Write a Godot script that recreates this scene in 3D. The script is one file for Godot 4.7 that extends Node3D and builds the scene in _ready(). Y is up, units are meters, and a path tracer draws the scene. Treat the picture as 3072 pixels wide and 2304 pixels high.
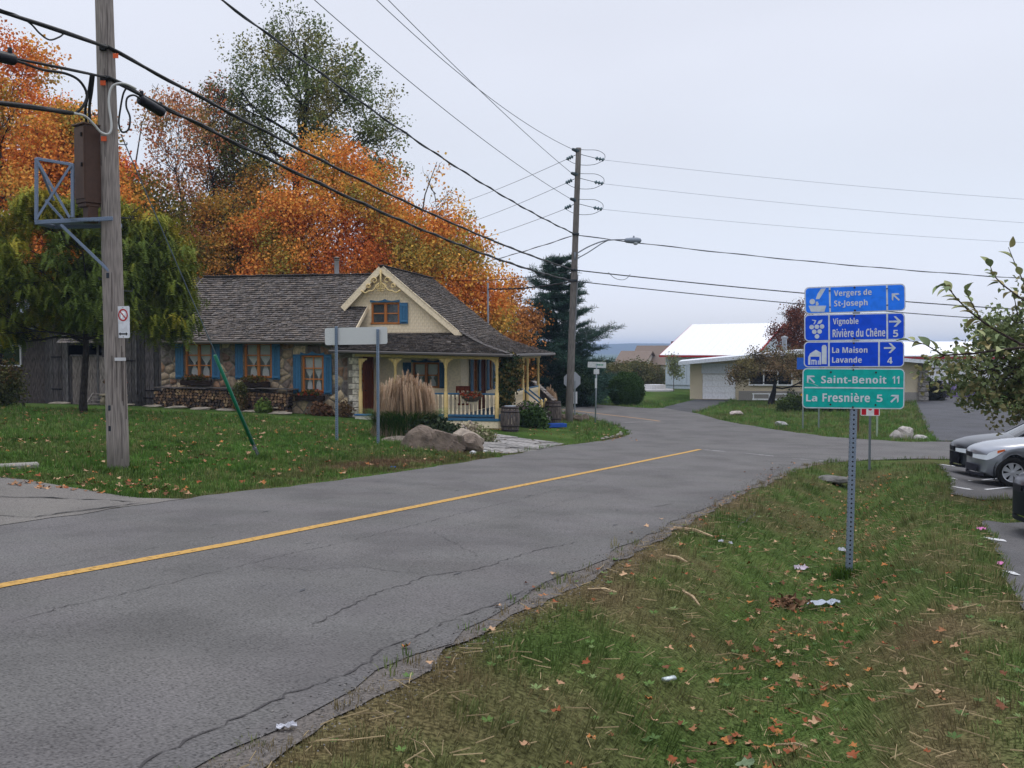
extends Node3D

# ---------------------------------------------------------------- helpers

var taken := {}
var rng := RandomNumberGenerator.new()
var M := {}
var roads: Array[PackedVector2Array] = []
var inner: Array[PackedVector2Array] = []
var wob := FastNoiseLite.new()


func lin(r: int, g: int, b: int) -> Color:
	return Color8(r, g, b).srgb_to_linear()


func tone(c: Color, k: float) -> Color:
	return Color(c.r * k, c.g * k, c.b * k)


func rf(a: float, b: float) -> float:
	return rng.randf_range(a, b)


func rdir() -> Vector3:
	var z := rf(-1, 1)
	var a := rf(0, TAU)
	var r := sqrt(1 - z * z)
	return Vector3(r * cos(a), z, r * sin(a))


class MB:
	var st := SurfaceTool.new()
	var col := Color(1, 1, 1)

	func _init(smooth := false) -> void:
		st.begin(Mesh.PRIMITIVE_TRIANGLES)
		st.set_smooth_group(0 if smooth else -1)

	func vert(p: Vector3, uv := Vector2.ZERO) -> void:
		st.set_color(col)
		st.set_uv(uv)
		st.add_vertex(p)

	func tri(a: Vector3, b: Vector3, c: Vector3, out: Vector3) -> void:
		if (a - c).cross(a - b).dot(out) < 0.0:
			var t := b
			b = c
			c = t
		vert(a); vert(b); vert(c)

	func quad(a: Vector3, b: Vector3, c: Vector3, d: Vector3, out: Vector3) -> void:
		tri(a, b, c, out)
		tri(a, c, d, out)

	func fan(pts: Array, out: Vector3) -> void:
		for i in range(1, pts.size() - 1):
			tri(pts[0], pts[i], pts[i + 1], out)

	func box(xf: Transform3D, s: Vector3, bev := 0.0) -> void:
		var h := s * 0.5
		var b := minf(bev, minf(h.x, minf(h.y, h.z)) * 0.6)
		for ax in 3:
			var u := (ax + 1) % 3
			var w := (ax + 2) % 3
			for sg in [-1.0, 1.0]:
				var q := []
				for k in [[-1, -1], [1, -1], [1, 1], [-1, 1]]:
					var p := Vector3()
					p[ax] = sg * h[ax]
					p[u] = k[0] * (h[u] - b)
					p[w] = k[1] * (h[w] - b)
					q.append(xf * p)
				var o := Vector3()
				o[ax] = sg
				quad(q[0], q[1], q[2], q[3], xf.basis * o)
		if b <= 0.0:
			return
		for ax in 3:
			var u := (ax + 1) % 3
			var w := (ax + 2) % 3
			for su in [-1.0, 1.0]:
				for sw in [-1.0, 1.0]:
					var q := []
					for k in [[-1, 0], [1, 0], [1, 1], [-1, 1]]:
						var p := Vector3()
						p[ax] = k[0] * (h[ax] - b)
						p[u] = su * (h[u] - (0.0 if k[1] == 0 else b))
						p[w] = sw * (h[w] - (b if k[1] == 0 else 0.0))
						q.append(xf * p)
					var o := Vector3()
					o[u] = su
					o[w] = sw
					quad(q[0], q[1], q[2], q[3], xf.basis * o)
		for sx in [-1.0, 1.0]:
			for sy in [-1.0, 1.0]:
				for sz in [-1.0, 1.0]:
					var g := Vector3(sx, sy, sz)
					var c := g * h
					tri(xf * (c - Vector3(0, sy * b, sz * b)), xf * (c - Vector3(sx * b, 0, sz * b)), xf * (c - Vector3(sx * b, sy * b, 0)), xf.basis * g)

	func cube(p: Vector3, s: Vector3, bev := 0.0) -> void:
		box(Transform3D(Basis(), p), s, bev)

	# a bar of width w (along side) and thickness t between two points
	func bar(a: Vector3, b: Vector3, w: float, t: float, side := Vector3.ZERO, bev := 0.0) -> void:
		var y := (b - a).normalized()
		var x := side
		if x == Vector3.ZERO:
			x = Vector3.UP if absf(y.y) < 0.9 else Vector3.RIGHT
		x = (x - y * x.dot(y)).normalized()
		var z := x.cross(y)
		box(Transform3D(Basis(x, y, z), (a + b) * 0.5), Vector3(w, (b - a).length(), t), bev)

	func tube(pts: Array, rad: Array, sides := 6, caps := true) -> void:
		var n := pts.size()
		var rings := []
		var x := Vector3.ZERO
		for i in n:
			var d: Vector3 = (pts[mini(i + 1, n - 1)] - pts[maxi(i - 1, 0)]).normalized()
			if x == Vector3.ZERO:
				x = Vector3.RIGHT if absf(d.x) < 0.8 else Vector3.FORWARD
			x = (x - d * x.dot(d)).normalized()
			var z := d.cross(x)
			var ring := []
			for k in sides:
				var a := TAU * k / sides
				ring.append(pts[i] + (x * cos(a) + z * sin(a)) * rad[i])
			rings.append(ring)
		for i in n - 1:
			for k in sides:
				var k2 := (k + 1) % sides
				var o: Vector3 = rings[i][k] + rings[i][k2] - pts[i] * 2.0
				quad(rings[i][k], rings[i][k2], rings[i + 1][k2], rings[i + 1][k], o)
		if caps:
			fan(rings[0], pts[0] - pts[1])
			fan(rings[n - 1], pts[n - 1] - pts[n - 2])

	func rod(a: Vector3, b: Vector3, r: float, sides := 6) -> void:
		tube([a, b], [r, r], sides)

	# polygon in the xy plane of xf, from z0 to z1
	func prism(poly: PackedVector2Array, z0: float, z1: float, xf := Transform3D(), back := true) -> void:
		var idx := Geometry2D.triangulate_polygon(poly)
		for zi in ([z0, z1] if back else [z1]):
			var o := xf.basis.z * (1.0 if (zi == z1) == (z1 > z0) else -1.0)
			for i in range(0, idx.size(), 3):
				tri(xf * Vector3(poly[idx[i]].x, poly[idx[i]].y, zi), xf * Vector3(poly[idx[i + 1]].x, poly[idx[i + 1]].y, zi), xf * Vector3(poly[idx[i + 2]].x, poly[idx[i + 2]].y, zi), o)
		var sg := -1.0 if Geometry2D.is_polygon_clockwise(poly) else 1.0
		for i in poly.size():
			var a := poly[i]
			var b := poly[(i + 1) % poly.size()]
			var o := xf.basis * Vector3((b - a).y, -(b - a).x, 0) * sg
			quad(xf * Vector3(a.x, a.y, z0), xf * Vector3(b.x, b.y, z0), xf * Vector3(b.x, b.y, z1), xf * Vector3(a.x, a.y, z1), o)

	func lathe(prof: Array, sides: int, xf := Transform3D()) -> void:
		for i in prof.size() - 1:
			var p: Vector2 = prof[i]
			var q: Vector2 = prof[i + 1]
			for k in sides:
				var a := TAU * k / sides
				var b := TAU * (k + 1) / sides
				var o := Vector3(cos((a + b) / 2), 0, sin((a + b) / 2)) * (q.y - p.y) + Vector3.UP * (p.x - q.x)
				if q.y < p.y and absf(q.y - p.y) > 1e-6 and false:
					o = -o
				var A := xf * Vector3(p.x * cos(a), p.y, p.x * sin(a))
				var B := xf * Vector3(p.x * cos(b), p.y, p.x * sin(b))
				var C := xf * Vector3(q.x * cos(b), q.y, q.x * sin(b))
				var D := xf * Vector3(q.x * cos(a), q.y, q.x * sin(a))
				if p.x > 1e-5:
					tri(A, B, C, xf.basis * o)
				if q.x > 1e-5:
					tri(A, C, D, xf.basis * o)

	func done() -> ArrayMesh:
		st.generate_normals()
		return st.commit()


func numbered(called: String) -> String:
	if not taken.has(called):
		taken[called] = 0
		return called
	taken[called] += 1
	return "%s_%03d" % [called, taken[called]]


func obj(called: String, m: MB, mat: Material, parent: Node = self) -> MeshInstance3D:
	var o := MeshInstance3D.new()
	o.name = called if parent != self else numbered(called)
	o.mesh = m.done()
	o.material_override = mat
	parent.add_child(o, true)
	return o


func shared(called: String, mesh: Mesh, mat: Material, parent: Node, xf := Transform3D()) -> MeshInstance3D:
	var o := MeshInstance3D.new()
	o.name = called if parent != self else numbered(called)
	o.mesh = mesh
	o.material_override = mat
	o.transform = xf
	parent.add_child(o, true)
	return o


func tag(o: Node, label: String, category := "", group := "", kind := "") -> Node:
	if label: o.set_meta("label", label)
	if category: o.set_meta("category", category)
	if group: o.set_meta("group", group)
	if kind: o.set_meta("kind", kind)
	return o


func thing(called: String, label: String, category: String, at := Vector3.ZERO, turn := 0.0, group := "") -> Node3D:
	var o := Node3D.new()
	o.name = numbered(called)
	add_child(o)
	o.position = at
	o.rotation.y = turn
	tag(o, label, category, group)
	return o


func part(called: String, parent: Node) -> Node3D:
	var o := Node3D.new()
	o.name = called
	parent.add_child(o, true)
	return o


func many(called: String, mesh: Mesh, mat: Material, xfs: Array, cols: Array, parent: Node = self) -> MultiMeshInstance3D:
	var mm := MultiMesh.new()
	mm.transform_format = MultiMesh.TRANSFORM_3D
	mm.use_colors = true
	mm.mesh = mesh
	mm.instance_count = xfs.size()
	for i in xfs.size():
		mm.set_instance_transform(i, xfs[i])
		mm.set_instance_color(i, cols[i])
	var o := MultiMeshInstance3D.new()
	o.name = called if parent != self else numbered(called)
	o.multimesh = mm
	o.material_override = mat
	parent.add_child(o, true)
	return o


func struct(called: String, m: MB, mat: Material, parent: Node = self) -> MeshInstance3D:
	var o := obj(called, m, mat, parent)
	o.set_meta("kind", "structure")
	return o


# ---------------------------------------------------------------- materials

func noise_tex(freq: float, stops: Array, sd := 1, kind := FastNoiseLite.TYPE_SIMPLEX_SMOOTH, side := 512, oct := 4, normal := 0.0) -> NoiseTexture2D:
	var n := FastNoiseLite.new()
	n.seed = sd
	n.noise_type = kind
	n.frequency = freq
	n.fractal_octaves = oct
	if kind == FastNoiseLite.TYPE_CELLULAR:
		n.cellular_return_type = FastNoiseLite.RETURN_CELL_VALUE
	var t := NoiseTexture2D.new()
	t.width = side
	t.height = side
	t.seamless = true
	t.noise = n
	if normal > 0.0:
		t.as_normal_map = true
		t.bump_strength = normal
	else:
		var g := Gradient.new()
		g.offsets = PackedFloat32Array(stops.map(func(s): return s[0]))
		g.colors = PackedColorArray(stops.map(func(s): return s[1]))
		t.color_ramp = g
	return t


func gray(v: float) -> Color:
	return Color(v, v, v)


# vertex-coloured surface modulated by a grey texture laid in the object's or the world's axes
func vmat(called: String, rough: float, tex: Texture2D, scale := Vector3.ONE, nm: Texture2D = null, nscale := 1.0, world := false) -> StandardMaterial3D:
	var m := StandardMaterial3D.new()
	m.resource_name = called
	m.vertex_color_use_as_albedo = true
	m.roughness = rough
	m.metallic_specular = 0.35
	m.albedo_texture = tex
	m.uv1_triplanar = true
	m.uv1_world_triplanar = world
	m.uv1_scale = scale
	if nm:
		m.normal_enabled = true
		m.normal_texture = nm
		m.normal_scale = nscale
	M[called] = m
	return m


func plain(called: String, c: Color, rough := 0.6, metal := 0.0) -> StandardMaterial3D:
	var m := StandardMaterial3D.new()
	m.resource_name = called
	m.albedo_color = c
	m.roughness = rough
	m.metallic = metal
	M[called] = m
	return m


func materials() -> void:
	var mottled := noise_tex(0.012, [[0.25, gray(0.72)], [0.5, gray(0.9)], [0.75, gray(1.0)]], 3)
	var fine := noise_tex(0.09, [[0.2, gray(0.7)], [0.5, gray(0.9)], [0.8, gray(1.0)]], 5)
	var grain := noise_tex(0.03, [[0.25, gray(0.55)], [0.5, gray(0.85)], [0.75, gray(1.0)]], 7, FastNoiseLite.TYPE_SIMPLEX_SMOOTH, 512, 5)
	var bumps := noise_tex(0.06, [], 9, FastNoiseLite.TYPE_SIMPLEX_SMOOTH, 512, 4, 6.0)
	var grainbump := noise_tex(0.03, [], 11, FastNoiseLite.TYPE_SIMPLEX_SMOOTH, 512, 5, 8.0)
	var pebbly := noise_tex(0.22, [[0.12, gray(0.5)], [0.4, gray(0.82)], [0.7, gray(0.92)], [0.88, gray(1.1)]], 13, FastNoiseLite.TYPE_VALUE_CUBIC, 1024, 3)
	var pebbump := noise_tex(0.2, [], 14, FastNoiseLite.TYPE_VALUE_CUBIC, 1024, 3, 5.0)
	var blots := noise_tex(0.006, [[0.25, gray(0.9)], [0.45, gray(0.96)], [0.6, gray(0.98)], [0.8, gray(1.0)]], 17, FastNoiseLite.TYPE_SIMPLEX_SMOOTH, 1024, 5)

	var a := vmat("asphalt", 0.93, pebbly, Vector3.ONE * 0.42, pebbump, 0.55, true)
	a.detail_enabled = true
	a.detail_blend_mode = BaseMaterial3D.BLEND_MODE_MUL
	a.detail_uv_layer = BaseMaterial3D.DETAIL_UV_2
	a.detail_albedo = blots
	a.uv2_triplanar = true
	a.uv2_world_triplanar = true
	a.uv2_scale = Vector3.ONE * 0.09
	var worn := noise_tex(0.05, [[0.16, gray(0.62)], [0.32, gray(0.92)], [0.7, gray(1.0)]], 19, FastNoiseLite.TYPE_SIMPLEX_SMOOTH, 512, 5)
	vmat("paint_line", 0.8, worn, Vector3.ONE * 0.5, pebbump, 0.4, true)
	var so := noise_tex(0.07, [[0.2, gray(0.5)], [0.5, gray(0.85)], [0.8, gray(1.1)]], 23, FastNoiseLite.TYPE_SIMPLEX_SMOOTH, 1024, 5)
	var gm := vmat("turf", 1.0, so, Vector3.ONE * 0.35, bumps, 1.5, true)
	gm.metallic_specular = 0.1
	gm.detail_enabled = true
	gm.detail_blend_mode = BaseMaterial3D.BLEND_MODE_MUL
	gm.detail_uv_layer = BaseMaterial3D.DETAIL_UV_2
	gm.detail_albedo = blots
	gm.uv2_triplanar = true
	gm.uv2_world_triplanar = true
	gm.uv2_scale = Vector3.ONE * 0.06
	var gr := vmat("blade", 0.8, null)
	gr.metallic_specular = 0.15
	gr.backlight_enabled = true
	gr.backlight = Color(0.3, 0.3, 0.3)
	var lf := vmat("leaf", 0.75, null)
	lf.metallic_specular = 0.2
	lf.backlight_enabled = true
	lf.backlight = Color(0.5, 0.5, 0.5)
	var pm := vmat("plume", 0.9, null)
	pm.backlight_enabled = true
	pm.backlight = Color(0.9, 0.9, 0.9)
	var dl := vmat("dry_leaf", 0.85, fine, Vector3.ONE * 6.0)
	dl.metallic_specular = 0.2
	vmat("wood_up", 0.9, grain, Vector3(2.2, 0.16, 2.2), grainbump, 0.8)
	vmat("pole_wood", 0.92, noise_tex(0.03, [[0.2, gray(0.7)], [0.5, gray(0.9)], [0.75, gray(1.0)]], 43, FastNoiseLite.TYPE_SIMPLEX_SMOOTH, 512, 5), Vector3(3.0, 0.12, 3.0), grainbump, 0.4)
	vmat("wood_across", 0.9, grain, Vector3(0.25, 2.5, 2.5), grainbump, 0.8)
	vmat("bark", 0.95, grain, Vector3(1.2, 0.3, 1.2), grainbump, 1.2)
	vmat("stone", 0.9, mottled, Vector3.ONE * 0.8, bumps, 0.8)
	vmat("rock", 0.92, noise_tex(0.012, [[0.25, gray(0.72)], [0.5, gray(0.9)], [0.75, gray(1.0)]], 29, FastNoiseLite.TYPE_SIMPLEX_SMOOTH, 512, 4), Vector3.ONE * 0.5, bumps, 0.5)
	vmat("mortar", 0.97, fine, Vector3.ONE * 0.7, bumps, 1.0)
	vmat("shingle", 0.92, grain, Vector3(0.9, 0.9, 0.9), grainbump, 0.5)
	vmat("painted", 0.55, noise_tex(0.02, [[0.25, gray(0.94)], [0.6, gray(1.0)]], 31), Vector3.ONE * 0.8, grainbump, 0.06)
	vmat("metal", 0.45, fine, Vector3.ONE * 1.5).metallic = 0.5
	vmat("galvanised", 0.5, noise_tex(0.05, [[0.25, gray(0.78)], [0.6, gray(1.0)]], 37), Vector3.ONE * 3.0).metallic = 0.35
	vmat("cable", 0.5, null)
	vmat("sheeting", 0.35, noise_tex(0.01, [[0.2, gray(0.93)], [0.6, gray(1.0)]], 41), Vector3.ONE * 1.2)
	vmat("cloth", 0.9, fine, Vector3.ONE * 4.0)
	vmat("plastic", 0.4, null)
	vmat("rubber", 0.85, null)
	var cp := vmat("car_paint", 0.35, null)
	cp.metallic = 0.55
	cp.clearcoat_enabled = true
	cp.clearcoat = 0.8
	cp.clearcoat_roughness = 0.08
	var dp := vmat("dark_paint", 0.3, null)
	dp.clearcoat_enabled = true
	dp.clearcoat = 0.35
	dp.clearcoat_roughness = 0.15
	var g := StandardMaterial3D.new()
	g.transparency = BaseMaterial3D.TRANSPARENCY_ALPHA
	g.albedo_color = Color(0.75, 0.8, 0.82, 0.12)
	g.roughness = 0.04
	M.glass = g
	var dg := plain("dark_glass", Color(0.03, 0.035, 0.04), 0.06)
	dg.metallic_specular = 0.7
	var lens := StandardMaterial3D.new()
	lens.transparency = BaseMaterial3D.TRANSPARENCY_ALPHA
	lens.albedo_color = Color(0.9, 0.93, 0.96, 0.35)
	lens.roughness = 0.05
	M.lens = lens
	var lg := vmat("lamp_glass", 0.08, null)
	lg.clearcoat_enabled = true
	lg.clearcoat = 1.0


# ---------------------------------------------------------------- lie of the land (x to the right, f forward from the lens)

func sstep(a: float, b: float, x: float) -> float:
	return smoothstep(a, b, x)


func across(x: float, f: float) -> float:
	return 0.929 * x - 0.37 * f


func along(x: float, f: float) -> float:
	return 0.37 * x + 0.929 * f


func land(x: float, f: float) -> float:
	var c := across(x, f)
	var s := along(x, f)
	var y := log(exp(-0.3 * s) + exp(-10.5)) / 6.0 if s > -60.0 else 3.0
	var e := -10.3 - c
	if e > 0.0:
		y += tanh(0.075 * e) * (1.0 - sstep(38, 50, f))
	var k := 1.0 - sstep(21, 27, s)
	y -= 0.55 * exp(-pow((c + 0.85) / 0.78, 2)) * k
	y += 0.06 * exp(-pow((c - 0.25) / 0.4, 2)) * k
	y -= 0.15 * sstep(0.7, 1.5, c) * (1.0 - sstep(26, 32, s))
	if f > 90.0:
		y -= minf(f - 90.0, 310.0) * 0.03
	return y


func on(x: float, f: float, up := 0.0) -> Vector3:
	return Vector3(x, land(x, f) + up, -f)


func paved(x: float, f: float, deep := false) -> bool:
	for r in (inner if deep else roads):
		if Geometry2D.is_point_in_polygon(Vector2(x, f), r):
			return true
	return false


# colour of the ground itself (linear), by what grows there
func turf_colour(x: float, f: float) -> Color:
	var c := across(x, f)
	var s := along(x, f)
	var n := wob.get_noise_2d(x * 6.0, f * 6.0)
	var n2 := wob.get_noise_2d(x * 22.0 + 70.0, f * 22.0)
	var green := lin(90, 110, 58)
	if c < -9.0:
		green = lin(82, 112, 50)
	if f > 34.0:
		green = lin(88, 116, 56)
	var straw := lin(120, 102, 78)
	var earth := lin(104, 82, 64)
	var w := clampf(n * 0.9 + n2 * 0.6 + 0.1, 0.0, 0.5) * (0.45 if c < -9.0 else 1.0)
	green = tone(green, 1.0 + 0.3 * wob.get_noise_2d(x * 9.0 + 300.0, f * 9.0) + 0.3 * n2)
	if c > -2.7 and c < 4.0 and s < 27.0:
		w += 1.0 * (1.0 - sstep(0.05, 0.6 + n * 0.5, c + 2.7))
		w += 0.75 * exp(-pow((c - 0.2 - n2 * 0.25) / 0.3, 2)) * (1.0 - sstep(6.5, 10.0, s))
		w += 0.02 + 0.2 * n2
	if c < -9.6 and c > -12.3:
		w += 0.7 * (1.0 - sstep(0.0, 0.3, -9.65 - c))
		var b := exp(-pow((s - 19.5 + n * 3.0) / 2.6, 2)) * exp(-pow((c + 10.6 + n2 * 0.6) / 0.75, 2))
		return green.lerp(straw, clampf(w, 0, 0.9)).lerp(earth, clampf(b * 1.5, 0, 0.95))
	return green.lerp(straw, clampf(w, 0.0, 0.85))


# a sheet over the land inside a polygon of (x, f)
func drape(m: MB, poly: PackedVector2Array, up: float, cell: float, worn := false) -> void:
	var lo := poly[0]
	var hi := poly[0]
	for p in poly:
		lo = lo.min(p)
		hi = hi.max(p)
	var i0 := int(floor(lo.x / cell))
	var i1 := int(ceil(hi.x / cell))
	var j0 := int(floor(lo.y / cell))
	var j1 := int(ceil(hi.y / cell))
	for i in range(i0, i1):
		for j in range(j0, j1):
			var q := PackedVector2Array([Vector2(i, j) * cell, Vector2(i + 1, j) * cell, Vector2(i + 1, j + 1) * cell, Vector2(i, j + 1) * cell])
			for r in Geometry2D.intersect_polygons(q, poly):
				var idx := Geometry2D.triangulate_polygon(r)
				for k in range(0, idx.size(), 3):
					var q3 := [r[idx[k]], r[idx[k + 1]], r[idx[k + 2]]]
					if (q3[1] - q3[0]).cross(q3[2] - q3[0]) > 0.0:
						q3 = [q3[0], q3[2], q3[1]]
					var base := m.col
					for v in q3:
						m.col = tone(base, tyre_wear(v.x, v.y)) if worn else base
						m.vert(on(v.x, v.y, up))
					m.col = base


func ragged(poly: PackedVector2Array, amp: float, step := 0.35) -> PackedVector2Array:
	var out := PackedVector2Array()
	for i in poly.size():
		var a := poly[i]
		var b := poly[(i + 1) % poly.size()]
		var n := clampi(int((b - a).length() / step), 1, 120)
		var side := (b - a).orthogonal().normalized()
		for k in n:
			var p := a.lerp(b, float(k) / n)
			var w := wob.get_noise_2d(p.x * 14.0, p.y * 14.0) + 0.45 * wob.get_noise_2d(p.x * 45.0, p.y * 45.0)
			out.append(p + side * w * amp * 1.6)
	return out


func ribbon(m: MB, pts: Array, width: float, up: float, jitter := 0.0, step := 0.5) -> void:
	var p := []
	for i in pts.size() - 1:
		var a: Vector2 = pts[i]
		var b: Vector2 = pts[i + 1]
		var n := maxi(1, int((b - a).length() / step))
		for k in n:
			p.append(a.lerp(b, float(k) / n))
	p.append(pts[-1])
	var L := []
	var R := []
	for i in p.size():
		var d: Vector2 = (p[mini(i + 1, p.size() - 1)] - p[maxi(i - 1, 0)]).normalized()
		var s := d.orthogonal()
		var c: Vector2 = p[i] + s * (rf(-1, 1) * jitter)
		var w := width * 0.5
		if jitter > 0.0:
			w *= rf(0.15, 1.5) * (1.0 if i > 0 and i < p.size() - 1 else 0.1)
		L.append(c + s * w)
		R.append(c - s * w)
	for i in p.size() - 1:
		m.quad(on(L[i].x, L[i].y, up), on(R[i].x, R[i].y, up), on(R[i + 1].x, R[i + 1].y, up), on(L[i + 1].x, L[i + 1].y, up), Vector3.UP)


# ---------------------------------------------------------------- the scene

func _ready() -> void:
	rng.seed = 20081
	wob.seed = 4
	wob.frequency = 0.05
	wob.fractal_octaves = 3

	var cam := Camera3D.new()
	cam.name = "camera"
	cam.fov = rad_to_deg(2.0 * atan(829.5 / 2124.0))
	cam.position = Vector3(0, 1.6, 0)
	cam.rotation_degrees = Vector3(-2.0, 0, 0)
	cam.near = 0.05
	cam.far = 9000.0
	add_child(cam)

	var env := Environment.new()
	env.background_mode = Environment.BG_SKY
	var sky := Sky.new()
	var pan := PanoramaSkyMaterial.new()
	pan.panorama = overcast()
	sky.sky_material = pan
	env.sky = sky
	env.tonemap_mode = Environment.TONE_MAPPER_LINEAR
	env.tonemap_exposure = 1.0
	env.sdfgi_enabled = true
	env.ssao_enabled = true
	env.ssil_enabled = true
	env.fog_enabled = true
	env.fog_density = 0.00036
	env.fog_light_color = Color(0.74, 0.83, 0.97)
	var we := WorldEnvironment.new()
	we.name = "environment"
	we.environment = env
	add_child(we)

	var sun := DirectionalLight3D.new()
	sun.name = "sun"
	sun.light_energy = 0.3
	sun.light_color = Color(1.0, 0.97, 0.92)
	sun.light_angular_distance = 25.0
	sun.shadow_enabled = true
	sun.rotation_degrees = Vector3(-55, 150, 0)
	add_child(sun)

	materials()
	lay_roads()
	lay_ground()
	far_country()
	cottage()
	old_barn()
	right_side_buildings()
	trees()
	pole_near()
	pole_corner()
	wires()
	signs()
	garden()
	cars()
	grass_and_leaves()
	litter()


func overcast() -> ImageTexture:
	var w := 512
	var h := 256
	var im := Image.create(w, h, false, Image.FORMAT_RGBF)
	var n := FastNoiseLite.new()
	n.seed = 12
	n.frequency = 1.1
	n.fractal_octaves = 4
	for j in h:
		var el := (0.5 - (j + 0.5) / h) * PI
		for i in w:
			var az := ((i + 0.5) / w - 0.5) * TAU
			var d := Vector3(sin(az) * cos(el), sin(el), -cos(az) * cos(el))
			var y := maxf(d.y, 0.0)
			var v := n.get_noise_3d(d.x * 1.5, d.y * 5.0, d.z * 1.5)
			var c := Color(0.785, 0.825, 0.94)
			# thinner cloud low down, where blue sky shines through
			var thin := clampf(smoothstep(0.02, 0.10, y) * (1.0 - smoothstep(0.13, 0.30, y)) * (0.75 + 0.9 * v + 0.35 * sin(az - 0.35 + 0.2)), 0.0, 1.0)
			c = c.lerp(Color(0.67, 0.765, 0.87), thin * 0.4)
			c = c.lerp(Color(0.745, 0.755, 0.79), 1.0 - smoothstep(0.0, 0.07, y))
			var k := 1.0 + 1.25 * smoothstep(0.36, 1.0, y) + 0.07 * v
			k *= 1.0 + 0.12 * (1.0 - smoothstep(0.02, 0.2, y))
			im.set_pixel(i, j, Color(c.r * k, c.g * k, c.b * k))
	return ImageTexture.create_from_image(im)


func pv(a: Array) -> PackedVector2Array:
	var p := PackedVector2Array()
	for i in range(0, a.size(), 2):
		p.append(Vector2(a[i], a[i + 1]))
	return p


# point at a distance along and across the main road
func sc(s: float, c: float) -> Vector2:
	return Vector2(0.929 * c + 0.37 * s, -0.37 * c + 0.929 * s)


func lay_roads() -> void:
	var l0 := sc(-16, -9.65)
	var r0 := sc(-16, -2.65)
	var main := pv([r0.x, r0.y, -0.85, 5.2, -0.33, 6.58, 0.37, 8.3, 1.73, 11.66, 3.92, 16.9, 6.2, 22.0, 7.3, 24.3, 8.37, 25.7, 9.31, 26.3, 10.84, 27.1, 12.3, 27.7, 16.0, 28.6, 30.0, 30.0, 30.0, 36.0, 18.0, 35.4, 13.86, 34.9,
		11.98, 37.2, 10.84, 41.2, 9.96, 45.6, 9.68, 52.0, 8.8, 56.5, 7.92, 55.9, 5.6, 59.0, 3.86, 62.1, -1.0, 68.0, -9.0, 75.0, -16.0, 78.0, -18.0, 71.0, -9.0, 66.5, -2.0, 60.0, 1.8, 54.6, 3.2, 51.8, 3.79, 48.98, 4.06, 44.6, 4.44, 42.2, 4.7, 40.0, 4.46, 37.52, 3.52, 34.82, 1.35, 30.5, -0.07, 25.9, -1.94, 20.6, -3.27, 17.3, -4.76, 14.26, l0.x, l0.y])
	roads = [ragged(main, 0.09)]
	var lot := pv([11.0, 25.4, 10.18, 22.94, 9.48, 21.18, 8.47, 18.82, 7.67, 17.08, 9.38, 18.1, 11.2, 19.0, 12.4, 17.4, 9.9, 15.6, 7.65, 14.5, 6.74, 14.0, 5.71, 11.74, 5.24, 10.52, 4.28, 8.38, 3.4, 6.0, 2.9, 3.0, 1.5, -4.0, 26.0, -6.0, 34.0, 24.0, 14.0, 26.6])
	roads.append(ragged(lot, 0.06))
	var apron := pv([-4.72, 14.2, -5.31, 14.16, -6.19, 14.42, -7.05, 14.82, -7.82, 15.0, -9.5, 15.35, -15.0, 16.4, -17.0, 11.0, -11.5, 3.5, -8.9, 2.4])
	roads.append(ragged(apron, 0.08))
	roads.append(pv([9.6, 51.9, 11.84, 57.6, 14.9, 65.9, 12.4, 66.2, 9.01, 57.5, 8.7, 56.4]))
	roads.append(pv([15.3, 35.3, 16.86, 39.68, 20.62, 49.5, 25.7, 62.82, 29.5, 72.5, 33.2, 72.5, 30.0, 60.0, 25.0, 47.0, 20.0, 35.5]))
	var tints := [lin(117, 114, 112), lin(108, 106, 106), lin(134, 129, 123), lin(88, 88, 90), lin(96, 96, 100)]
	var called := ["road", "parking_lot", "driveway_apron", "garage_driveway", "side_driveway"]
	for r in roads:
		var sm := Geometry2D.offset_polygon(r, -0.5)
		for q in sm:
			inner.append(q)
	for i in roads.size():
		var m := MB.new(true)
		m.col = tints[i]
		drape(m, roads[i], 0.014 + 0.003 * i, 0.6 if i in [0, 1, 2] else 1.5, true)
		var o := struct(called[i], m, M.asphalt)
		if i == 0:
			road_marks(o)
			var sh := MB.new(true)
			sh.col = lin(112, 106, 100)
			var e0 := sc(-10, -2.52)
			var e1 := sc(-10, -2.8)
			drape(sh, ragged(pv([e0.x, e0.y, e1.x, e1.y, -1.05, 5.1, -0.55, 6.5, 0.15, 8.35, 1.5, 11.7, 3.7, 17.0, 6.0, 22.1, 7.1, 24.5, 8.25, 25.95, 9.2, 26.5, 9.4, 26.2, 8.45, 25.55, 7.4, 24.2, 6.3, 21.93, 4.02, 16.8, 1.86, 11.58, 0.5, 8.22, -0.2, 6.5, -0.72, 5.1]), 0.08, 0.2), 0.007, 0.5)
			struct("gravel_shoulder", sh, M.mortar)
		if i == 1:
			var w := MB.new()
			w.col = lin(205, 205, 205)
			for l in [[9.48, 21.18, 13.9, 24.9], [8.47, 18.82, 13.0, 22.6], [5.71, 11.74, 9.5, 14.6], [4.75, 9.36, 8.5, 11.6], [11.1, 25.35, 14.5, 27.6]]:
				ribbon(w, [Vector2(l[0], l[1]), Vector2(l[2], l[3])], 0.11, 0.026)
			obj("bay_line", w, M.paint_line, o)
		if i == 2:
			var k := MB.new()
			k.col = lin(40, 39, 40)
			ribbon(k, [Vector2(-9, 12.6), Vector2(-6.91, 13.2), Vector2(-6.34, 13.48), Vector2(-5.64, 13.68), Vector2(-5.26, 13.6)], 0.05, 0.03, 0.03, 0.12)
			ribbon(k, [Vector2(-8.2, 11.2), Vector2(-6.2, 11.84), Vector2(-5.76, 11.78), Vector2(-5.45, 12.64), Vector2(-5.07, 13.5)], 0.035, 0.03, 0.03, 0.12)
			obj("crack", k, M.rubber, o)


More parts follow.
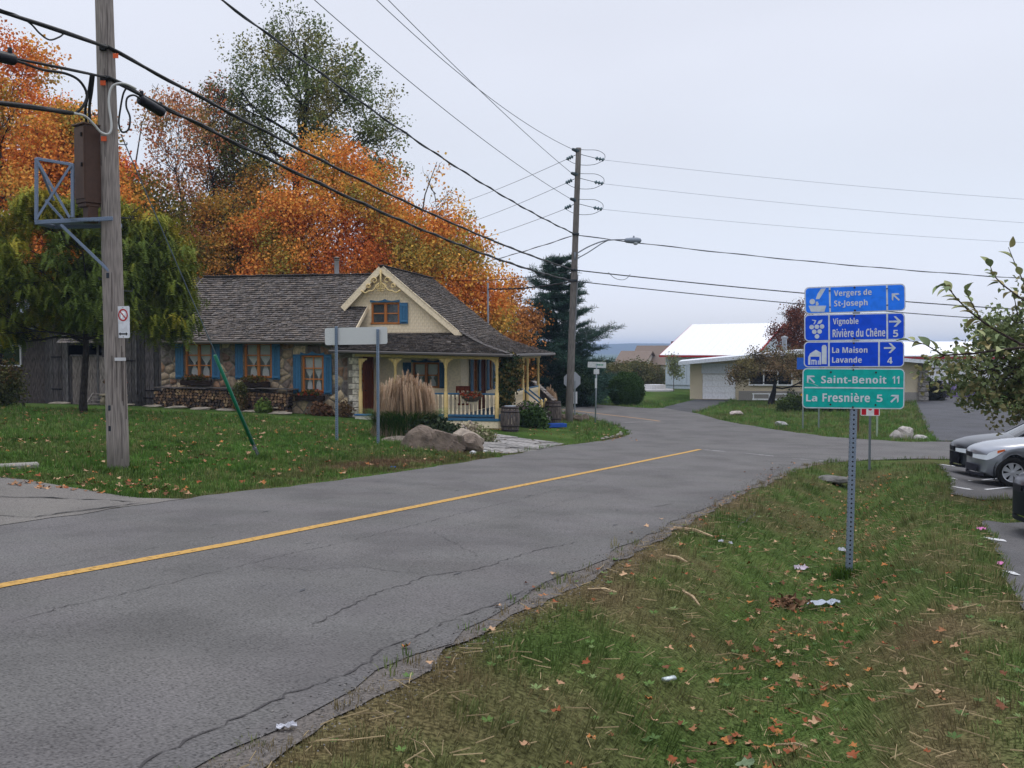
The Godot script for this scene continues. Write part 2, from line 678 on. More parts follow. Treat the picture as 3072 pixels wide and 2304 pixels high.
# where wheels have polished the surface and where it has gone patchy
func tyre_wear(x: float, f: float) -> float:
	var c := across(x, f)
	var k := 1.0 + 0.12 * wob.get_noise_2d(x * 5.0, f * 5.0)
	if c < -2.6 and c > -9.7 and along(x, f) < 30.0:
		for t in [-3.7, -5.3, -7.7, -9.2]:
			k += 0.07 * exp(-pow((c - t - 0.15 * wob.get_noise_2d(x * 8.0, f * 3.0)) / 0.32, 2))
		k -= 0.07 * exp(-pow((c + 4.5) / 0.3, 2)) + 0.08 * exp(-pow((c + 2.75) / 0.25, 2))
	return k


func road_marks(road: Node) -> void:
	var y := MB.new()
	y.col = lin(186, 146, 78)
	var p0 := sc(-14, -6.62)
	ribbon(y, [p0, Vector2(-4.05, 7.72), Vector2(-2.88, 10.1), Vector2(-0.74, 15.1), Vector2(3.96, 26.0), Vector2(5.75, 30.0)], 0.155, 0.02)
	obj("centre_line", y, M.paint_line, road)
	y = MB.new()
	y.col = lin(180, 140, 90)
	ribbon(y, [Vector2(-6.0, 69.5), Vector2(1.0, 58.4), Vector2(3.31, 53.8), Vector2(5.1, 49.8), Vector2(6.86, 45.56)], 0.14, 0.02)
	obj("centre_line", y, M.paint_line, road)
	var w := MB.new()
	w.col = lin(164, 163, 162)
	for l in [[5.8, 29.9, 6.35, 29.1], [6.75, 28.5, 7.35, 27.2], [7.6, 26.6, 7.95, 25.9], [8.05, 25.75, 8.4, 25.25]]:
		ribbon(w, [Vector2(l[0], l[1]), Vector2(l[2], l[3])], 0.1, 0.02, 0.012, 0.12)
	ribbon(w, [Vector2(4.82, 43.78), Vector2(5.67, 44.56), Vector2(6.57, 45.48)], 0.07, 0.02, 0.02, 0.3)
	obj("stop_line", w, M.paint_line, road)
	# cracks: open seams in the old surface
	var cracks := [
		[-2.3, 0.6, -1.9, 2.6, -1.55, 4.1, -1.46, 4.36, -1.37, 4.58, -1.27, 4.82, -1.18, 5.08, -1.05, 5.24, -0.96, 5.42, -0.87, 5.6, -0.8, 5.96, -0.65, 6.32, -0.47, 6.74, -0.15, 7.36, 0.02, 7.6, 0.55, 8.9],
		[-1.35, 6.6, -1.21, 7.18, -1.1, 7.6, -0.97, 7.96, -0.87, 8.06, -0.77, 8.42, -0.63, 8.6, -0.38, 8.78, -0.2, 9.04, -0.11, 9.3, 0.25, 10.0, 0.7, 10.6],
		[-3.37, 6.52, -3.23, 7.02, -3.05, 7.38, -2.91, 7.74, -2.76, 8.02, -2.64, 8.34, -2.53, 8.62, -2.36, 8.98, -2.17, 9.52, -1.89, 10.04, -1.64, 10.64, -1.25, 11.6, 0.3, 15.4, 1.6, 18.6],
		[-2.3, 8.82, -2.03, 8.74, -1.77, 8.62, -1.62, 8.78, -1.36, 8.86, -1.03, 8.66, -0.83, 8.62],
		[-0.09, 7.48, 0.13, 7.96, 0.58, 8.52, 0.94, 9.28, 1.42, 10.5, 1.75, 11.4],
		[1.73, 14.32, 2.01, 14.12, 2.46, 14.76], [2.2, 14.3, 2.5, 14.9], [-0.31, 25.24, 1.3, 25.68, 2.39, 26.78, 3.62, 26.32, 5.2, 27.6, 7.6, 27.9],
		[-0.3, 9.5, -0.9, 11.2, -0.2, 12.6, 0.9, 13.2, 1.3, 12.4], [0.0, 12.6, 0.8, 14.8, 2.0, 17.2], [4.6, 31.2, 5.6, 33.0, 6.4, 33.4, 7.2, 33.0], [2.9, 12.6, 3.6, 14.4],
		[-5.2, 6.2, -4.6, 7.4, -3.9, 8.9, -3.0, 11.0], [-6.3, 8.9, -5.0, 11.4, -4.1, 13.2], [-3.2, 13.4, -2.1, 16.0, -0.9, 18.9],
	]
	var wide := [0.035, 0.03, 0.02, 0.02, 0.03, 0.045, 0.035, 0.035, 0.014, 0.014, 0.05, 0.03, 0.012, 0.012, 0.014]
	for i in cracks.size():
		var k := MB.new()
		k.col = lin(64, 63, 62)
		var p := []
		for j in range(0, cracks[i].size(), 2):
			p.append(Vector2(cracks[i][j], cracks[i][j + 1]))
		ribbon(k, p, wide[i] * 0.36, 0.019, 0.024, 0.06 if p[0].y < 13 else 0.2)
		obj("crack", k, M.rubber, road)
	# tar-dark specks and scuffs
	var t := MB.new()
	t.col = lin(74, 74, 77)
	for i in 70:
		var s := rf(3, 26)
		var c := rf(-9.2, -3.2)
		var a := sc(s, c)
		ribbon(t, [a, a + Vector2(0.37, 0.929).rotated(rf(-0.3, 0.3)) * rf(0.04, 0.22)], rf(0.008, 0.03), 0.0185, 0.01, 0.06)
	var ts := obj("surface_pits", t, M.rubber, road)
	ts.set_meta("kind", "stuff")


func lay_ground() -> void:
	var xs := []
	var fs := []
	for v in [-3500, -2000, -1000, -500, -280, -160, -110, -80, -60, -48, -40, -34, -29, -25, -22]:
		xs.append(float(v))
	var x := -20.0
	while x < 15.01:
		xs.append(x)
		x += 0.4
	for v in [16, 17, 18, 19.5, 21, 23, 26, 30, 35, 42, 50, 62, 80, 110, 160, 280, 500, 1000, 2000, 3500]:
		xs.append(float(v))
	for v in [-300, -120, -60, -30, -16, -8, -4]:
		fs.append(float(v))
	var f := -2.0
	while f < 46.0:
		fs.append(f)
		f += 0.4
	for v in [46.5, 47.5, 49, 51, 53, 55, 58, 61, 64, 68, 72, 77, 83, 90, 100, 115, 135, 160, 200, 260, 340, 440, 600, 900, 1400, 2200, 3600]:
		fs.append(float(v))
	var m := MB.new(true)
	var P := []
	var C := []
	for a in xs:
		for b in fs:
			var y := land(a, b)
			if absf(a) < 60.0 and b < 80.0 and b > -20.0:
				if paved(a, b, true):
					y -= 0.04
				else:
					y += 0.012 * wob.get_noise_2d(a * 9.0, b * 9.0) - 0.004
				C.append(turf_colour(a, b))
			else:
				C.append(lin(98, 116, 66))
			P.append(Vector3(a, y, -b))
	var nf := fs.size()
	for i in xs.size() - 1:
		for j in nf - 1:
			var q := [i * nf + j, (i + 1) * nf + j, (i + 1) * nf + j + 1, i * nf + j, (i + 1) * nf + j + 1, i * nf + j + 1]
			for k in [0, 2, 1, 3, 5, 4]:
				m.col = C[q[k]]
				m.vert(P[q[k]])
	struct("ground", m, M.turf)


func far_country() -> void:
	# long low hills across the valley
	var m := MB.new(true)
	m.col = lin(70, 84, 62)
	var prev := []
	var n := 70
	for i in n + 1:
		var x := lerpf(-2600.0, 2600.0, float(i) / n)
		var h := 17.0 + 6.0 * sin(x * 0.0031 + 0.6) + 4.0 * sin(x * 0.0087 + 2.0) + 2.0 * sin(x * 0.021)
		var row := [Vector3(x, -30, -2750), Vector3(x, h * 0.35, -2850), Vector3(x, h, -3050), Vector3(x, -30, -3300)]
		if prev:
			for k in 3:
				m.quad(prev[k], row[k], row[k + 1], prev[k + 1], Vector3(0, 1, 0.5))
		prev = row
	struct("hills", m, M.turf)


# ---------------------------------------------------------------- stone cottage
# its own axes: x along the front to the right, y up, depth behind the stone front as -z

func hp(a: float, y: float, d: float) -> Vector3:
	return Vector3(a, y, -d)


func rect(x0: float, y0: float, x1: float, y1: float) -> PackedVector2Array:
	return PackedVector2Array([Vector2(x0, y0), Vector2(x1, y0), Vector2(x1, y1), Vector2(x0, y1)])


# a wall slab in the xy plane of xf (outside towards +z) with rectangular openings cut through it
func slab(m: MB, outline: PackedVector2Array, holes: Array, thick: float, xf := Transform3D()) -> void:
	var bx := [-1e3, 1e3]
	var by := [-1e3, 1e3]
	for h in holes:
		bx.append(h[0]); bx.append(h[2]); by.append(h[1]); by.append(h[3])
	bx.sort()
	by.sort()
	for i in bx.size() - 1:
		for j in by.size() - 1:
			if bx[i + 1] - bx[i] < 1e-4 or by[j + 1] - by[j] < 1e-4:
				continue
			var mid := Vector2((bx[i] + bx[i + 1]) / 2, (by[j] + by[j + 1]) / 2)
			var open := false
			for h in holes:
				if mid.x > h[0] and mid.x < h[2] and mid.y > h[1] and mid.y < h[3]:
					open = true
			if open:
				continue
			for r in Geometry2D.intersect_polygons(rect(bx[i], by[j], bx[i + 1], by[j + 1]), outline):
				var idx := Geometry2D.triangulate_polygon(r)
				for z in [0.0, -thick]:
					for k in range(0, idx.size(), 3):
						m.tri(xf * Vector3(r[idx[k]].x, r[idx[k]].y, z), xf * Vector3(r[idx[k + 1]].x, r[idx[k + 1]].y, z), xf * Vector3(r[idx[k + 2]].x, r[idx[k + 2]].y, z), xf.basis.z * (1.0 if z == 0.0 else -1.0))
	for h in holes:
		var c := [Vector2(h[0], h[1]), Vector2(h[2], h[1]), Vector2(h[2], h[3]), Vector2(h[0], h[3])]
		var mid := Vector2((h[0] + h[2]) / 2, (h[1] + h[3]) / 2)
		for k in 4:
			var a: Vector2 = c[k]
			var b: Vector2 = c[(k + 1) % 4]
			var o := mid - (a + b) / 2
			m.quad(xf * Vector3(a.x, a.y, 0), xf * Vector3(b.x, b.y, 0), xf * Vector3(b.x, b.y, -thick), xf * Vector3(a.x, a.y, -thick), xf.basis * Vector3(o.x, o.y, 0))
	for k in outline.size():
		var a := outline[k]
		var b := outline[(k + 1) % outline.size()]
		var o := (b - a).orthogonal() * (1.0 if Geometry2D.is_polygon_clockwise(outline) else -1.0)
		m.quad(xf * Vector3(a.x, a.y, 0), xf * Vector3(b.x, b.y, 0), xf * Vector3(b.x, b.y, -thick), xf * Vector3(a.x, a.y, -thick), xf.basis * Vector3(o.x, o.y, 0))


# fieldstones: cells round random points, clipped by openings; each a proud, rounded piece of its own
func fieldstones(parent: Node, area: Rect2, size: float, holes: Array, xf: Transform3D, pal: Array, most := 300) -> void:
	var pts := []
	var nx := int(area.size.x / size)
	var ny := int(area.size.y / (size * 0.8))
	for j in ny:
		for i in nx:
			pts.append(area.position + Vector2((i + 0.5 + (0.25 if j % 2 else -0.25) + rf(-0.48, 0.48)) * area.size.x / nx, (j + 0.5 + rf(-0.46, 0.46)) * area.size.y / ny))
			if rng.randf() < 0.14: pts.pop_back()
	var made := 0
	for i in pts.size():
		var p: Vector2 = pts[i]
		var skip := false
		for h in holes:
			if p.x > h[0] and p.x < h[2] and p.y > h[1] and p.y < h[3]:
				skip = true
		if skip:
			continue
		var poly := rect(maxf(area.position.x, p.x - size), maxf(area.position.y, p.y - size), minf(area.end.x, p.x + size), minf(area.end.y, p.y + size))
		for j in pts.size():
			var q: Vector2 = pts[j]
			if j == i or p.distance_to(q) > size * 2.4:
				continue
			var mid := (p + q) * 0.5
			var n := (q - p).normalized()
			var t := n.orthogonal()
			var half := PackedVector2Array([mid + t * 9, mid + t * 9 - n * 9, mid - t * 9 - n * 9, mid - t * 9])
			var r := Geometry2D.intersect_polygons(poly, half)
			if r.is_empty():
				break
			poly = r[0]
		for h in holes:
			var r := Geometry2D.clip_polygons(poly, rect(h[0], h[1], h[2], h[3]))
			if r.size():
				poly = r[0]
		var sm := Geometry2D.offset_polygon(poly, -0.016, Geometry2D.JOIN_ROUND)
		if sm.is_empty() or made >= most:
			continue
		var ring: PackedVector2Array = sm[0]
		if ring.size() > 14:
			var thin := PackedVector2Array()
			for k in range(0, ring.size(), 2):
				thin.append(ring[k])
			ring = thin
		var cen := Vector2.ZERO
		for v in ring:
			cen += v
		cen /= ring.size()
		var m := MB.new(true)
		m.col = tone(pal[rng.randi() % pal.size()], rf(0.75, 1.2))
		var dep := rf(0.03, 0.065)
		var top := xf * Vector3(cen.x, cen.y, dep * 1.15)
		for k in ring.size():
			var a := ring[k]
			var b := ring[(k + 1) % ring.size()]
			var a2 := cen + (a - cen) * 0.8
			var b2 := cen + (b - cen) * 0.8
			var o2 := (a + b) * 0.5 - cen
			var o := xf.basis * Vector3(o2.x, o2.y, 0.1)
			m.quad(xf * Vector3(a.x, a.y, -0.01), xf * Vector3(b.x, b.y, -0.01), xf * Vector3(b2.x, b2.y, dep), xf * Vector3(a2.x, a2.y, dep), o)
			m.tri(xf * Vector3(a2.x, a2.y, dep), xf * Vector3(b2.x, b2.y, dep), top, xf.basis.z)
		obj("stone", m, M.stone, parent)
		made += 1


# rows of split shingles over a surface P(u, t); t runs up the slope from 0 to 1, u along it in metres
func shingles(m: MB, P: Callable, U0: Callable, U1: Callable, rows: int, out: Vector3, base: Color, thick := 0.05, wmin := 0.09, wmax := 0.2) -> void:
	for r in rows:
		var t0 := float(r) / rows
		var t1 := float(r + 1.25) / rows
		var u: float = U0.call(t0)
		var u1: float = U1.call(t0)
		while u < u1 - 0.02:
			var w := minf(rf(wmin, wmax), u1 - u)
			var ua := u + 0.004
			var ub := u + w - 0.004
			var slip := rf(-0.16, 0.1) / rows
			var a: Vector3 = P.call(ua, t0 + slip)
			var b: Vector3 = P.call(ub, t0 + slip)
			var c: Vector3 = P.call(ub, t1)
			var d: Vector3 = P.call(ua, t1)
			var n := (b - a).cross(d - a).normalized()
			if n.dot(out) < 0:
				n = -n
			var h := thick * rf(0.75, 1.35)
			var h2 := h * rf(0.85, 1.2)
			m.col = tone(base, rf(0.65, 1.5))
			m.col = m.col.lerp(Color(m.col.r * 1.1, m.col.g * 1.0, m.col.b * 0.88), rf(0, 1))
			m.quad(a + n * h, b + n * h2, c + n * 0.004, d + n * 0.004, n)
			m.quad(a + n * h * 0.42, b + n * h2 * 0.42, b + n * h2, a + n * h, a - d)
			m.quad(a + n * h * 0.42, b + n * h2 * 0.42, c, d, -n)
			u += w


func casement(parent: Node, a0: float, y0: float, a1: float, y1: float, xf: Transform3D, wood: Color, cols: int, rows: int, mullion: bool, curtains: bool) -> Node3D:
	var w := part("window", parent)
	w.transform = xf
	var f := MB.new()
	f.col = wood
	var fw := 0.075
	f.cube(Vector3((a0 + a1) / 2, y0 + fw / 2, -0.03), Vector3(a1 - a0 + 0.06, fw, 0.14), 0.01)
	f.cube(Vector3((a0 + a1) / 2, y1 - fw / 2, -0.035), Vector3(a1 - a0, fw, 0.11), 0.01)
	for x in [a0 + fw / 2, a1 - fw / 2]:
		f.cube(Vector3(x, (y0 + y1) / 2, -0.038), Vector3(fw, y1 - y0 - 2 * fw, 0.104), 0.01)
	if mullion:
		f.cube(Vector3((a0 + a1) / 2, (y0 + y1) / 2, -0.038), Vector3(0.11, y1 - y0 - 2 * fw, 0.09), 0.01)
	obj("frame", f, M.painted, w)
	var bars := MB.new()
	bars.col = tone(wood, 1.25)
	var ix0 := a0 + fw
	var ix1 := a1 - fw
	var iy0 := y0 + fw
	var iy1 := y1 - fw
	for k in range(1, rows):
		var y := lerpf(iy0, iy1, float(k) / rows)
		bars.cube(Vector3((ix0 + ix1) / 2, y, -0.05), Vector3(ix1 - ix0, 0.042, 0.03))
	if not mullion:
		for k in range(1, cols):
			bars.cube(Vector3(lerpf(ix0, ix1, float(k) / cols), (iy0 + iy1) / 2, -0.052), Vector3(0.042, iy1 - iy0, 0.03))
	obj("glazing_bars", bars, M.painted, w)
	for i in cols:
		for j in rows:
			var g := MB.new()
			var x0 := lerpf(ix0, ix1, float(i) / cols)
			var x1 := lerpf(ix0, ix1, float(i + 1) / cols)
			var v0 := lerpf(iy0, iy1, float(j) / rows)
			var v1 := lerpf(iy0, iy1, float(j + 1) / rows)
			g.quad(Vector3(x0, v0, -0.066), Vector3(x1, v0, -0.066), Vector3(x1, v1, -0.066), Vector3(x0, v1, -0.066), Vector3.BACK)
			obj("pane", g, M.glass, w)
	if curtains:
		var halves := 2
		for i in halves:
			var cx := lerpf(ix0, ix1, (i + 0.5) / halves)
			var hw := (ix1 - ix0) / halves * 0.47
			var m := MB.new(true)
			m.col = lin(206, 206, 202)
			var N := 18
			var prev := []
			for k in N + 1:
				var t := float(k) / N
				var y := lerpf(iy1, iy0, t)
				# gathered at mid height, flaring again below
				var ww := hw * (1.0 - 0.72 * exp(-pow((t - 0.64) / 0.13, 2))) * (1.0 - 0.42 * sstep(0.3, 0.62, t))
				var row := []
				for q in 15:
					var s := q / 14.0 * 2.0 - 1.0
					row.append(Vector3(cx + s * ww, y, -0.12 + 0.012 * sin(s * 22.0) ))
				if prev:
					for q in 14:
						m.quad(prev[q], prev[q + 1], row[q + 1], row[q], Vector3.BACK)
				prev = row
			obj("curtain", m, M.cloth, w)
	return w


func shutter(parent: Node, a0: float, y0: float, a1: float, y1: float, xf: Transform3D, c: Color) -> void:
	var s := part("shutter", parent)
	s.transform = xf
	var n := 3
	for i in n:
		var b := MB.new()
		b.col = tone(c, rf(0.85, 1.1))
		var w := (a1 - a0) / n
		b.cube(Vector3(a0 + w * (i + 0.5), (y0 + y1) / 2, 0.085), Vector3(w - 0.006, y1 - y0, 0.03), 0.006)
		obj("board", b, M.painted, s)
	var r := MB.new()
	r.col = tone(c, 1.15)
	for y in [y0 + 0.1, y1 - 0.1]:
		r.cube(Vector3((a0 + a1) / 2, y, 0.107), Vector3(a1 - a0 - 0.02, 0.07, 0.02), 0.005)
	obj("batten", r, M.painted, s)
	var k := MB.new()
	k.col = lin(24, 28, 34)
	k.cube(Vector3((a0 + a1) / 2, y0 + 0.035, 0.1015), Vector3((a1 - a0) * 0.6, 0.02, 0.004))
	obj("slot", k, M.rubber, s)


func crest(parent: Node, a0: float, a1: float, y: float, h: float, xf: Transform3D, c: Color) -> void:
	var p := PackedVector2Array([Vector2(a0, y), Vector2(a1, y)])
	for k in 25:
		var t := k / 24.0
		p.append(Vector2(lerpf(a1, a0, t), y + h * (0.55 + 0.3 * cos((t - 0.5) * TAU * 2.0) * (0.4 + 0.6 * absf(t - 0.5)) + 0.35 * exp(-pow((t - 0.5) / 0.06, 2)))))
	var m := MB.new()
	m.col = c
	m.prism(p, 0.06, 0.095, xf)
	obj("window_crest", m, M.painted, parent)


func planter(parent: Node, a0: float, a1: float, y: float, xf: Transform3D, sd: int, cols: Array) -> void:
	var b := part("flower_box", parent)
	b.transform = xf
	var m := MB.new()
	m.col = lin(58, 44, 36)
	m.cube(Vector3((a0 + a1) / 2, y - 0.1, 0.2), Vector3(a1 - a0, 0.2, 0.2), 0.01)
	obj("box", m, M.wood_across, b)
	leafy("plants", b, Vector3((a0 + a1) / 2, y + 0.08, 0.2), Vector3((a1 - a0) * 0.52, 0.17, 0.17), 130, 0.075, cols)


# a loose mass of small leaves in an ellipsoid; returns it as one object
func leafy(called: String, parent: Node, at: Vector3, r: Vector3, n: int, size: float, cols: Array) -> MultiMeshInstance3D:
	var xs := []
	var cs := []
	for i in n:
		var p := rdir() * pow(rng.randf(), 0.45)
		var b := Basis(rdir().normalized(), rf(0, TAU)).scaled(Vector3.ONE * size * rf(0.6, 1.4))
		xs.append(Transform3D(b, at + p * r))
		cs.append(tone(cols[rng.randi() % cols.size()], rf(0.7, 1.25)))
	var o := many(called, sprig(), M.leaf, xs, cs, parent)
	o.set_meta("kind", "stuff")
	return o


var _sprig: ArrayMesh


func sprig() -> ArrayMesh:
	if _sprig == null:
		var m := MB.new()
		for k in 5:
			var d := rdir()
			var s := d.cross(rdir()).normalized() * 0.32
			var o := rdir() * 0.5
			m.col = gray(rf(0.8, 1.15))
			m.quad(o, o + d * 0.55 + s, o + d * 1.1, o + d * 0.55 - s, d.cross(s))
		_sprig = m.done()
	return _sprig


func turned(h: float, r: float) -> Array:
	return [Vector2(r, 0), Vector2(r, h * 0.18), Vector2(r * 0.6, h * 0.2), Vector2(r * 0.95, h * 0.24), Vector2(r * 0.55, h * 0.28), Vector2(r * 0.72, h * 0.5), Vector2(r * 0.6, h * 0.74), Vector2(r * 0.95, h * 0.77), Vector2(r * 0.6, h * 0.8), Vector2(r, h * 0.83), Vector2(r, h), Vector2(0, h)]


func cottage() -> void:
	var house := thing("stone_cottage", "fieldstone cottage with shingle roof, blue shutters and cream gabled porch corner", "house", Vector3(-2.31, 0, -36.73), deg_to_rad(-12))
	var wood := lin(180, 112, 58)
	var blue := lin(58, 104, 136)
	var cream := lin(244, 224, 190)
	var butter := lin(222, 192, 128)
	var front := Transform3D()
	var gable := Transform3D(Basis(), hp(0, 0, 1.5))
	var side := Transform3D(Basis(Vector3.UP, PI / 2), Vector3.ZERO)          # x runs to the back, z outwards (+a)
	side.basis = Basis(Vector3(0, 0, -1), Vector3.UP, Vector3(1, 0, 0))

	# --- stone front wall
	var wins := [[-10.87, 0.5, -9.71, 1.86], [-8.33, 0.5, -7.17, 1.86], [-5.91, -0.03, -5.03, 1.38]]
	var m := MB.new()
	m.col = lin(150, 142, 128)
	slab(m, rect(-11.95, -1.6, -3.62, 1.95), wins, 0.35, front)
	var wall := obj("front_wall", m, M.mortar, house)
	var stones := [lin(176, 154, 128), lin(152, 134, 120), lin(136, 126, 118), lin(200, 178, 146), lin(170, 134, 106), lin(146, 120, 104), lin(188, 166, 138), lin(124, 112, 104), lin(208, 186, 150)]
	fieldstones(wall, Rect2(-11.95, -0.95, 7.9, 2.85), 0.35, wins, front, stones, 260)
	# pale dressed corner stones
	var y := -1.15
	var k := 0
	while y < 1.8:
		var hgt := rf(0.2, 0.27)
		var wd := 0.42 if k % 2 else 0.27
		var q := MB.new()
		q.col = tone(lin(236, 226, 206), rf(0.88, 1.08))
		q.cube(Vector3(-3.585 - wd / 2, y + hgt / 2, 0.0), Vector3(wd, hgt - 0.02, 0.12), 0.02)
		obj("corner_stone", q, M.stone, wall)
		y += hgt
		k += 1
	# --- other outer walls
	m = MB.new()
	m.col = lin(150, 142, 128)
	slab(m, rect(0.35, -1.6, 1.85, 2.3), [], 0.35, Transform3D(side.basis, Vector3(-3.62, 0, 0)))
	var ret := obj("return_wall", m, M.mortar, house)
	fieldstones(ret, Rect2(0.06, -1.1, 0.4, 2.9), 0.34, [], Transform3D(side.basis, Vector3(-3.62, 0, 0)), stones, 20)
	m = MB.new()
	m.col = lin(140, 134, 124)
	slab(m, PackedVector2Array([Vector2(-7.3, -1.6), Vector2(-0.35, -1.6), Vector2(-0.35, 1.9), Vector2(-3.5, 4.4), Vector2(-7.3, 1.9)]), [], 0.3, Transform3D(Basis(Vector3(0, 0, 1), Vector3.UP, Vector3(-1, 0, 0)), Vector3(-11.95, 0, 0)))
	slab(m, PackedVector2Array([Vector2(-11.6, -1.6), Vector2(-0.35, -1.6), Vector2(-0.35, 2.3), Vector2(-3.12, 4.6), Vector2(-5.8, 2.3), Vector2(-11.6, 1.9)]), [], 0.3, Transform3D(Basis(), hp(0, 0, 7.8)))
	obj("back_wall", m, M.mortar, house)

	# --- cream gable wall over the recessed porch front
	var gw := [-3.64, 2.6, -2.47, 3.46]
	var pw := [-1.95, 0.1, -0.85, 1.1]
	m = MB.new()
	m.col = cream
	slab(m, PackedVector2Array([Vector2(-4.9, 2.2), Vector2(-3.62, 2.2), Vector2(-3.62, -1.5), Vector2(0, -1.5), Vector2(0, 2.2), Vector2(-3.12, 4.78), Vector2(-4.9, 3.08)]), [gw, pw], 0.2, gable)
	var gwall := obj("gable_wall", m, M.painted, house)
	# scalloped shingles
	var sc_poly := PackedVector2Array([Vector2(-0.075, 0.15)])
	for i in 9:
		var a := PI + PI * i / 8.0
		sc_poly.append(Vector2(0.075 * cos(a), 0.06 + 0.06 * sin(a)))
	sc_poly.append(Vector2(0.075, 0.15))
	m = MB.new()
	m.col = cream
	m.prism(sc_poly, 0.0, 0.016, Transform3D(Basis(Vector3.RIGHT, -0.06), Vector3.ZERO), false)
	var sc_mesh := m.done()
	var rows := 20
	var made := 0
	for r in rows:
		var yy := 2.28 + r * 0.125
		var off := 0.08 if r % 2 else 0.0
		var x := -4.8 + off
		while x < 0.0:
			var inside := yy + 0.12 < 4.72 - absf(x + 3.12) * (0.83 if x > -3.12 else 0.97) and not (x < -4.0 and yy < 3.1 - 0.9 * (x + 4.0) * 0.0 and x < -4.85)
			if inside and not (x > gw[0] - 0.1 and x < gw[2] + 0.1 and yy > gw[1] - 0.13 and yy < gw[3] + 0.02) and made < 300:
				if not (x < -3.95 and yy < 2.95 + (-3.95 - x) * 0.0):
					shared("shingle", sc_mesh, M.painted, gwall, Transform3D(Basis(), gable * Vector3(x, yy, 0.006)))
					made += 1
			x += 0.16
	# small gable window, one shutter, crest
	casement(house, gw[0], gw[1], gw[2], gw[3], gable, wood, 2, 2, true, false)
	shutter(house, -2.45, 2.62, -2.1, 3.44, gable, tone(blue, 1.15))
	crest(house, gw[0] - 0.02, gw[2] + 0.02, gw[3] + 0.005, 0.12, gable, blue)
	# porch window
	casement(house, pw[0], pw[1], pw[2], pw[3], gable, tone(wood, 0.85), 2, 2, true, true)
	shutter(house, -2.32, 0.1, -1.98, 1.1, gable, tone(blue, 0.6))
	shutter(house, -0.83, 0.1, -0.55, 1.1, gable, tone(blue, 0.6))
	crest(house, pw[0] - 0.02, pw[2] + 0.02, pw[3] + 0.005, 0.13, gable, tone(blue, 0.6))

	# --- long side wall under the side porch, a door between two narrow windows
	var sw := [[3.2, -0.15, 4.1, 1.25], [4.5, -0.9, 5.3, 1.3], [6.0, -0.15, 6.7, 1.25]]
	m = MB.new()
	m.col = cream
	slab(m, rect(1.7, -1.5, 8.1, 2.2), sw, 0.2, side)
	obj("side_wall", m, M.painted, house)
	for i in [0, 2]:
		casement(house, sw[i][0], sw[i][1], sw[i][2], sw[i][3], side, tone(wood, 0.8), 2, 3, true, false)
		shutter(house, sw[i][0] - 0.42, sw[i][1], sw[i][0] - 0.03, sw[i][3], side, tone(blue, 1.1))
		shutter(house, sw[i][2] + 0.03, sw[i][1], sw[i][2] + 0.35, sw[i][3], side, tone(blue, 1.1))
		crest(house, sw[i][0], sw[i][2], sw[i][3] + 0.005, 0.12, side, tone(blue, 1.1))
	door(house, 4.5, -0.9, 5.3, 1.3, side, lin(112, 58, 34))
	door(house, 0.42, -0.98, 1.34, 1.3, Transform3D(side.basis, Vector3(-3.6, 0, 0)), lin(140, 72, 38))

	# --- windows and shutters of the stone front
	var plantc := [lin(70, 78, 40), lin(96, 92, 48), lin(120, 84, 50), lin(88, 70, 44)]
	for i in 3:
		casement(house, wins[i][0], wins[i][1], wins[i][2], wins[i][3], front, wood, 2, 3, i < 2, true)
	for s in [[-11.27, -10.91], [-9.69, -9.34], [-8.69, -8.36], [-7.14, -6.8]]:
		shutter(house, s[0], 0.44, s[1], 1.88, front, blue)
	for s in [[-6.26, -5.94], [-5.0, -4.67]]:
		shutter(house, s[0], -0.11, s[1], 1.42, front, blue)
	crest(house, -5.96, -4.98, 1.39, 0.14, front, blue)
	planter(house, -10.95, -9.65, 0.4, front, 1, plantc)
	planter(house, -8.4, -7.2, 0.36, front, 2, [lin(96, 92, 48), lin(122, 110, 60), lin(120, 84, 50)])
	planter(house, -6.1, -4.95, -0.16, front, 3, [lin(96, 92, 48), lin(168, 70, 40), lin(120, 84, 50), lin(80, 88, 44)])
	roof(house, cream)
	porch(house, butter, cream, blue)


func door(house: Node, a0: float, y0: float, a1: float, y1: float, xf: Transform3D, c: Color) -> void:
	var d := part("door", house)
	d.transform = xf
	var n := 5
	for i in n:
		var m := MB.new()
		m.col = tone(c, rf(0.85, 1.12))
		var w := (a1 - a0) / n
		m.cube(Vector3(a0 + w * (i + 0.5), (y0 + y1) / 2, 0.0), Vector3(w - 0.008, y1 - y0 - 0.02, 0.05), 0.008)
		obj("board", m, M.wood_up, d)
	var f := MB.new()
	f.col = tone(c, 0.8)
	for x in [a0 - 0.05, a1 + 0.05]:
		f.cube(Vector3(x, (y0 + y1) / 2, 0.02), Vector3(0.09, y1 - y0, 0.1), 0.01)
	f.cube(Vector3((a0 + a1) / 2, y1 + 0.05, 0.02), Vector3(a1 - a0 + 0.2, 0.1, 0.1), 0.01)
	obj("frame", f, M.painted, d)
	var h := MB.new(true)
	h.col = lin(60, 56, 50)
	h.tube([Vector3(a0 + 0.1, y0 + 1.0, 0.03), Vector3(a0 + 0.1, y0 + 1.0, 0.09), Vector3(a0 + 0.18, y0 + 1.0, 0.09)], [0.018, 0.018, 0.012], 8)
	obj("handle", h, M.metal, d)


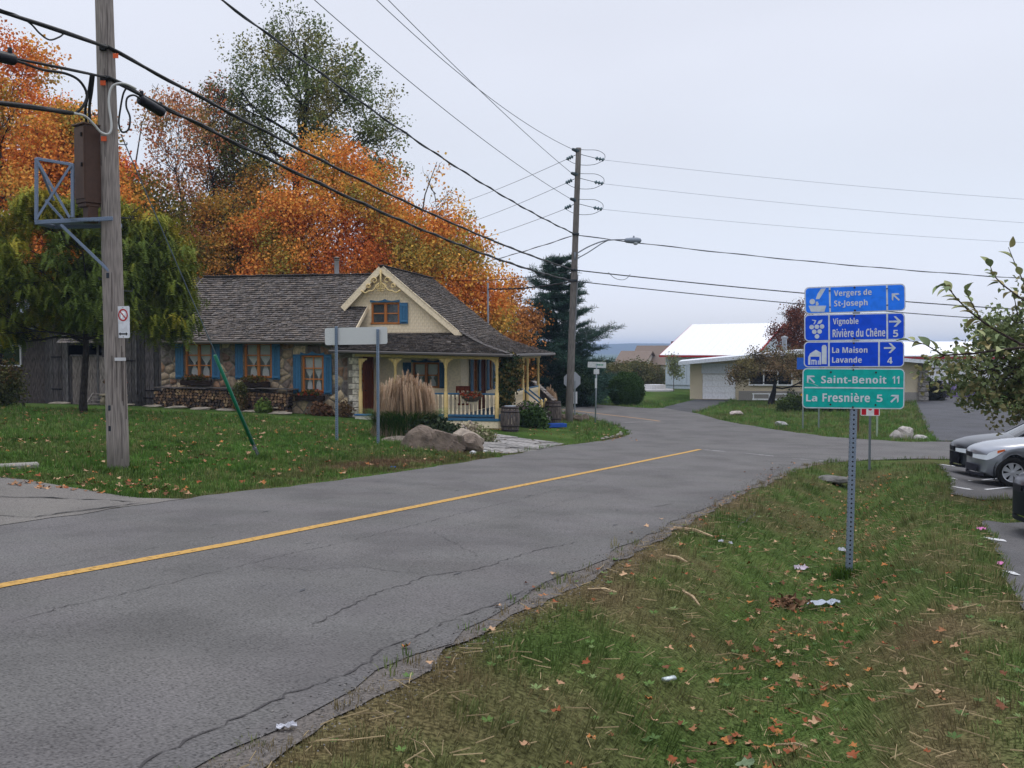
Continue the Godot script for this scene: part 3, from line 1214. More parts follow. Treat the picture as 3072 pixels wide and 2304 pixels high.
func roof(house: Node, cream: Color) -> void:
	var grey := lin(118, 112, 108)
	var up := Vector3(0, 1, 0.3)
	# main slope: eave to ridge
	var P := func(u: float, t: float) -> Vector3: return hp(u, lerpf(1.94, 4.69, t) - 0.05 * sin(t * PI) + 0.018 * sin(u * 1.7 + t * 5.0), lerpf(-0.5, 3.5, t))
	var r := MB.new()
	r.col = lin(60, 54, 50)
	var e := [P.call(-11.98, 0.0), P.call(-3.8, 0.0), P.call(-3.8, 1.0), P.call(-11.98, 1.0)]
	r.quad(e[0] - Vector3(0, 0.09, 0), e[1] - Vector3(0, 0.09, 0), e[2] - Vector3(0, 0.09, 0), e[3] - Vector3(0, 0.09, 0), Vector3.DOWN)
	r.quad(e[3], e[2], hp(-3.8, 1.9, 7.5), hp(-11.98, 1.9, 7.5), Vector3(0, 1, -1))
	r.quad(e[0] - Vector3(0, 0.09, 0), e[3] - Vector3(0, 0.09, 0), e[3], e[0], Vector3.LEFT)
	# cross roof decks
	for q in [[hp(-3.12, 4.79, 1.25), hp(-3.12, 4.79, 8.3), hp(-4.72, 3.24, 8.3), hp(-4.72, 3.24, 1.25)], [hp(-3.12, 4.79, 1.25), hp(-3.12, 4.79, 8.3), hp(0.0, 2.14, 8.4), hp(0.0, 2.14, 1.25)],
			[hp(-4.72, 3.24, 8.3), hp(-4.72, 3.24, 4.0), hp(-6.0, 2.0, 4.0), hp(-6.0, 2.0, 8.3)], [hp(0.0, 2.14, 1.4), hp(0.0, 2.14, 8.4), hp(2.3, 1.37, 9.0), hp(2.3, 1.37, -0.7)], [hp(0.0, 2.16, 1.45), hp(-4.4, 2.2, 1.45), hp(-4.4, 1.53, -0.7), hp(2.3, 1.37, -0.7)]]:
		r.quad(q[0], q[1], q[2], q[3], Vector3.DOWN)
	var rf_ := obj("roof", r, M.wood_across, house)
	var s := MB.new()
	shingles(s, P, func(_t): return -12.0, func(_t): return -3.8, 31, up, grey)
	var sh := obj("shingles", s, M.shingle, rf_)
	sh.set_meta("kind", "stuff")
	# ridge boards
	s = MB.new()
	s.col = lin(104, 98, 92)
	var x := -12.0
	while x < -3.3:
		s.box(Transform3D(Basis(Vector3.RIGHT, rf(-0.5, -0.7)), hp(x + 0.2, 4.73 + rf(-0.01, 0.015), 3.46)), Vector3(0.4, 0.03, 0.16), 0.005)
		x += 0.41
	obj("ridge_cap", s, M.shingle, rf_)
	# left slope of the cross gable
	s = MB.new()
	var PL := func(u: float, t: float) -> Vector3: return hp(lerpf(-4.68, -3.12, t), lerpf(3.33, 4.86, t), u)
	shingles(s, PL, func(_t): return 1.16, func(_t): return 8.2, 16, Vector3(-1, 1, 0), grey)
	# right slope with a bell-cast foot that becomes the side porch roof
	var prof := [Vector2(2.35, 1.44), Vector2(1.7, 1.61), Vector2(1.05, 1.81), Vector2(0.45, 2.04), Vector2(-0.05, 2.33), Vector2(-0.6, 2.76), Vector2(-3.12, 4.86)]
	var lens := [0.0]
	for i in prof.size() - 1:
		lens.append(lens[-1] + (prof[i + 1] - prof[i]).length())
	var total: float = lens[-1]
	var pick := func(t: float) -> Vector2:
		var l := clampf(t, 0.0, 1.0) * total
		for i in prof.size() - 1:
			if l <= lens[i + 1]:
				return prof[i].lerp(prof[i + 1], (l - lens[i]) / (lens[i + 1] - lens[i]))
		return prof[-1]
	var PR := func(u: float, t: float) -> Vector3:
		var p: Vector2 = pick.call(t)
		return hp(p.x, p.y, u)
	var d0 := func(t: float) -> float:
		var p: Vector2 = pick.call(t)
		return 1.16 if p.x < 0.05 else lerpf(1.3, -0.75, (p.x - 0.05) / 2.3)
	var d1 := func(t: float) -> float:
		var p: Vector2 = pick.call(t)
		return lerpf(8.3, 9.1, clampf((p.x + 3.12) / 5.4, 0, 1))
	shingles(s, PR, d0, d1, 48, Vector3(1, 1, 0), grey)
	# front porch slope
	var PF := func(u: float, t: float) -> Vector3:
		var ey := lerpf(1.60, 1.44, clampf((u + 4.44) / 6.8, 0, 1))
		return hp(u, lerpf(ey, 2.24, t) - 0.04 * sin(t * PI), lerpf(-0.75, 1.48, t))
	shingles(s, PF, func(_t): return -4.44, func(t): return lerpf(2.33, 0.06, t), 18, up, tone(grey, 0.92))
	var cs := obj("shingles", s, M.shingle, rf_)
	cs.set_meta("kind", "stuff")
	# hip cap
	s = MB.new()
	s.col = lin(100, 94, 90)
	var a := hp(2.36, 1.47, -0.77)
	var b := hp(0.04, 2.31, 1.3)
	for i in 14:
		var p: Vector3 = a.lerp(b, (i + 0.5) / 14.0) + Vector3(0, 0.02 - 0.09 * sin((i + 0.5) / 14.0 * PI), 0)
		s.box(Transform3D(Basis.looking_at(b - a, Vector3.UP), p), Vector3(0.2, 0.03, 0.27), 0.006)
	for i in 17:
		s.box(Transform3D(Basis(Vector3.FORWARD, 0.0), hp(-3.12, 4.9, 1.3 + i * 0.41)), Vector3(0.2, 0.03, 0.42), 0.006)
	obj("ridge_cap", s, M.shingle, rf_)
	# gutters
	var g := MB.new()
	g.col = lin(112, 104, 96)
	g.bar(hp(-12.0, 1.89, -0.56), hp(-3.8, 1.87, -0.56), 0.12, 0.11, Vector3.UP, 0.03)
	obj("gutter", g, M.metal, house)
	g = MB.new()
	g.col = lin(104, 98, 94)
	g.bar(hp(-4.5, 1.53, -0.81), hp(2.44, 1.385, -0.81), 0.12, 0.11, Vector3.UP, 0.03)
	g.bar(hp(2.42, 1.385, -0.86), hp(2.42, 1.4, 9.1), 0.12, 0.11, Vector3.UP, 0.03)
	obj("gutter", g, M.metal, house)
	# cream fascia boards
	var f := MB.new()
	f.col = cream
	f.bar(hp(-3.12, 4.77, 1.2), hp(0.1, 2.1, 1.2), 0.24, 0.05, Vector3.UP, 0.008)
	obj("bargeboard", f, M.painted, house)
	f = MB.new()
	f.col = cream
	f.bar(hp(-3.12, 4.77, 1.19), hp(-4.72, 3.2, 1.19), 0.24, 0.05, Vector3.UP, 0.008)
	obj("bargeboard", f, M.painted, house)
	f = MB.new()
	f.col = cream
	f.bar(hp(-3.77, 1.9, -0.5), hp(-3.77, 3.26, 1.48), 0.16, 0.04, Vector3.UP, 0.008)
	obj("bargeboard", f, M.painted, house)
	f = MB.new()
	f.col = lin(120, 112, 104)
	f.bar(hp(-12.02, 1.9, -0.5), hp(-12.02, 4.66, 3.5), 0.16, 0.04, Vector3.UP, 0.008)
	obj("bargeboard", f, M.painted, house)
	# fretwork under the peak
	var o := MB.new(true)
	o.col = lin(226, 198, 140)
	var z := 1.13
	o.rod(hp(-3.12, 4.72, z), hp(-3.12, 3.86, z), 0.035, 8)
	for sg in [-1.0, 1.0]:
		for spec in [[0.26, 4.3, 0.13], [0.5, 4.08, 0.09], [0.14, 4.08, 0.08]]:
			var ring := []
			var rad := []
			for i in 15:
				var an := -0.4 + i * 0.42
				var rr: float = spec[2] * (1.0 - 0.035 * i)
				ring.append(hp(-3.12 + sg * (spec[0] + rr * cos(an)), spec[1] + rr * sin(an), z))
				rad.append(0.026)
			o.tube(ring, rad, 6)
		var arc := []
		var ra := []
		for i in 11:
			var t := i / 10.0
			arc.append(hp(-3.12 + sg * (0.05 + 0.75 * t), 4.2 - 0.32 * t - 0.16 * sin(t * PI) + 0.03 * sin(t * 14.0), z))
			ra.append(0.032)
		o.tube(arc, ra, 6)
	o.rod(hp(-3.3, 3.98, z), hp(-2.94, 3.98, z), 0.025, 6)
	o.rod(hp(-3.26, 3.9, z), hp(-2.98, 3.9, z), 0.02, 6)
	obj("gable_fretwork", o, M.painted, house)
	# stove pipe
	var c := MB.new(true)
	c.col = lin(214, 214, 216)
	c.lathe([Vector2(0.1, 0), Vector2(0.1, 0.95)], 14, Transform3D(Basis(), hp(-6.0, 4.4, 3.75)))
	c.col = lin(120, 112, 104)
	c.lathe([Vector2(0.1, 0.95), Vector2(0.14, 0.96), Vector2(0.14, 0.99), Vector2(0.1, 1.0), Vector2(0.1, 1.04), Vector2(0.15, 1.05), Vector2(0.15, 1.08), Vector2(0.0, 1.13)], 14, Transform3D(Basis(), hp(-6.0, 4.4, 3.75)))
	obj("chimney", c, M.galvanised, house)


func porch(house: Node, butter: Color, cream: Color, blue: Color) -> void:
	var dk := -0.93
	# deck boards run front to back
	var deck := part("porch_deck", house)
	for i in 22:
		var m := MB.new()
		m.col = tone(blue, rf(0.6, 0.8))
		m.cube(hp(-3.5 + i * 0.25 + 0.125 - 0.0, dk - 0.025, 0.5), Vector3(0.244, 0.05, 1.95), 0.006)
		obj("board", m, M.painted, deck)
	for i in 30:
		var m := MB.new()
		m.col = tone(blue, rf(0.6, 0.8))
		m.cube(hp(0.97, dk - 0.027, 1.6 + i * 0.22), Vector3(2.0, 0.05, 0.214), 0.006)
		obj("board", m, M.painted, deck)
	var e := MB.new()
	e.col = blue
	e.cube(hp(-0.78, dk - 0.04, -0.5), Vector3(5.56, 0.1, 0.06), 0.01)
	e.cube(hp(2.02, dk - 0.04, 3.7), Vector3(0.06, 0.1, 8.4), 0.01)
	obj("edge", e, M.painted, deck)
	var f := MB.new()
	f.col = tone(cream, 1.05)
	f.cube(hp(-0.78, dk - 0.22, -0.47), Vector3(5.5, 0.26, 0.05), 0.008)
	f.cube(hp(1.99, dk - 0.22, 3.7), Vector3(0.05, 0.26, 8.3), 0.008)
	obj("skirt_board", f, M.painted, house)
	# lattice below
	var l := MB.new()
	l.col = lin(204, 170, 106)
	var x := -3.4
	while x < 1.98:
		for sg in [-1.0, 1.0]:
			var a := hp(x, dk - 0.35, -0.455 + sg * 0.006)
			l.bar(a, a + Vector3(sg * 0.3, -0.3, 0), 0.03, 0.01, Vector3.RIGHT)
		x += 0.085
	var dd := -0.4
	while dd < 7.5:
		for sg in [-1.0, 1.0]:
			var a := hp(1.98 + sg * 0.006, dk - 0.35, dd)
			l.bar(a, a + Vector3(0, -0.3, sg * 0.3), 0.03, 0.01, Vector3(0, 0, 1))
		dd += 0.085
	obj("lattice", l, M.painted, house)
	# eave beam and soffit trim
	var b := MB.new()
	b.col = tone(butter, 0.95)
	b.bar(hp(-3.6, 1.42, -0.38), hp(1.95, 1.3, -0.38), 0.14, 0.1, Vector3.UP, 0.01)
	b.bar(hp(1.87, 1.3, -0.45), hp(1.87, 1.32, 8.4), 0.14, 0.1, Vector3.UP, 0.01)
	obj("beam", b, M.painted, house)
	# posts
	var pm := MB.new(true)
	pm.col = butter
	var hh := 2.2
	pm.lathe([Vector2(0.075, 0), Vector2(0.075, 0.95), Vector2(0.05, 0.98), Vector2(0.07, 1.02), Vector2(0.052, 1.06), Vector2(0.058, 1.2), Vector2(0.05, 1.85), Vector2(0.07, 1.88), Vector2(0.05, 1.92), Vector2(0.075, 1.96), Vector2(0.075, hh)], 12)
	var pmesh := pm.done()
	var br := MB.new()
	br.col = tone(butter, 1.05)
	br.prism(PackedVector2Array([Vector2(0.06, 0), Vector2(0.27, 0), Vector2(0.25, -0.06), Vector2(0.18, -0.07), Vector2(0.15, -0.13), Vector2(0.1, -0.14), Vector2(0.085, -0.2), Vector2(0.06, -0.22)]), -0.018, 0.018)
	var bmesh := br.done()
	for p in [[-3.4, -0.38], [-2.02, -0.38], [-0.06, -0.38], [1.88, -0.38], [1.88, 2.0], [1.88, 4.43], [1.88, 5.39], [1.88, 7.9]]:
		var post := shared("post", pmesh, M.painted, house, Transform3D(Basis(), hp(p[0], dk, p[1])))
		for t in ([0.0, PI] if p[1] < 0 else [PI / 2, -PI / 2]):
			if p[0] < -3.0 and t == PI:
				continue
			if p[0] > 1.8 and p[1] < 0 and t == 0.0:
				continue
			shared("bracket", bmesh, M.painted, post, Transform3D(Basis(Vector3.UP, t), Vector3(0, hh, 0)))
	# rails and balusters
	var bal := MB.new(true)
	bal.col = tone(cream, 1.08)
	bal.lathe(turned(0.74, 0.032), 8)
	var balm := bal.done()
	var runs := [[Vector2(-2.02, -0.38), Vector2(-0.06, -0.38), 11], [Vector2(-0.06, -0.38), Vector2(1.88, -0.38), 12], [Vector2(1.88, -0.38), Vector2(1.88, 4.43), 26], [Vector2(1.88, 5.39), Vector2(1.88, 7.9), 14]]
	for r in runs:
		var rail := part("railing", house)
		var a: Vector2 = r[0]
		var c: Vector2 = r[1]
		for yy in [[0.9, 0.06, "top_rail"], [0.1, 0.09, "bottom_rail"]]:
			var m := MB.new()
			m.col = tone(blue, 0.9)
			var d: Vector2 = (c - a).normalized() * 0.08
			m.bar(hp(a.x + d.x, dk + yy[0], a.y + d.y), hp(c.x - d.x, dk + yy[0], c.y - d.y), yy[1], 0.08, Vector3.UP, 0.012)
			obj(yy[2], m, M.painted, rail)
		for i in r[2]:
			var q := a.lerp(c, (i + 0.75) / (r[2] + 0.5))
			shared("baluster", balm, M.painted, rail, Transform3D(Basis(), hp(q.x, dk + 0.14, q.y)))
	# steps down to the street side
	var st := part("steps", house)
	for i in 3:
		var m := MB.new()
		m.col = tone(blue, 0.75)
		m.cube(hp(2.2 + i * 0.26, dk - 0.14 - i * 0.16, 4.91), Vector3(0.3, 0.05, 0.95), 0.008)
		obj("tread", m, M.painted, st)
	for d in [4.43, 5.39]:
		var m := MB.new()
		m.col = tone(cream, 0.95)
		m.bar(hp(2.0, dk - 0.1, d), hp(2.85, dk - 0.58, d), 0.2, 0.04, Vector3.UP)
		obj("stringer", m, M.painted, st)
		m = MB.new()
		m.col = blue
		m.bar(hp(1.93, dk + 0.86, d), hp(2.62, dk + 0.32, d), 0.06, 0.06, Vector3.UP, 0.01)
		m.bar(hp(1.93, dk + 0.12, d), hp(2.62, dk - 0.4, d), 0.05, 0.05, Vector3.UP, 0.01)
		obj("handrail", m, M.painted, st)
		m = MB.new(true)
		m.col = butter
		m.lathe([Vector2(0.075, 0), Vector2(0.075, 0.34), Vector2(0.05, 0.38), Vector2(0.07, 0.42), Vector2(0.05, 0.46), Vector2(0.05, 0.78), Vector2(0.075, 0.82), Vector2(0.075, 1.02), Vector2(0.05, 1.05), Vector2(0.07, 1.1), Vector2(0.0, 1.17)], 12, Transform3D(Basis(), hp(2.66, -1.6, d)))
		obj("newel", m, M.painted, st)


# ---------------------------------------------------------------- weathered barn beside the cottage

func old_barn() -> void:
	var barn := thing("weathered_barn", "old grey plank barn with dark openings behind the green-leaved lawn tree", "barn", Vector3(-2.31, 0, -36.73), deg_to_rad(-12))
	var rake := func(a: float) -> float: return 2.5 + (5.2 - 2.5) * (1.0 - absf(a + 14.8) / 3.2)
	var opens := [[-16.25, 1.36, -15.0, 1.78], [-14.3, -0.2, -14.1, 1.6]]
	var wall := part("front_wall", barn)
	var a := -17.5
	while a < -12.0:
		var w := rf(0.17, 0.26)
		var top: float = minf(rake.call(a), rake.call(a + w)) - 0.05
		var cuts := [[-0.75, top]]
		for o in opens:
			if a + w > o[0] and a < o[2]:
				cuts = [[-0.75, o[1]], [o[3], top]]
		for c in cuts:
			var m := MB.new()
			m.col = tone(lin(104, 98, 96), rf(0.45, 1.15))
			if a > -16.3 and a < -15.0 and c[1] < 1.4:
				m.col = tone(lin(140, 130, 122), rf(0.85, 1.1))
			m.cube(hp(a + w / 2, (c[0] + c[1]) / 2, 0.35 + rf(-0.012, 0.012)), Vector3(w - 0.012, c[1] - c[0], 0.035), 0.004)
			obj("plank", m, M.wood_up, wall)
		a += w
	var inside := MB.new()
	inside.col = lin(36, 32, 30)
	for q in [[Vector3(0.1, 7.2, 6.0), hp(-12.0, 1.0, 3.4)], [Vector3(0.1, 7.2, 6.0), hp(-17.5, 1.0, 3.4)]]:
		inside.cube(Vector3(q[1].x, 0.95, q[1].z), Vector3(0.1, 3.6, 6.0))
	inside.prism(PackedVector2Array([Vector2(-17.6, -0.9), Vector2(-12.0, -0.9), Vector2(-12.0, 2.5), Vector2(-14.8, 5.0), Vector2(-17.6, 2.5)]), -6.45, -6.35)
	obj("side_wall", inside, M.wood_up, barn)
	# battens, ledges and hardware
	var t := MB.new()
	t.col = lin(120, 116, 114)
	t.cube(hp(-15.6, 1.36, 0.31), Vector3(1.3, 0.07, 0.06), 0.01)
	t.cube(hp(-14.98, 0.6, 0.3), Vector3(0.09, 2.4, 0.06), 0.01)
	t.cube(hp(-14.3, 0.6, 0.3), Vector3(0.09, 2.4, 0.06), 0.01)
	t.cube(hp(-16.4, 0.6, 0.3), Vector3(0.1, 2.6, 0.06), 0.01)
	t.cube(hp(-13.25, 0.9, 0.3), Vector3(0.07, 2.2, 0.05), 0.01)
	obj("batten", t, M.wood_up, barn)
	var nd := MB.new()
	nd.col = lin(158, 148, 140)
	nd.cube(hp(-14.64, 0.5, 0.305), Vector3(0.56, 1.6, 0.04), 0.01)
	obj("narrow_door", nd, M.wood_up, barn)
	var hg := MB.new()
	hg.col = lin(22, 20, 20)
	for q in [[-13.6, 1.15, 0.7], [-16.9, 1.3, 0.5], [-16.9, -0.02, 0.5], [-12.5, -0.35, 0.9], [-12.5, -0.05, 0.7]]:
		hg.cube(hp(q[0], q[1], 0.29), Vector3(q[2], 0.045, 0.02), 0.005)
	obj("strap_hinge", hg, M.metal, barn)
	# roof
	var r := MB.new()
	r.col = lin(60, 54, 52)
	for sg in [-1.0, 1.0]:
		r.bar(hp(-14.8, 5.4, 3.3), hp(-14.8 + sg * 3.75, 2.2, 3.3), 7.6, 0.1, Vector3(0, 0, 1))
	obj("roof", r, M.wood_up, barn)
	var b := MB.new()
	b.col = lin(52, 46, 46)
	for sg in [-1.0, 1.0]:
		b.bar(hp(-14.8, 5.4, -0.52), hp(-14.8 + sg * 3.8, 2.15, -0.52), 0.28, 0.06, Vector3.UP, 0.01)
	obj("bargeboard", b, M.wood_up, barn)
	# little shingled hood over the opening
	var hd := MB.new()
	shingles(hd, func(u: float, v: float): return hp(u, lerpf(1.86, 2.4, v), lerpf(-0.35, 0.33, v)), func(_v): return -16.4, func(_v): return -14.2, 6, Vector3(0, 1, 0.5), lin(140, 134, 130), 0.04)
	var ho := obj("hood_shingles", hd, M.shingle, barn)
	ho.set_meta("kind", "stuff")

	# lean-to with a pale metal roof, further left
	var shed := thing("metal_roofed_shed", "low shed with a pale sheet metal roof left of the plank barn", "shed", Vector3(-2.31, 0, -36.73), deg_to_rad(-12))
	var s := MB.new()
	s.col = lin(92, 84, 80)
	slab(s, rect(-26.0, -0.9, -17.7, 2.5), [[-19.85, 0.95, -18.8, 1.75]], 0.15, Transform3D(Basis(), hp(0, 0, 0.6)))
	s.cube(hp(-21.8, 1.5, 5.0), Vector3(8.0, 4.6, 0.1))
	obj("wall", s, M.wood_up, shed)
	var wn := MB.new()
	wn.col = lin(190, 188, 190)
	for q in [[-19.33, 0.92, 1.1, 0.07], [-19.33, 1.78, 1.1, 0.07]]:
		wn.cube(hp(q[0], q[1], 0.56), Vector3(q[2], q[3], 0.08), 0.01)
	for q in [-18.78, -19.87]:
		wn.cube(hp(q, 1.35, 0.56), Vector3(0.07, 0.85, 0.08), 0.01)
	var win := obj("window", wn, M.painted, shed)
	var gl := MB.new()
	gl.cube(hp(-19.33, 1.35, 0.66), Vector3(1.06, 0.8, 0.01))
	obj("pane", gl, M.dark_glass, win)
	var rr := part("roof", shed)
	for i in 16:
		var m := MB.new()
		m.col = tone(lin(172, 182, 196), rf(0.9, 1.08))
		m.bar(hp(-25.8 + i * 0.53, 2.45, -0.1), hp(-25.8 + i * 0.53, 4.75, 5.0), 0.52, 0.04, Vector3.RIGHT, 0.012)
		obj("panel", m, M.sheeting, rr)

	# firewood under its plank cover
	var pile := thing("firewood_stack", "long low stack of split firewood under cover planks along the stone front", "firewood", Vector3(-2.31, 0, -36.73), deg_to_rad(-12))
	var made := 0
	var meshes := []
	for v in 6:
		var lm := MB.new()
		var n := 5 + v % 3
		var poly := PackedVector2Array()
		for i in n:
			var an := TAU * i / n + rf(-0.25, 0.25)
			poly.append(Vector2(cos(an), sin(an)) * rf(0.72, 1.05) * 0.07)
		lm.col = gray(0.42)
		lm.prism(poly, -0.2, 0.199)
		lm.col = gray(1.0)
		var idx := Geometry2D.triangulate_polygon(poly)
		for i in range(0, idx.size(), 3):
			lm.tri(Vector3(poly[idx[i]].x, poly[idx[i]].y, 0.2), Vector3(poly[idx[i + 1]].x, poly[idx[i + 1]].y, 0.2), Vector3(poly[idx[i + 2]].x, poly[idx[i + 2]].y, 0.2), Vector3.BACK)
		meshes.append(lm.done())
	var logm := []
	for c in [lin(176, 140, 106), lin(150, 118, 92), lin(112, 92, 78), lin(90, 78, 70), lin(196, 164, 126)]:
		var mm: StandardMaterial3D = M.wood_across.duplicate()
		mm.albedo_color = c.linear_to_srgb()
		logm.append(mm)
	var row := 0
	var y := -0.66
	while row < 6:
		var x := -11.85 + (0.07 if row % 2 else 0.0)
		while x < -6.2 and made < 298:
			var base := land_house(x, -0.45) + 0.09
			var yy := base + row * 0.118
			if yy < 0.02:
				var k := rng.randi() % 3 if row > 2 else 1 + rng.randi() % 3
				if rng.randf() < 0.12:
					k = 4
				shared("log", meshes[rng.randi() % 6], logm[k], pile, Transform3D(Basis(Vector3.BACK, rf(0, TAU)), hp(x + rf(-0.012, 0.012), yy, -0.42 + rf(-0.05, 0.04))))
				made += 1
			x += rf(0.112, 0.132)
		row += 1
	for q in [[-11.95, -9.6], [-9.55, -7.6], [-7.55, -6.0]]:
		var c := MB.new()
		c.col = tone(lin(120, 112, 106), rf(0.85, 1.1))
		c.bar(hp(q[0], 0.12, -0.4), hp(q[1], 0.1 - 0.02 * rf(0, 1), -0.42), 0.03, 0.6, Vector3.UP, 0.006)
		obj("cover_plank", c, M.wood_across, pile)
	for q in [[-6.9, -0.4], [-6.55, -0.55]]:
		var c := MB.new()
		c.col = lin(206, 190, 164)
		c.cube(hp(q[0], q[1] - 0.22, -0.66), Vector3(0.55, 0.06, 0.12), 0.01)
		obj("loose_board", c, M.wood_across, pile)


func land_house(a: float, d: float) -> float:
	return land(-2.31 + 0.978 * a + 0.208 * d, 36.73 - 0.208 * a + 0.978 * d)


func house_point(a: float, d: float, up := 0.0) -> Vector3:
	return on(-2.31 + 0.978 * a + 0.208 * d, 36.73 - 0.208 * a + 0.978 * d, up)


# ---------------------------------------------------------------- buildings beyond the crossroads

func right_side_buildings() -> void:
	# bungalow with garage
	var h := thing("garage_bungalow", "low tan brick bungalow with a white garage door and wide white eaves", "house", Vector3(11.95, -1.74, -66), deg_to_rad(-11))
	var brick := lin(238, 222, 192)
	var white := lin(242, 242, 244)
	var m := MB.new()
	m.col = brick
	slab(m, PackedVector2Array([Vector2(0, -0.4), Vector2(14.9, -0.4), Vector2(14.9, 2.45), Vector2(7.6, 3.1), Vector2(0, 2.4)]), [[0.82, 0.02, 3.0, 1.72], [3.9, 1.0, 6.6, 1.95], [8.0, 1.0, 10.6, 1.95], [4.15, 0.05, 6.2, 0.42]], 0.25)
	m.cube(Vector3(7.45, 1.0, -8.0), Vector3(14.9, 2.8, 0.2))
	m.cube(Vector3(0.1, 1.0, -4.0), Vector3(0.2, 2.8, 7.8))
	m.cube(Vector3(14.8, 1.0, -4.0), Vector3(0.2, 2.8, 7.8))
	obj("wall", m, M.mortar, h)
	m = MB.new()
	m.col = lin(172, 166, 158)
	m.cube(Vector3(9.0, 0.15, 0.03), Vector3(11.6, 0.9, 0.1), 0.01)
	obj("foundation", m, M.mortar, h)
	m = MB.new()
	m.col = lin(206, 210, 216)
	m.cube(Vector3(1.91, 2.08, 0.02), Vector3(2.3, 0.68, 0.08))
	obj("door_header", m, M.painted, h)
	var gd := part("garage_door", h)
	for i in 4:
		m = MB.new()
		m.col = white
		m.cube(Vector3(1.91, 0.24 + i * 0.425, -0.08), Vector3(2.16, 0.418, 0.05), 0.012)
		obj("panel", m, M.sheeting, gd)
	for w in [[3.9, 1.0, 6.6, 1.95, 3], [8.0, 1.0, 10.6, 1.95, 3], [4.15, 0.05, 6.2, 0.42, 2]]:
		m = MB.new()
		m.col = white
		m.cube(Vector3((w[0] + w[2]) / 2, w[1], 0.06), Vector3(w[2] - w[0] + 0.16, 0.1, 0.12), 0.01)
		m.cube(Vector3((w[0] + w[2]) / 2, w[3], 0.05), Vector3(w[2] - w[0] + 0.16, 0.08, 0.1), 0.01)
		for i in w[4] + 1:
			m.cube(Vector3(lerpf(w[0], w[2], float(i) / w[4]), (w[1] + w[3]) / 2, 0.04), Vector3(0.08, w[3] - w[1], 0.1), 0.01)
		var o := obj("window", m, M.painted, h)
		for i in w[4]:
			m = MB.new()
			m.cube(Vector3(lerpf(w[0], w[2], (i + 0.5) / w[4]), (w[1] + w[3]) / 2, -0.05), Vector3((w[2] - w[0]) / w[4], w[3] - w[1], 0.01))
			obj("pane", m, M.dark_glass, o)
	m = MB.new()
	m.col = lin(216, 220, 226)
	m.prism(PackedVector2Array([Vector2(-0.75, 2.32), Vector2(7.6, 3.1), Vector2(15.6, 2.38), Vector2(15.6, 2.6), Vector2(7.6, 3.36), Vector2(-0.75, 2.56)]), -9.0, 1.1)
	obj("roof", m, M.sheeting, h)
	m = MB.new(true)
	m.col = lin(150, 152, 156)
	m.lathe([Vector2(0.17, 0), Vector2(0.17, 1.0), Vector2(0.24, 1.02), Vector2(0.24, 1.12), Vector2(0, 1.2)], 12, Transform3D(Basis(), Vector3(6.35, 3.1, -3)))
	obj("chimney", m, M.galvanised, h)
	m = MB.new()
	m.col = lin(150, 144, 138)
	for i in 9:
		m.cube(Vector3(14.75 + rf(-0.03, 0.03), -0.1 + i * 0.3, 0.12), Vector3(0.62, 0.27, 0.3), 0.03)
	obj("stone_pier", m, M.stone, h)

	# white-roofed barn behind it
	var b := thing("white_roofed_barn", "grey barn with a big white metal roof and red edge trim", "barn", Vector3(13.26, -1.38, -85), deg_to_rad(-35))
	var W := 7.9
	var D := 12.4
	m = MB.new()
	m.col = lin(196, 206, 216)
	for i in 20:
		m.cube(Vector3((i + 0.5) * W / 20, 1.3, -0.03), Vector3(W / 20 - 0.015, 2.7, 0.05), 0.01)
	m.cube(Vector3(W / 2, 1.0, -0.2), Vector3(W, 3.3, 0.2))
	m.cube(Vector3(W / 2, 1.3, -D), Vector3(W, 2.7, 0.2))
	for x in [0.08, W - 0.08]:
		slab(m, PackedVector2Array([Vector2(0.1, -0.1), Vector2(D, -0.1), Vector2(D, 2.6), Vector2(D / 2, 5.1), Vector2(0.1, 2.6)]), [], 0.12, Transform3D(Basis(Vector3(0, 0, -1), Vector3.UP, Vector3(1, 0, 0)), Vector3(x, 0, 0)))
	obj("wall", m, M.sheeting, b)
	var rf2 := part("roof", b)
	for sg in [0.0, 1.0]:
		for i in 12:
			m = MB.new()
			m.col = lin(228, 228, 230)
			var x := -0.35 + (i + 0.5) * (W + 0.7) / 12
			m.bar(Vector3(x, 2.5, 0.4 if sg == 0.0 else -D - 0.4), Vector3(x, 5.28, -D / 2), (W + 0.7) / 12 - 0.004, 0.06, Vector3.RIGHT, 0.012)
			obj("panel", m, M.sheeting, rf2)
	m = MB.new()
	m.col = lin(172, 34, 44)
	m.cube(Vector3(W / 2, 2.42, 0.44), Vector3(W + 0.74, 0.14, 0.06))
	for x in [-0.38, W + 0.38]:
		m.bar(Vector3(x, 2.42, 0.42), Vector3(x, 5.2, -D / 2), 0.16, 0.05, Vector3.UP)
		m.bar(Vector3(x, 2.42, -D - 0.42), Vector3(x, 5.2, -D / 2), 0.16, 0.05, Vector3.UP)
	obj("red_trim", m, M.painted, b)

	# white shed at the top of the side driveway
	var s := thing("white_shed", "long white outbuilding with red fascia at the top of the side driveway", "shed", Vector3(30.2, -1.8, -75.5), deg_to_rad(-6))
	m = MB.new()
	m.col = lin(222, 220, 228)
	m.cube(Vector3(6, 1.35, -3), Vector3(12, 2.9, 6), 0.02)
	obj("wall", m, M.sheeting, s)
	m = MB.new()
	m.col = lin(160, 44, 56)
	m.cube(Vector3(6, 2.78, 0.32), Vector3(12.6, 0.16, 0.06))
	obj("red_trim", m, M.painted, s)
	m = MB.new()
	m.col = lin(232, 232, 236)
	m.bar(Vector3(6, 2.9, 0.36), Vector3(6, 4.0, -3.2), 12.7, 0.1, Vector3.RIGHT)
	m.bar(Vector3(6, 2.9, -6.6), Vector3(6, 4.0, -3.2), 12.7, 0.1, Vector3.RIGHT)
	obj("roof", m, M.sheeting, s)
	m = MB.new()
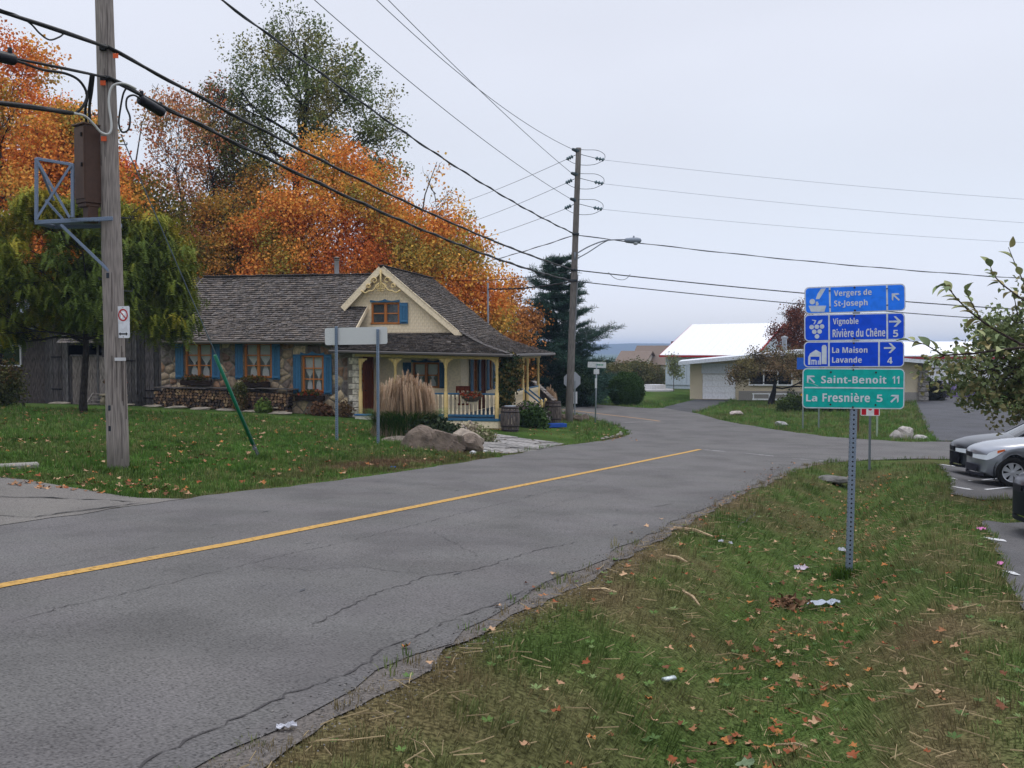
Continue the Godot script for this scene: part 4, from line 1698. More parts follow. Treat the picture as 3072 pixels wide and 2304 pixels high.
	m.col = lin(150, 152, 160)
	m.cube(Vector3(3.2, 2.0, 0.02), Vector3(5.6, 0.08, 0.06))
	obj("door_rail", m, M.metal, s)
	# purple crates stacked against it
	var crate := MB.new()
	crate.col = lin(120, 100, 150)
	for i in 4:
		crate.cube(Vector3(0, 0.06 + i * 0.13, 0.3), Vector3(0.72, 0.09, 0.04), 0.01)
		crate.cube(Vector3(0, 0.06 + i * 0.13, -0.3), Vector3(0.72, 0.09, 0.04), 0.01)
		crate.cube(Vector3(0.34, 0.06 + i * 0.13, 0), Vector3(0.04, 0.09, 0.56), 0.01)
		crate.cube(Vector3(-0.34, 0.06 + i * 0.13, 0), Vector3(0.04, 0.09, 0.56), 0.01)
	for x in [-0.34, 0.34]:
		for z in [-0.28, 0.28]:
			crate.cube(Vector3(x, 0.24, z), Vector3(0.06, 0.48, 0.06))
	crate.cube(Vector3(0, 0.02, 0), Vector3(0.7, 0.03, 0.6))
	var cm := crate.done()
	var word := ["leftmost", "second", "third", "fourth"]
	for i in 4:
		for j in 2:
			var p := on(30.0 + i * 0.78, 70.0 - i * 0.08, j * 0.5)
			var o := shared("purple_crate", cm, M.plastic, self, Transform3D(Basis(Vector3.UP, rf(-0.08, 0.08)), p))
			tag(o, "purple slatted crate, %s of the %s row by the white outbuilding" % [word[i], "upper" if j else "lower"], "crate", "purple crates by the white outbuilding")

	# far houses with tan roofs
	for q in [[15.9, 150.0, 4.4, "smaller distant house with a tan gabled roof", 3.5, 1.0], [18.6, 152.0, 6.6, "larger distant house with a long tan roof beside the white-roofed barn", 4.4, 1.9]]:
		var y0 := land(q[0], q[1])
		var hs := thing("distant_house", q[3], "house", Vector3(q[0], y0, -q[1]), deg_to_rad(-28))
		m = MB.new()
		m.col = lin(206, 196, 184)
		m.cube(Vector3(q[2] / 2, 1.5, -3), Vector3(q[2], 3.4, 6))
		m.prism(PackedVector2Array([Vector2(-6, 3.1), Vector2(0, 3.1), Vector2(-3, q[4] + 1.2)]), 0.02, q[2] - 0.02, Transform3D(Basis(Vector3(0, 0, 1), Vector3.UP, Vector3(1, 0, 0)), Vector3.ZERO))
		obj("wall", m, M.painted, hs)
		m = MB.new()
		m.col = lin(150, 132, 118)
		m.bar(Vector3(q[2] / 2, 2.85, 0.5), Vector3(q[2] / 2, q[4] + 1.4, -3), q[2] + 0.8, 0.15, Vector3.RIGHT)
		m.bar(Vector3(q[2] / 2, 2.85, -6.5), Vector3(q[2] / 2, q[4] + 1.4, -3), q[2] + 0.8, 0.15, Vector3.RIGHT)
		obj("roof", m, M.shingle, hs)
		m = MB.new()
		for i in 2:
			m.cube(Vector3(q[2] * (0.3 + 0.4 * i), 1.7, 0.03), Vector3(0.9, 1.1, 0.05))
		obj("window", m, M.dark_glass, hs)
		if q[2] > 5:
			m = MB.new()
			m.col = lin(110, 86, 78)
			m.cube(Vector3(q[2] - 0.8, q[4] + 1.4, -2.6), Vector3(0.7, 1.4, 0.7))
			obj("chimney", m, M.mortar, hs)


# ---------------------------------------------------------------- trees

var _clump := {}


func clump(kind: String) -> ArrayMesh:
	if _clump.has(kind):
		return _clump[kind]
	var m := MB.new()
	var spec: Array = {"broad": [24, 0.6, 0.135], "small": [20, 0.46, 0.11], "sparse": [9, 0.6, 0.14], "apple": [12, 0.3, 0.1], "hedge": [26, 0.22, 0.07]}.get(kind, [])
	if spec:
		for k in spec[0]:
			var o: Vector3 = rdir() * spec[1] * pow(rng.randf(), 0.4)
			var d := (rdir() + Vector3(0, -0.45, 0)).normalized()
			var s: Vector3 = d.cross(rdir()).normalized()
			var l: float = spec[2] * rf(0.75, 1.3)
			var up := d.cross(s) * l * 0.18
			m.col = gray(rf(0.72, 1.2))
			m.tri(o, o + d * l * 0.5 + s * l * 0.42 + up, o + d * l, s.cross(d))
			m.tri(o, o + d * l, o + d * l * 0.5 - s * l * 0.42 + up, s.cross(d))
	elif kind == "needles":
		for k in 46:
			var o := Vector3(rf(-0.3, 0.3), rf(-0.05, 0.05), rf(-0.12, 0.12))
			var d := (rdir() + Vector3(0.5, 0.35, 0)).normalized()
			var s: Vector3 = d.cross(rdir()).normalized() * 0.012
			m.col = gray(rf(0.7, 1.2))
			m.tri(o - s, o + s, o + d * rf(0.12, 0.2), Vector3.UP)
	elif kind == "frond":
		for f in 4:
			var o := Vector3(rf(-0.2, 0.2), rf(-0.1, 0.1), rf(-0.2, 0.2))
			var d := (Vector3(rf(-1, 1), rf(-0.75, 0.3), rf(-1, 1))).normalized()
			var s := d.cross(Vector3.UP).normalized()
			for k in 9:
				var p := o + d * (k * 0.045) + Vector3(0, -0.0025 * k * k, 0)
				for sg in [-1.0, 1.0]:
					m.col = gray(rf(0.75, 1.2))
					var e: Vector3 = p + s * sg * rf(0.06, 0.1) + d * 0.03 + Vector3(0, rf(-0.05, 0.01), 0)
					m.tri(p, p + d * 0.045, e, Vector3.UP)
	_clump[kind] = m.done()
	return _clump[kind]


func limb(m: MB, a: Vector3, b: Vector3, r0: float, r1: float, sag: float, sides := 5, seg := 4) -> Array:
	var pts := []
	var rad := []
	var side := (b - a).cross(rdir()).normalized() * (b - a).length() * 0.07
	for i in seg + 1:
		var t := float(i) / seg
		pts.append(a.lerp(b, t) + Vector3(0, -sag * sin(t * PI) * (b - a).length(), 0) + side * sin(t * TAU) * (1.0 if i < seg else 0.0))
		rad.append(lerpf(r0, r1, t))
	m.tube(pts, rad, sides, false)
	return pts


# lobes: [x, y, z, rx, ry, rz] round the foot; clumps are thinned by a noise so that light shows through
func broadleaf(called: String, label: String, group: String, at: Vector3, lobes: Array, r: float, n: int, kind: String, pal: Array, gaps := 0.0, bark := Color(0.09, 0.075, 0.06), twigs := 7, scale := 1.0, trunk_to := 0.75, cat := "tree") -> Node3D:
	var t := thing(called, label, cat, at, 0, group)
	var w := MB.new(true)
	w.col = bark
	var top := 0.0
	var mid := Vector3.ZERO
	var low := 1e9
	for l in lobes:
		top = maxf(top, l[1] + l[4] * 0.7)
		low = minf(low, l[1])
		mid += Vector3(l[0], 0, l[2]) / lobes.size()
	var tp := []
	var tr := []
	for i in 9:
		var k := i / 8.0
		tp.append(Vector3(mid.x * k * k, -0.3 + (top * trunk_to + 0.3) * k, mid.z * k * k) + Vector3(sin(k * 9.0 + at.x) * 0.02 * top * k, 0, cos(k * 7.0 + at.z) * 0.015 * top * k))
		tr.append(r * (1.25 if i == 0 else lerpf(1.0, 0.18, k)))
	w.tube(tp, tr, 9, true)
	var xs := []
	var cs := []
	var vol := 0.0
	for l in lobes:
		vol += pow(l[3] * l[4] * l[5], 0.667)
	var li := 0
	for l in lobes:
		var c := Vector3(l[0], l[1], l[2])
		var rr := Vector3(l[3], l[4], l[5])
		var hgt := clampf((c.y - rr.y * 0.5) * 0.9, 0.25 * top * trunk_to, top * trunk_to * 0.98)
		var k := (hgt + 0.3) / (top * trunk_to + 0.3)
		var i0 := clampi(int(k * 8), 0, 7)
		var from: Vector3 = tp[i0].lerp(tp[i0 + 1], k * 8 - i0)
		var lr := lerpf(tr[i0], tr[i0 + 1], k * 8 - i0) * 0.55
		var path := limb(w, from, c + Vector3(0, rr.y * 0.25, 0), lr, lr * 0.35, 0.05, 6, 5)
		for b in twigs:
			var e := c + rdir() * rr * rf(0.6, 1.05)
			e.y += rr.y * 0.12
			var s: Vector3 = path[2 + b % 4]
			var sub := limb(w, s, e, lr * 0.34, 0.012, 0.03, 4, 4)
			for q in 3:
				var p: Vector3 = sub[2 + q % 2]
				limb(w, p, p + ((e - s).normalized() + rdir() * 0.8).normalized() * rr.length() * rf(0.15, 0.32), 0.014, 0.006, 0.0, 3, 2)
		var cnt := int(n * pow(rr.x * rr.y * rr.z, 0.667) / vol)
		var hue := rng.randi()
		for i in cnt:
			var d := rdir()
			var p := c + d * rr * pow(rng.randf(), 0.42) * (1.0 + 0.5 * wob.get_noise_3d(d.x * 26 + li * 50, d.y * 26, d.z * 26)) * (1.0 if rng.randf() < 0.9 else rf(1.0, 1.3))
			var g := wob.get_noise_3d((at.x + p.x) * 12.0, p.y * 12.0, (at.z + p.z) * 12.0) + 0.5 * wob.get_noise_3d(p.x * 34.0, p.y * 34.0, p.z * 34.0)
			if g < gaps - 0.45 + 0.16 * (p.y - low) / maxf(top - low, 1.0):
				continue
			xs.append(Transform3D(Basis(rdir(), rf(0, TAU)).scaled(Vector3.ONE * rf(0.75, 1.3) * scale), p) if kind != "frond" and kind != "hedge" else Transform3D(Basis(Vector3.UP, rf(0, TAU)).scaled(Vector3.ONE * rf(0.75, 1.3) * scale), p))
			var gv := 0.5 + 0.95 * wob.get_noise_3d((at.x + p.x) * 5.0 + 90.0, p.y * 5.0, (at.z + p.z) * 5.0) + rf(-0.22, 0.22) + (hue % 5 - 2) * 0.05
			cs.append(tone(pal[clampi(int(gv * pal.size()), 0, pal.size() - 1)], rf(0.75, 1.25)))
		li += 1
	obj("trunk", w, M.bark, t)
	if xs.size():
		var cr := many("crown", clump(kind), M.leaf, xs, cs, t)
		cr.set_meta("kind", "stuff")
	return t


func ovoid(h0: float, h1: float, rad: float, n: int, size: float, depth := 1.0) -> Array:
	var out := []
	if size > 1.3:
		n = int(n * 1.7)
		size *= 0.74
	for i in n:
		var t := (i + 0.5) / n
		var y := lerpf(h0, h1, t)
		var prof := sqrt(maxf(0.05, sin(PI * clampf(0.12 + 0.86 * t, 0, 1))))
		var a := i * 2.4 + rf(-0.4, 0.4)
		var d := rad * prof * rf(0.35, 0.8)
		var s := size * rf(0.8, 1.2) * lerpf(1.1, 0.75, t)
		out.append([cos(a) * d, y, sin(a) * d * depth, s, s * 0.8, s])
	return out


func bare_tree(called: String, label: String, at: Vector3, h: float, spread: float, n: int, pal: Array, leaves: int) -> void:
	var t := thing(called, label, "tree", at, 0, "bare trees behind the cottage")
	var w := MB.new(true)
	w.col = Color(0.13, 0.115, 0.105)
	limb(w, Vector3(0, -0.3, 0), Vector3(rf(-0.4, 0.4), h, 0), 0.16, 0.015, 0.0, 6, 8)
	var xs := []
	var cs := []
	for i in n:
		var k := rf(0.35, 0.97)
		var a := rf(0, TAU)
		var s := Vector3(0, h * k, 0)
		var L := spread * (1.15 - k) * rf(0.7, 1.3)
		var e := s + Vector3(cos(a) * L, L * rf(0.9, 1.7), sin(a) * L)
		var p := limb(w, s, e, 0.045 * (1.2 - k) + 0.012, 0.007, 0.0, 4, 4)
		for q in 5:
			var b: Vector3 = p[1 + q % 4]
			var tip := b + ((e - s).normalized() + rdir() * 0.7).normalized() * L * rf(0.25, 0.5)
			limb(w, b, tip, 0.012, 0.005, 0.0, 3, 2)
			if rng.randf() < 0.5 and xs.size() < leaves:
				xs.append(Transform3D(Basis(rdir(), rf(0, TAU)), tip))
				cs.append(tone(pal[rng.randi() % pal.size()], rf(0.8, 1.2)))
	obj("trunk", w, M.bark, t)
	if xs.size():
		var cr := many("crown", clump("sparse"), M.leaf, xs, cs, t)
		cr.set_meta("kind", "stuff")


func pine(called: String, label: String, at: Vector3, h: float, rad: float, whorls: int, cat := "tree") -> void:
	var t := thing(called, label, cat, at)
	var w := MB.new(true)
	w.col = Color(0.07, 0.06, 0.05)
	limb(w, Vector3(0, -0.3, 0), Vector3(0.1, h, 0), 0.2, 0.02, 0.0, 8, 7)
	var xs := []
	var cs := []
	for i in whorls:
		var k := (i + 0.3) / whorls
		var y := h * (0.06 + 0.92 * k)
		var nb := 6
		for b in nb:
			var a := TAU * (b + rf(-0.3, 0.3)) / nb + i * 0.9
			var L := rad * pow(1.0 - k, 0.72) * rf(0.45, 1.2) + 0.3
			var s := Vector3(0, y, 0)
			var e := s + Vector3(cos(a) * L, L * (0.1 + 0.35 * k + rf(-0.12, 0.12)), sin(a) * L)
			var p := limb(w, s, e, 0.05 * (1.2 - k), 0.012, 0.07, 4, 5)
			var q := int(7 + L * 10)
			for j in q:
				var f := 0.22 + 0.78 * (j + rf(0, 1)) / q
				var idx := clampi(int(f * 5), 0, 4)
				var pt: Vector3 = p[idx].lerp(p[idx + 1], f * 5 - idx)
				var off := Vector3(rf(-1, 1), rf(-0.2, 0.35), rf(-1, 1)) * L * 0.2 * (1.2 - 0.6 * f)
				var dir := (Vector3(cos(a), 0.25, sin(a)) + off.normalized() * 0.6).normalized()
				var z := dir.cross(Vector3.UP).normalized()
				xs.append(Transform3D(Basis(dir, z.cross(dir), z).scaled(Vector3.ONE * rf(0.9, 1.6)), pt + off))
				cs.append(tone(lin(58, 84, 70), rf(0.6, 1.25)))
	obj("trunk", w, M.bark, t)
	var cr := many("crown", clump("needles"), M.leaf, xs, cs, t)
	cr.set_meta("kind", "stuff")


func at_land(x: float, f: float) -> Vector3:
	return on(x, f)


func trees() -> void:
	var orange := [lin(168, 154, 70), lin(214, 164, 76), lin(236, 162, 76), lin(232, 144, 68), lin(208, 118, 60)]
	var rust := [lin(172, 136, 62), lin(222, 146, 66), lin(230, 128, 66), lin(208, 100, 60)]
	var gold := [lin(166, 148, 70), lin(216, 174, 80), lin(240, 180, 86), lin(236, 154, 72), lin(218, 134, 66)]
	var mixed := [lin(116, 114, 56), lin(140, 130, 62), lin(186, 146, 66), lin(212, 150, 72)]
	var olive := [lin(104, 106, 58), lin(86, 96, 56), lin(124, 112, 60), lin(92, 92, 50)]
	var yg := [lin(92, 108, 48), lin(112, 124, 52), lin(138, 142, 56), lin(176, 162, 62)]
	var pinkish := [lin(216, 150, 104), lin(206, 156, 104), lin(196, 130, 92), lin(160, 136, 80)]
	var dim := [lin(96, 88, 46), lin(118, 92, 46), lin(84, 82, 46), lin(140, 98, 46)]
	var g := "autumn trees behind the cottage and barn"
	broadleaf("maple_tree", "tall orange maple at the far left edge behind the barn", g, at_land(-24.6, 47), ovoid(4, 17.6, 4.6, 17, 2.6), 0.34, 4600, "broad", orange, 0.24)
	broadleaf("maple_tree", "rust red maple just left of the near utility pole's equipment box", g, at_land(-21.2, 51), ovoid(5, 13.2, 3.0, 12, 2.1), 0.26, 2400, "broad", rust, 0.24)
	broadleaf("maple_tree", "orange-gold maple filling the skyline directly behind the near pole", g, at_land(-20.3, 45), ovoid(5, 13.6, 2.6, 15, 1.9), 0.26, 2600, "broad", orange, 0.24)
	broadleaf("maple_tree", "orange-brown maple behind the lawn tree, left of the equipment cabinet", g, at_land(-25.5, 56), ovoid(6, 17.0, 3.6, 15, 2.2), 0.28, 2600, "broad", rust, 0.22)
	broadleaf("maple_tree", "green and gold maple between the pinkish one and the broad orange one", g, at_land(-14.6, 57), ovoid(5, 13.4, 2.6, 14, 1.8), 0.24, 2000, "broad", mixed, 0.26)
	broadleaf("maple_tree", "thin pinkish maple with half bare top right of the near pole", g, at_land(-18.0, 53), ovoid(7, 17.2, 2.4, 13, 1.6), 0.2, 900, "broad", pinkish, 0.36)
	broadleaf("maple_tree", "slender sparse tree with a dark trunk between the pinkish maple and the tall oak", g, at_land(-17.0, 57), ovoid(8, 19.0, 1.9, 13, 1.4), 0.24, 850, "broad", [lin(120, 106, 60), lin(190, 116, 70), lin(104, 100, 58)], 0.42, Color(0.05, 0.042, 0.038))
	var oak := [[-0.2, 21.5, 0, 2.2, 1.7, 2.0], [-1.8, 20.2, 0.6, 2.2, 1.6, 2.0], [1.7, 20.0, -0.6, 2.3, 1.5, 2.0], [-3.2, 18.0, 0, 2.1, 1.6, 2.0], [3.4, 18.2, 0.4, 2.3, 1.5, 2.0], [0.3, 18.2, 1.2, 2.4, 1.7, 2.0], [-2.6, 16.0, -0.8, 2.4, 1.5, 2.0],
		[1.4, 16.4, 0.8, 2.2, 1.5, 2.0], [4.6, 16.0, 0, 1.9, 1.2, 1.8], [-4.3, 15.4, 0.5, 1.9, 1.4, 1.9], [3.6, 14.0, -0.5, 2.2, 1.0, 1.9], [-3.0, 13.8, 0.2, 2.2, 1.3, 1.9], [0.0, 14.2, -1.0, 1.9, 1.2, 1.9], [5.0, 13.6, 0.3, 1.2, 0.8, 1.2]]
	broadleaf("oak_tree", "tallest tree, a dark olive oak with thick black trunk reaching the view's top", g, at_land(-12.6, 58), oak, 0.5, 2900, "small", [lin(112, 124, 74), lin(100, 114, 68), lin(130, 132, 76), lin(146, 136, 80)], 0.3, Color(0.03, 0.027, 0.026), 9, 1.15, 0.93)
	var t6 := [[0, 13.0, 0, 2.2, 1.5, 2.0], [-2.0, 10.4, 0.4, 1.7, 1.3, 1.8], [1.9, 11.7, 0.2, 2.2, 1.5, 2.0], [0.2, 10.4, 1.3, 2.3, 1.6, 2.0], [-2.8, 9.4, 0, 2.0, 1.5, 2.0], [2.9, 9.6, 0, 2.2, 1.5, 2.0], [-0.8, 8.2, 1.4, 2.3, 1.5, 2.0], [1.6, 7.7, 1.2, 2.3, 1.5, 2.0], [3.6, 7.2, 0.4, 1.9, 1.4, 2.0], [-2.6, 7.0, 0.8, 2.1, 1.5, 2.0], [0.4, 6.0, 1.2, 2.4, 1.4, 2.0]]
	broadleaf("maple_tree", "broad orange maple rising behind the middle of the cottage roof", g, at_land(-9.7, 52), t6, 0.32, 3300, "broad", orange, 0.24)
	var t7 := [[0, 9.6, 0, 1.5, 1.4, 1.5], [-1.4, 8.6, 0.3, 1.6, 1.3, 1.5], [1.1, 8.4, 0, 1.5, 1.3, 1.5], [0, 7.6, 0.9, 1.7, 1.3, 1.5], [-1.8, 6.8, 0, 1.6, 1.3, 1.5], [1.8, 6.7, 0.2, 1.5, 1.2, 1.5], [0.3, 5.9, 0.9, 1.8, 1.3, 1.5], [2.2, 5.2, 0.4, 1.3, 1.1, 1.4], [-1.4, 5.0, 0.6, 1.8, 1.2, 1.5], [0.8, 4.3, 0.8, 1.8, 1.1, 1.5]]
	broadleaf("maple_tree", "golden orange maple behind the right end of the cottage roof", g, at_land(-3.6, 51), t7, 0.24, 2300, "broad", gold, 0.26)
	broadleaf("maple_tree", "olive and amber tree behind the left end of the cottage roof", g, at_land(-15.6, 53), ovoid(3.5, 11.2, 2.9, 13, 2.0), 0.26, 2400, "broad", mixed, 0.22)
	broadleaf("maple_tree", "yellow-green tree behind the guy wire of the near pole", g, at_land(-18.8, 48), ovoid(3.0, 11.0, 3.2, 13, 2.1), 0.26, 2500, "broad", [lin(126, 112, 46), lin(110, 104, 46), lin(150, 118, 48), lin(170, 110, 46)], 0.12)
	broadleaf("maple_tree", "amber tree filling the gap between the gold maple and the broad orange one", g, at_land(-6.4, 56), ovoid(4.0, 11.2, 2.4, 11, 1.9), 0.22, 1700, "broad", [lin(216, 150, 76), lin(190, 136, 70), lin(160, 128, 64), lin(220, 162, 88)], 0.16)
	broadleaf("maple_tree", "small amber tree between the cottage gable and the dark pine", g, at_land(-0.3, 58), ovoid(1.8, 7.0, 1.6, 9, 1.1), 0.14, 900, "broad", [lin(216, 154, 82), lin(206, 140, 76), lin(170, 130, 76)], 0.25)
	broadleaf("maple_tree", "leafy amber understorey tree behind the barn roof", g, at_land(-26.5, 54), ovoid(2.5, 9.5, 3.6, 12, 2.2), 0.24, 2000, "broad", dim, 0.1)
	for q in [[-13.2, 50, "low dim green thicket behind the cottage's left roof end"], [-10.0, 56, "low dim brown thicket under the broad orange maple"], [-21.5, 47, "low dim thicket behind the barn's right side"]]:
		broadleaf("thicket", q[2], "undergrowth trees behind the buildings", at_land(q[0], q[1]), ovoid(1.2, 5.6, 2.6, 9, 1.8), 0.14, 1300, "broad", dim, 0.05, Color(0.06, 0.05, 0.042), 7, 1.0, 0.75, "tree")
	bare_tree("bare_tree", "bare grey treetop left of the tall oak against the sky", at_land(-17.0, 60), 20.0, 2.6, 26, pinkish, 30)
	bare_tree("bare_tree", "bare twiggy treetop above the golden orange maple", at_land(-4.0, 52), 13.2, 2.4, 30, gold, 60)
	bare_tree("bare_tree", "faint bare tree between the near pole and the pinkish maple", at_land(-20.2, 57), 18.6, 2.4, 24, pinkish, 24)
	bare_tree("bare_tree", "bare thin tree just right of the tall oak's crown", at_land(-6.6, 58), 13.6, 2.0, 22, gold, 30)
	# lawn tree
	var loc := [[0.1, 6.3, 0, 1.2, 0.8, 1.2], [-1.5, 5.9, 0.2, 1.2, 0.8, 1.2], [1.6, 5.9, -0.1, 1.2, 0.8, 1.2], [-2.3, 5.2, 0, 1.3, 0.9, 1.3], [2.3, 5.0, 0.2, 1.2, 0.9, 1.2], [0.5, 4.9, 1.0, 1.5, 0.9, 1.4], [-1.3, 4.4, 0.8, 1.5, 0.9, 1.4], [2.7, 4.0, 0, 1.1, 0.8, 1.2], [-2.8, 4.0, 0.2, 1.2, 0.8, 1.3], [1.0, 3.7, 0.9, 1.5, 0.8, 1.4], [-0.7, 3.4, -0.8, 1.5, 0.8, 1.4], [2.7, 2.9, 0.3, 1.0, 0.6, 1.1], [-2.3, 2.9, 0.5, 1.2, 0.6, 1.2]]
	for i in 22:
		var y := rf(0.0, 1.0)
		var w := 3.0 * sqrt(maxf(0.1, 1.0 - pow((y - 0.3) / 0.75, 2)))
		var an := rf(0, TAU)
		loc.append([cos(an) * w, 2.7 + y * 3.9 + rf(-0.3, 0.3), sin(an) * w * 0.6, rf(0.5, 0.95), rf(0.35, 0.6), rf(0.5, 0.9)])
	broadleaf("locust_tree", "feathery yellow-green lawn tree with a thin trunk in front of the barn", "", at_land(-13.5, 30.9), loc, 0.13, 14500, "frond", yg, 0.38, Color(0.05, 0.043, 0.038), 6, 0.7, 0.85)
	# beyond the crossroads
	pine("pine_tree", "dark bushy pine behind the corner utility pole", on(2.8, 60), 9.2, 4.3, 15)
	pine("young_conifer", "low dark conifer between the pine and the round bush", on(5.0, 64), 2.6, 1.2, 8, "shrub")
	broadleaf("dark_shrub", "dark green shrub at the foot of the pine behind the stop sign", "", on(3.7, 58), ovoid(0.4, 1.9, 1.0, 7, 0.9), 0.06, 900, "hedge", [lin(40, 58, 38), lin(50, 66, 40)], 0.0, Color(0.06, 0.05, 0.042), 3, 1.4, 0.75, "shrub")
	var bush := thing("round_bush", "clipped dome-shaped green bush on the lawn right of the street name sign", "bush", on(7.0, 60.0))
	var st := MB.new(true)
	st.col = Color(0.06, 0.05, 0.04)
	for i in 7:
		limb(st, Vector3(0, -0.1, 0), Vector3(rf(-0.6, 0.6), rf(0.8, 1.5), rf(-0.6, 0.6)), 0.03, 0.01, 0.0, 4, 3)
	obj("stem", st, M.bark, bush)
	var xs := []
	var cs := []
	for i in 2300:
		var d := rdir()
		if d.y < -0.75: continue
		var k := 0.86 + 0.14 * rng.randf() + 0.05 * wob.get_noise_3d(d.x * 40, d.y * 40, d.z * 40)
		var p := Vector3(d.x * 1.0, 0.9 + d.y * 1.02, d.z * 1.0) * Vector3(k, k, k)
		if d.y > 0.0 :
			p.x *= 1.0 + 0.08 * d.y
			p.z *= 1.0 + 0.08 * d.y
		xs.append(Transform3D(Basis(rdir(), rf(0, TAU)).scaled(Vector3.ONE * rf(0.7, 1.1)), Vector3(p.x, maxf(p.y, 0.06), p.z)))
		cs.append(tone(lin(60, 84, 38), rf(0.7, 1.25)))
	many("foliage", clump("hedge"), M.leaf, xs, cs, bush).set_meta("kind", "stuff")
	var ap := [[0, 2.6, 0, 1.5, 0.7, 1.4], [-1.3, 2.3, 0.2, 1.2, 0.65, 1.2], [1.2, 2.4, 0, 1.2, 0.7, 1.2], [-2.0, 1.8, 0, 0.9, 0.6, 1.0], [2.1, 1.9, 0.1, 1.0, 0.6, 1.0], [0.4, 2.1, 1.0, 1.2, 0.6, 1.0], [-0.6, 3.0, -0.4, 1.0, 0.5, 1.0], [1.0, 3.0, 0.2, 1.0, 0.5, 1.0], [2.6, 1.4, 0, 0.6, 0.5, 0.7]]
	broadleaf("apple_tree", "gnarled spreading apple tree on the lawn before the tan bungalow", "", on(16.0, 60.6), ap, 0.26, 820, "small", [lin(116, 112, 72), lin(132, 120, 76), lin(106, 96, 66), lin(126, 104, 78)], 0.32, Color(0.035, 0.03, 0.028), 9, 0.85, 0.5)
	broadleaf("copper_tree", "dark copper-red leaved tree rising behind the tan bungalow", "", on(21.2, 74), ovoid(2.5, 6.6, 1.3, 9, 1.1), 0.16, 900, "small", [lin(116, 66, 50), lin(96, 58, 46), lin(130, 82, 60)], 0.25, Color(0.05, 0.04, 0.035), 6, 1.0)
	broadleaf("sapling", "thin pale sapling before the grey barn wall", "", on(13.0, 79), ovoid(1.3, 2.9, 0.5, 6, 0.5), 0.035, 150, "apple", [lin(122, 130, 90), lin(140, 140, 96)], 0.2, Color(0.12, 0.1, 0.09), 4, 1.2, 0.9)
	for q in [[8.6, 88, 1.5, "olive shrub row, part left of the well ring"], [11.0, 92, 1.7, "olive apple tree behind the well ring on the far lawn"], [7.4, 100, 1.9, "hazy green tree beyond the round bush"], [14.2, 104, 1.7, "hazy brown tree against the grey barn's left corner"], [4.6, 110, 3.4, "hazy orange tree seen right of the pine"]]:
		broadleaf("far_tree", q[3], "trees beyond the far lawn", on(q[0], q[1]), ovoid(0.7, q[2], 1.9, 8, 0.9), 0.14, 800, "small", [lin(108, 104, 66), lin(94, 98, 62), lin(124, 108, 70)] if q[0] > 5 else gold, 0.12, Color(0.06, 0.05, 0.045), 5, 1.3)
	var k := 0
	for q in [[15.2, 53.6], [16.1, 53.7], [17.0, 53.8], [17.8, 53.9]]:
		broadleaf("low_hedge_bush", ["leftmost low dark bush of the row on the bungalow lawn", "second low dark bush of the row on the bungalow lawn", "third low dark bush of the row on the bungalow lawn", "rightmost low dark bush of the row on the bungalow lawn"][k], "low bushes in a row on the bungalow lawn", on(q[0], q[1]), ovoid(0.1, 0.55, 0.5, 4, 0.5), 0.03, 420, "hedge", [lin(58, 76, 36), lin(66, 80, 40)], 0.0, Color(0.06, 0.05, 0.04), 2, 1.2, 0.75, "bush")
		k += 1
	broadleaf("evergreen_bush", "small upright evergreen against the bungalow foundation", "", on(18.6, 65.2), ovoid(0.2, 0.9, 0.25, 4, 0.35), 0.03, 220, "hedge", [lin(50, 70, 40)], 0.0, Color(0.06, 0.05, 0.04), 2, 1.2, 0.75, "bush")
	broadleaf("evergreen_bush", "dark rounded bush at the foot of the bungalow's stone pier", "", on(27.5, 65.0), ovoid(0.3, 1.2, 0.7, 5, 0.7), 0.05, 600, "hedge", [lin(44, 54, 40), lin(60, 60, 48)], 0.0, Color(0.06, 0.05, 0.04), 2, 1.3, 0.75, "bush")
	# apple tree over the parked cars, and a nearer one whose twigs reach into view
	var at2 := [[0.2, 3.1, 0, 1.6, 0.9, 1.5], [-1.4, 2.7, 0.1, 1.3, 0.8, 1.3], [1.4, 2.9, 0, 1.4, 0.8, 1.3], [-2.3, 2.4, 0, 1.0, 0.6, 1.0], [-0.4, 2.3, 0.8, 1.5, 0.7, 1.2], [-1.5, 2.0, 0.2, 1.2, 0.5, 1.1], [0.8, 2.2, -0.6, 1.4, 0.7, 1.2], [-0.6, 3.6, 0.1, 1.1, 0.6, 1.0], [0.9, 3.6, 0, 1.1, 0.6, 1.0], [-2.0, 2.9, 0.3, 0.7, 0.5, 0.8]]
	broadleaf("apple_tree", "leafy apple tree hanging over the silver car's bonnet", "", on(10.6, 17.3), at2, 0.14, 3200, "apple", [lin(118, 128, 84), lin(104, 116, 78), lin(140, 134, 92), lin(96, 106, 76), lin(150, 132, 104)], 0.24, Color(0.08, 0.065, 0.055), 8, 0.9, 0.6)
	near_twigs()


func oval_leaf() -> ArrayMesh:
	var m := MB.new(true)
	var l := []
	for i in 7:
		var t := i / 6.0
		var w := 0.27 * sin(PI * pow(t, 0.8)) + 0.004
		var y := -0.35 * t * t
		l.append([Vector3(t, y + 0.14 * w / 0.27, w), Vector3(t, y, 0), Vector3(t, y + 0.14 * w / 0.27, -w)])
	for i in 6:
		for k in 2:
			m.quad(l[i][k], l[i + 1][k], l[i + 1][k + 1], l[i][k + 1], Vector3.UP)
	return m.done()


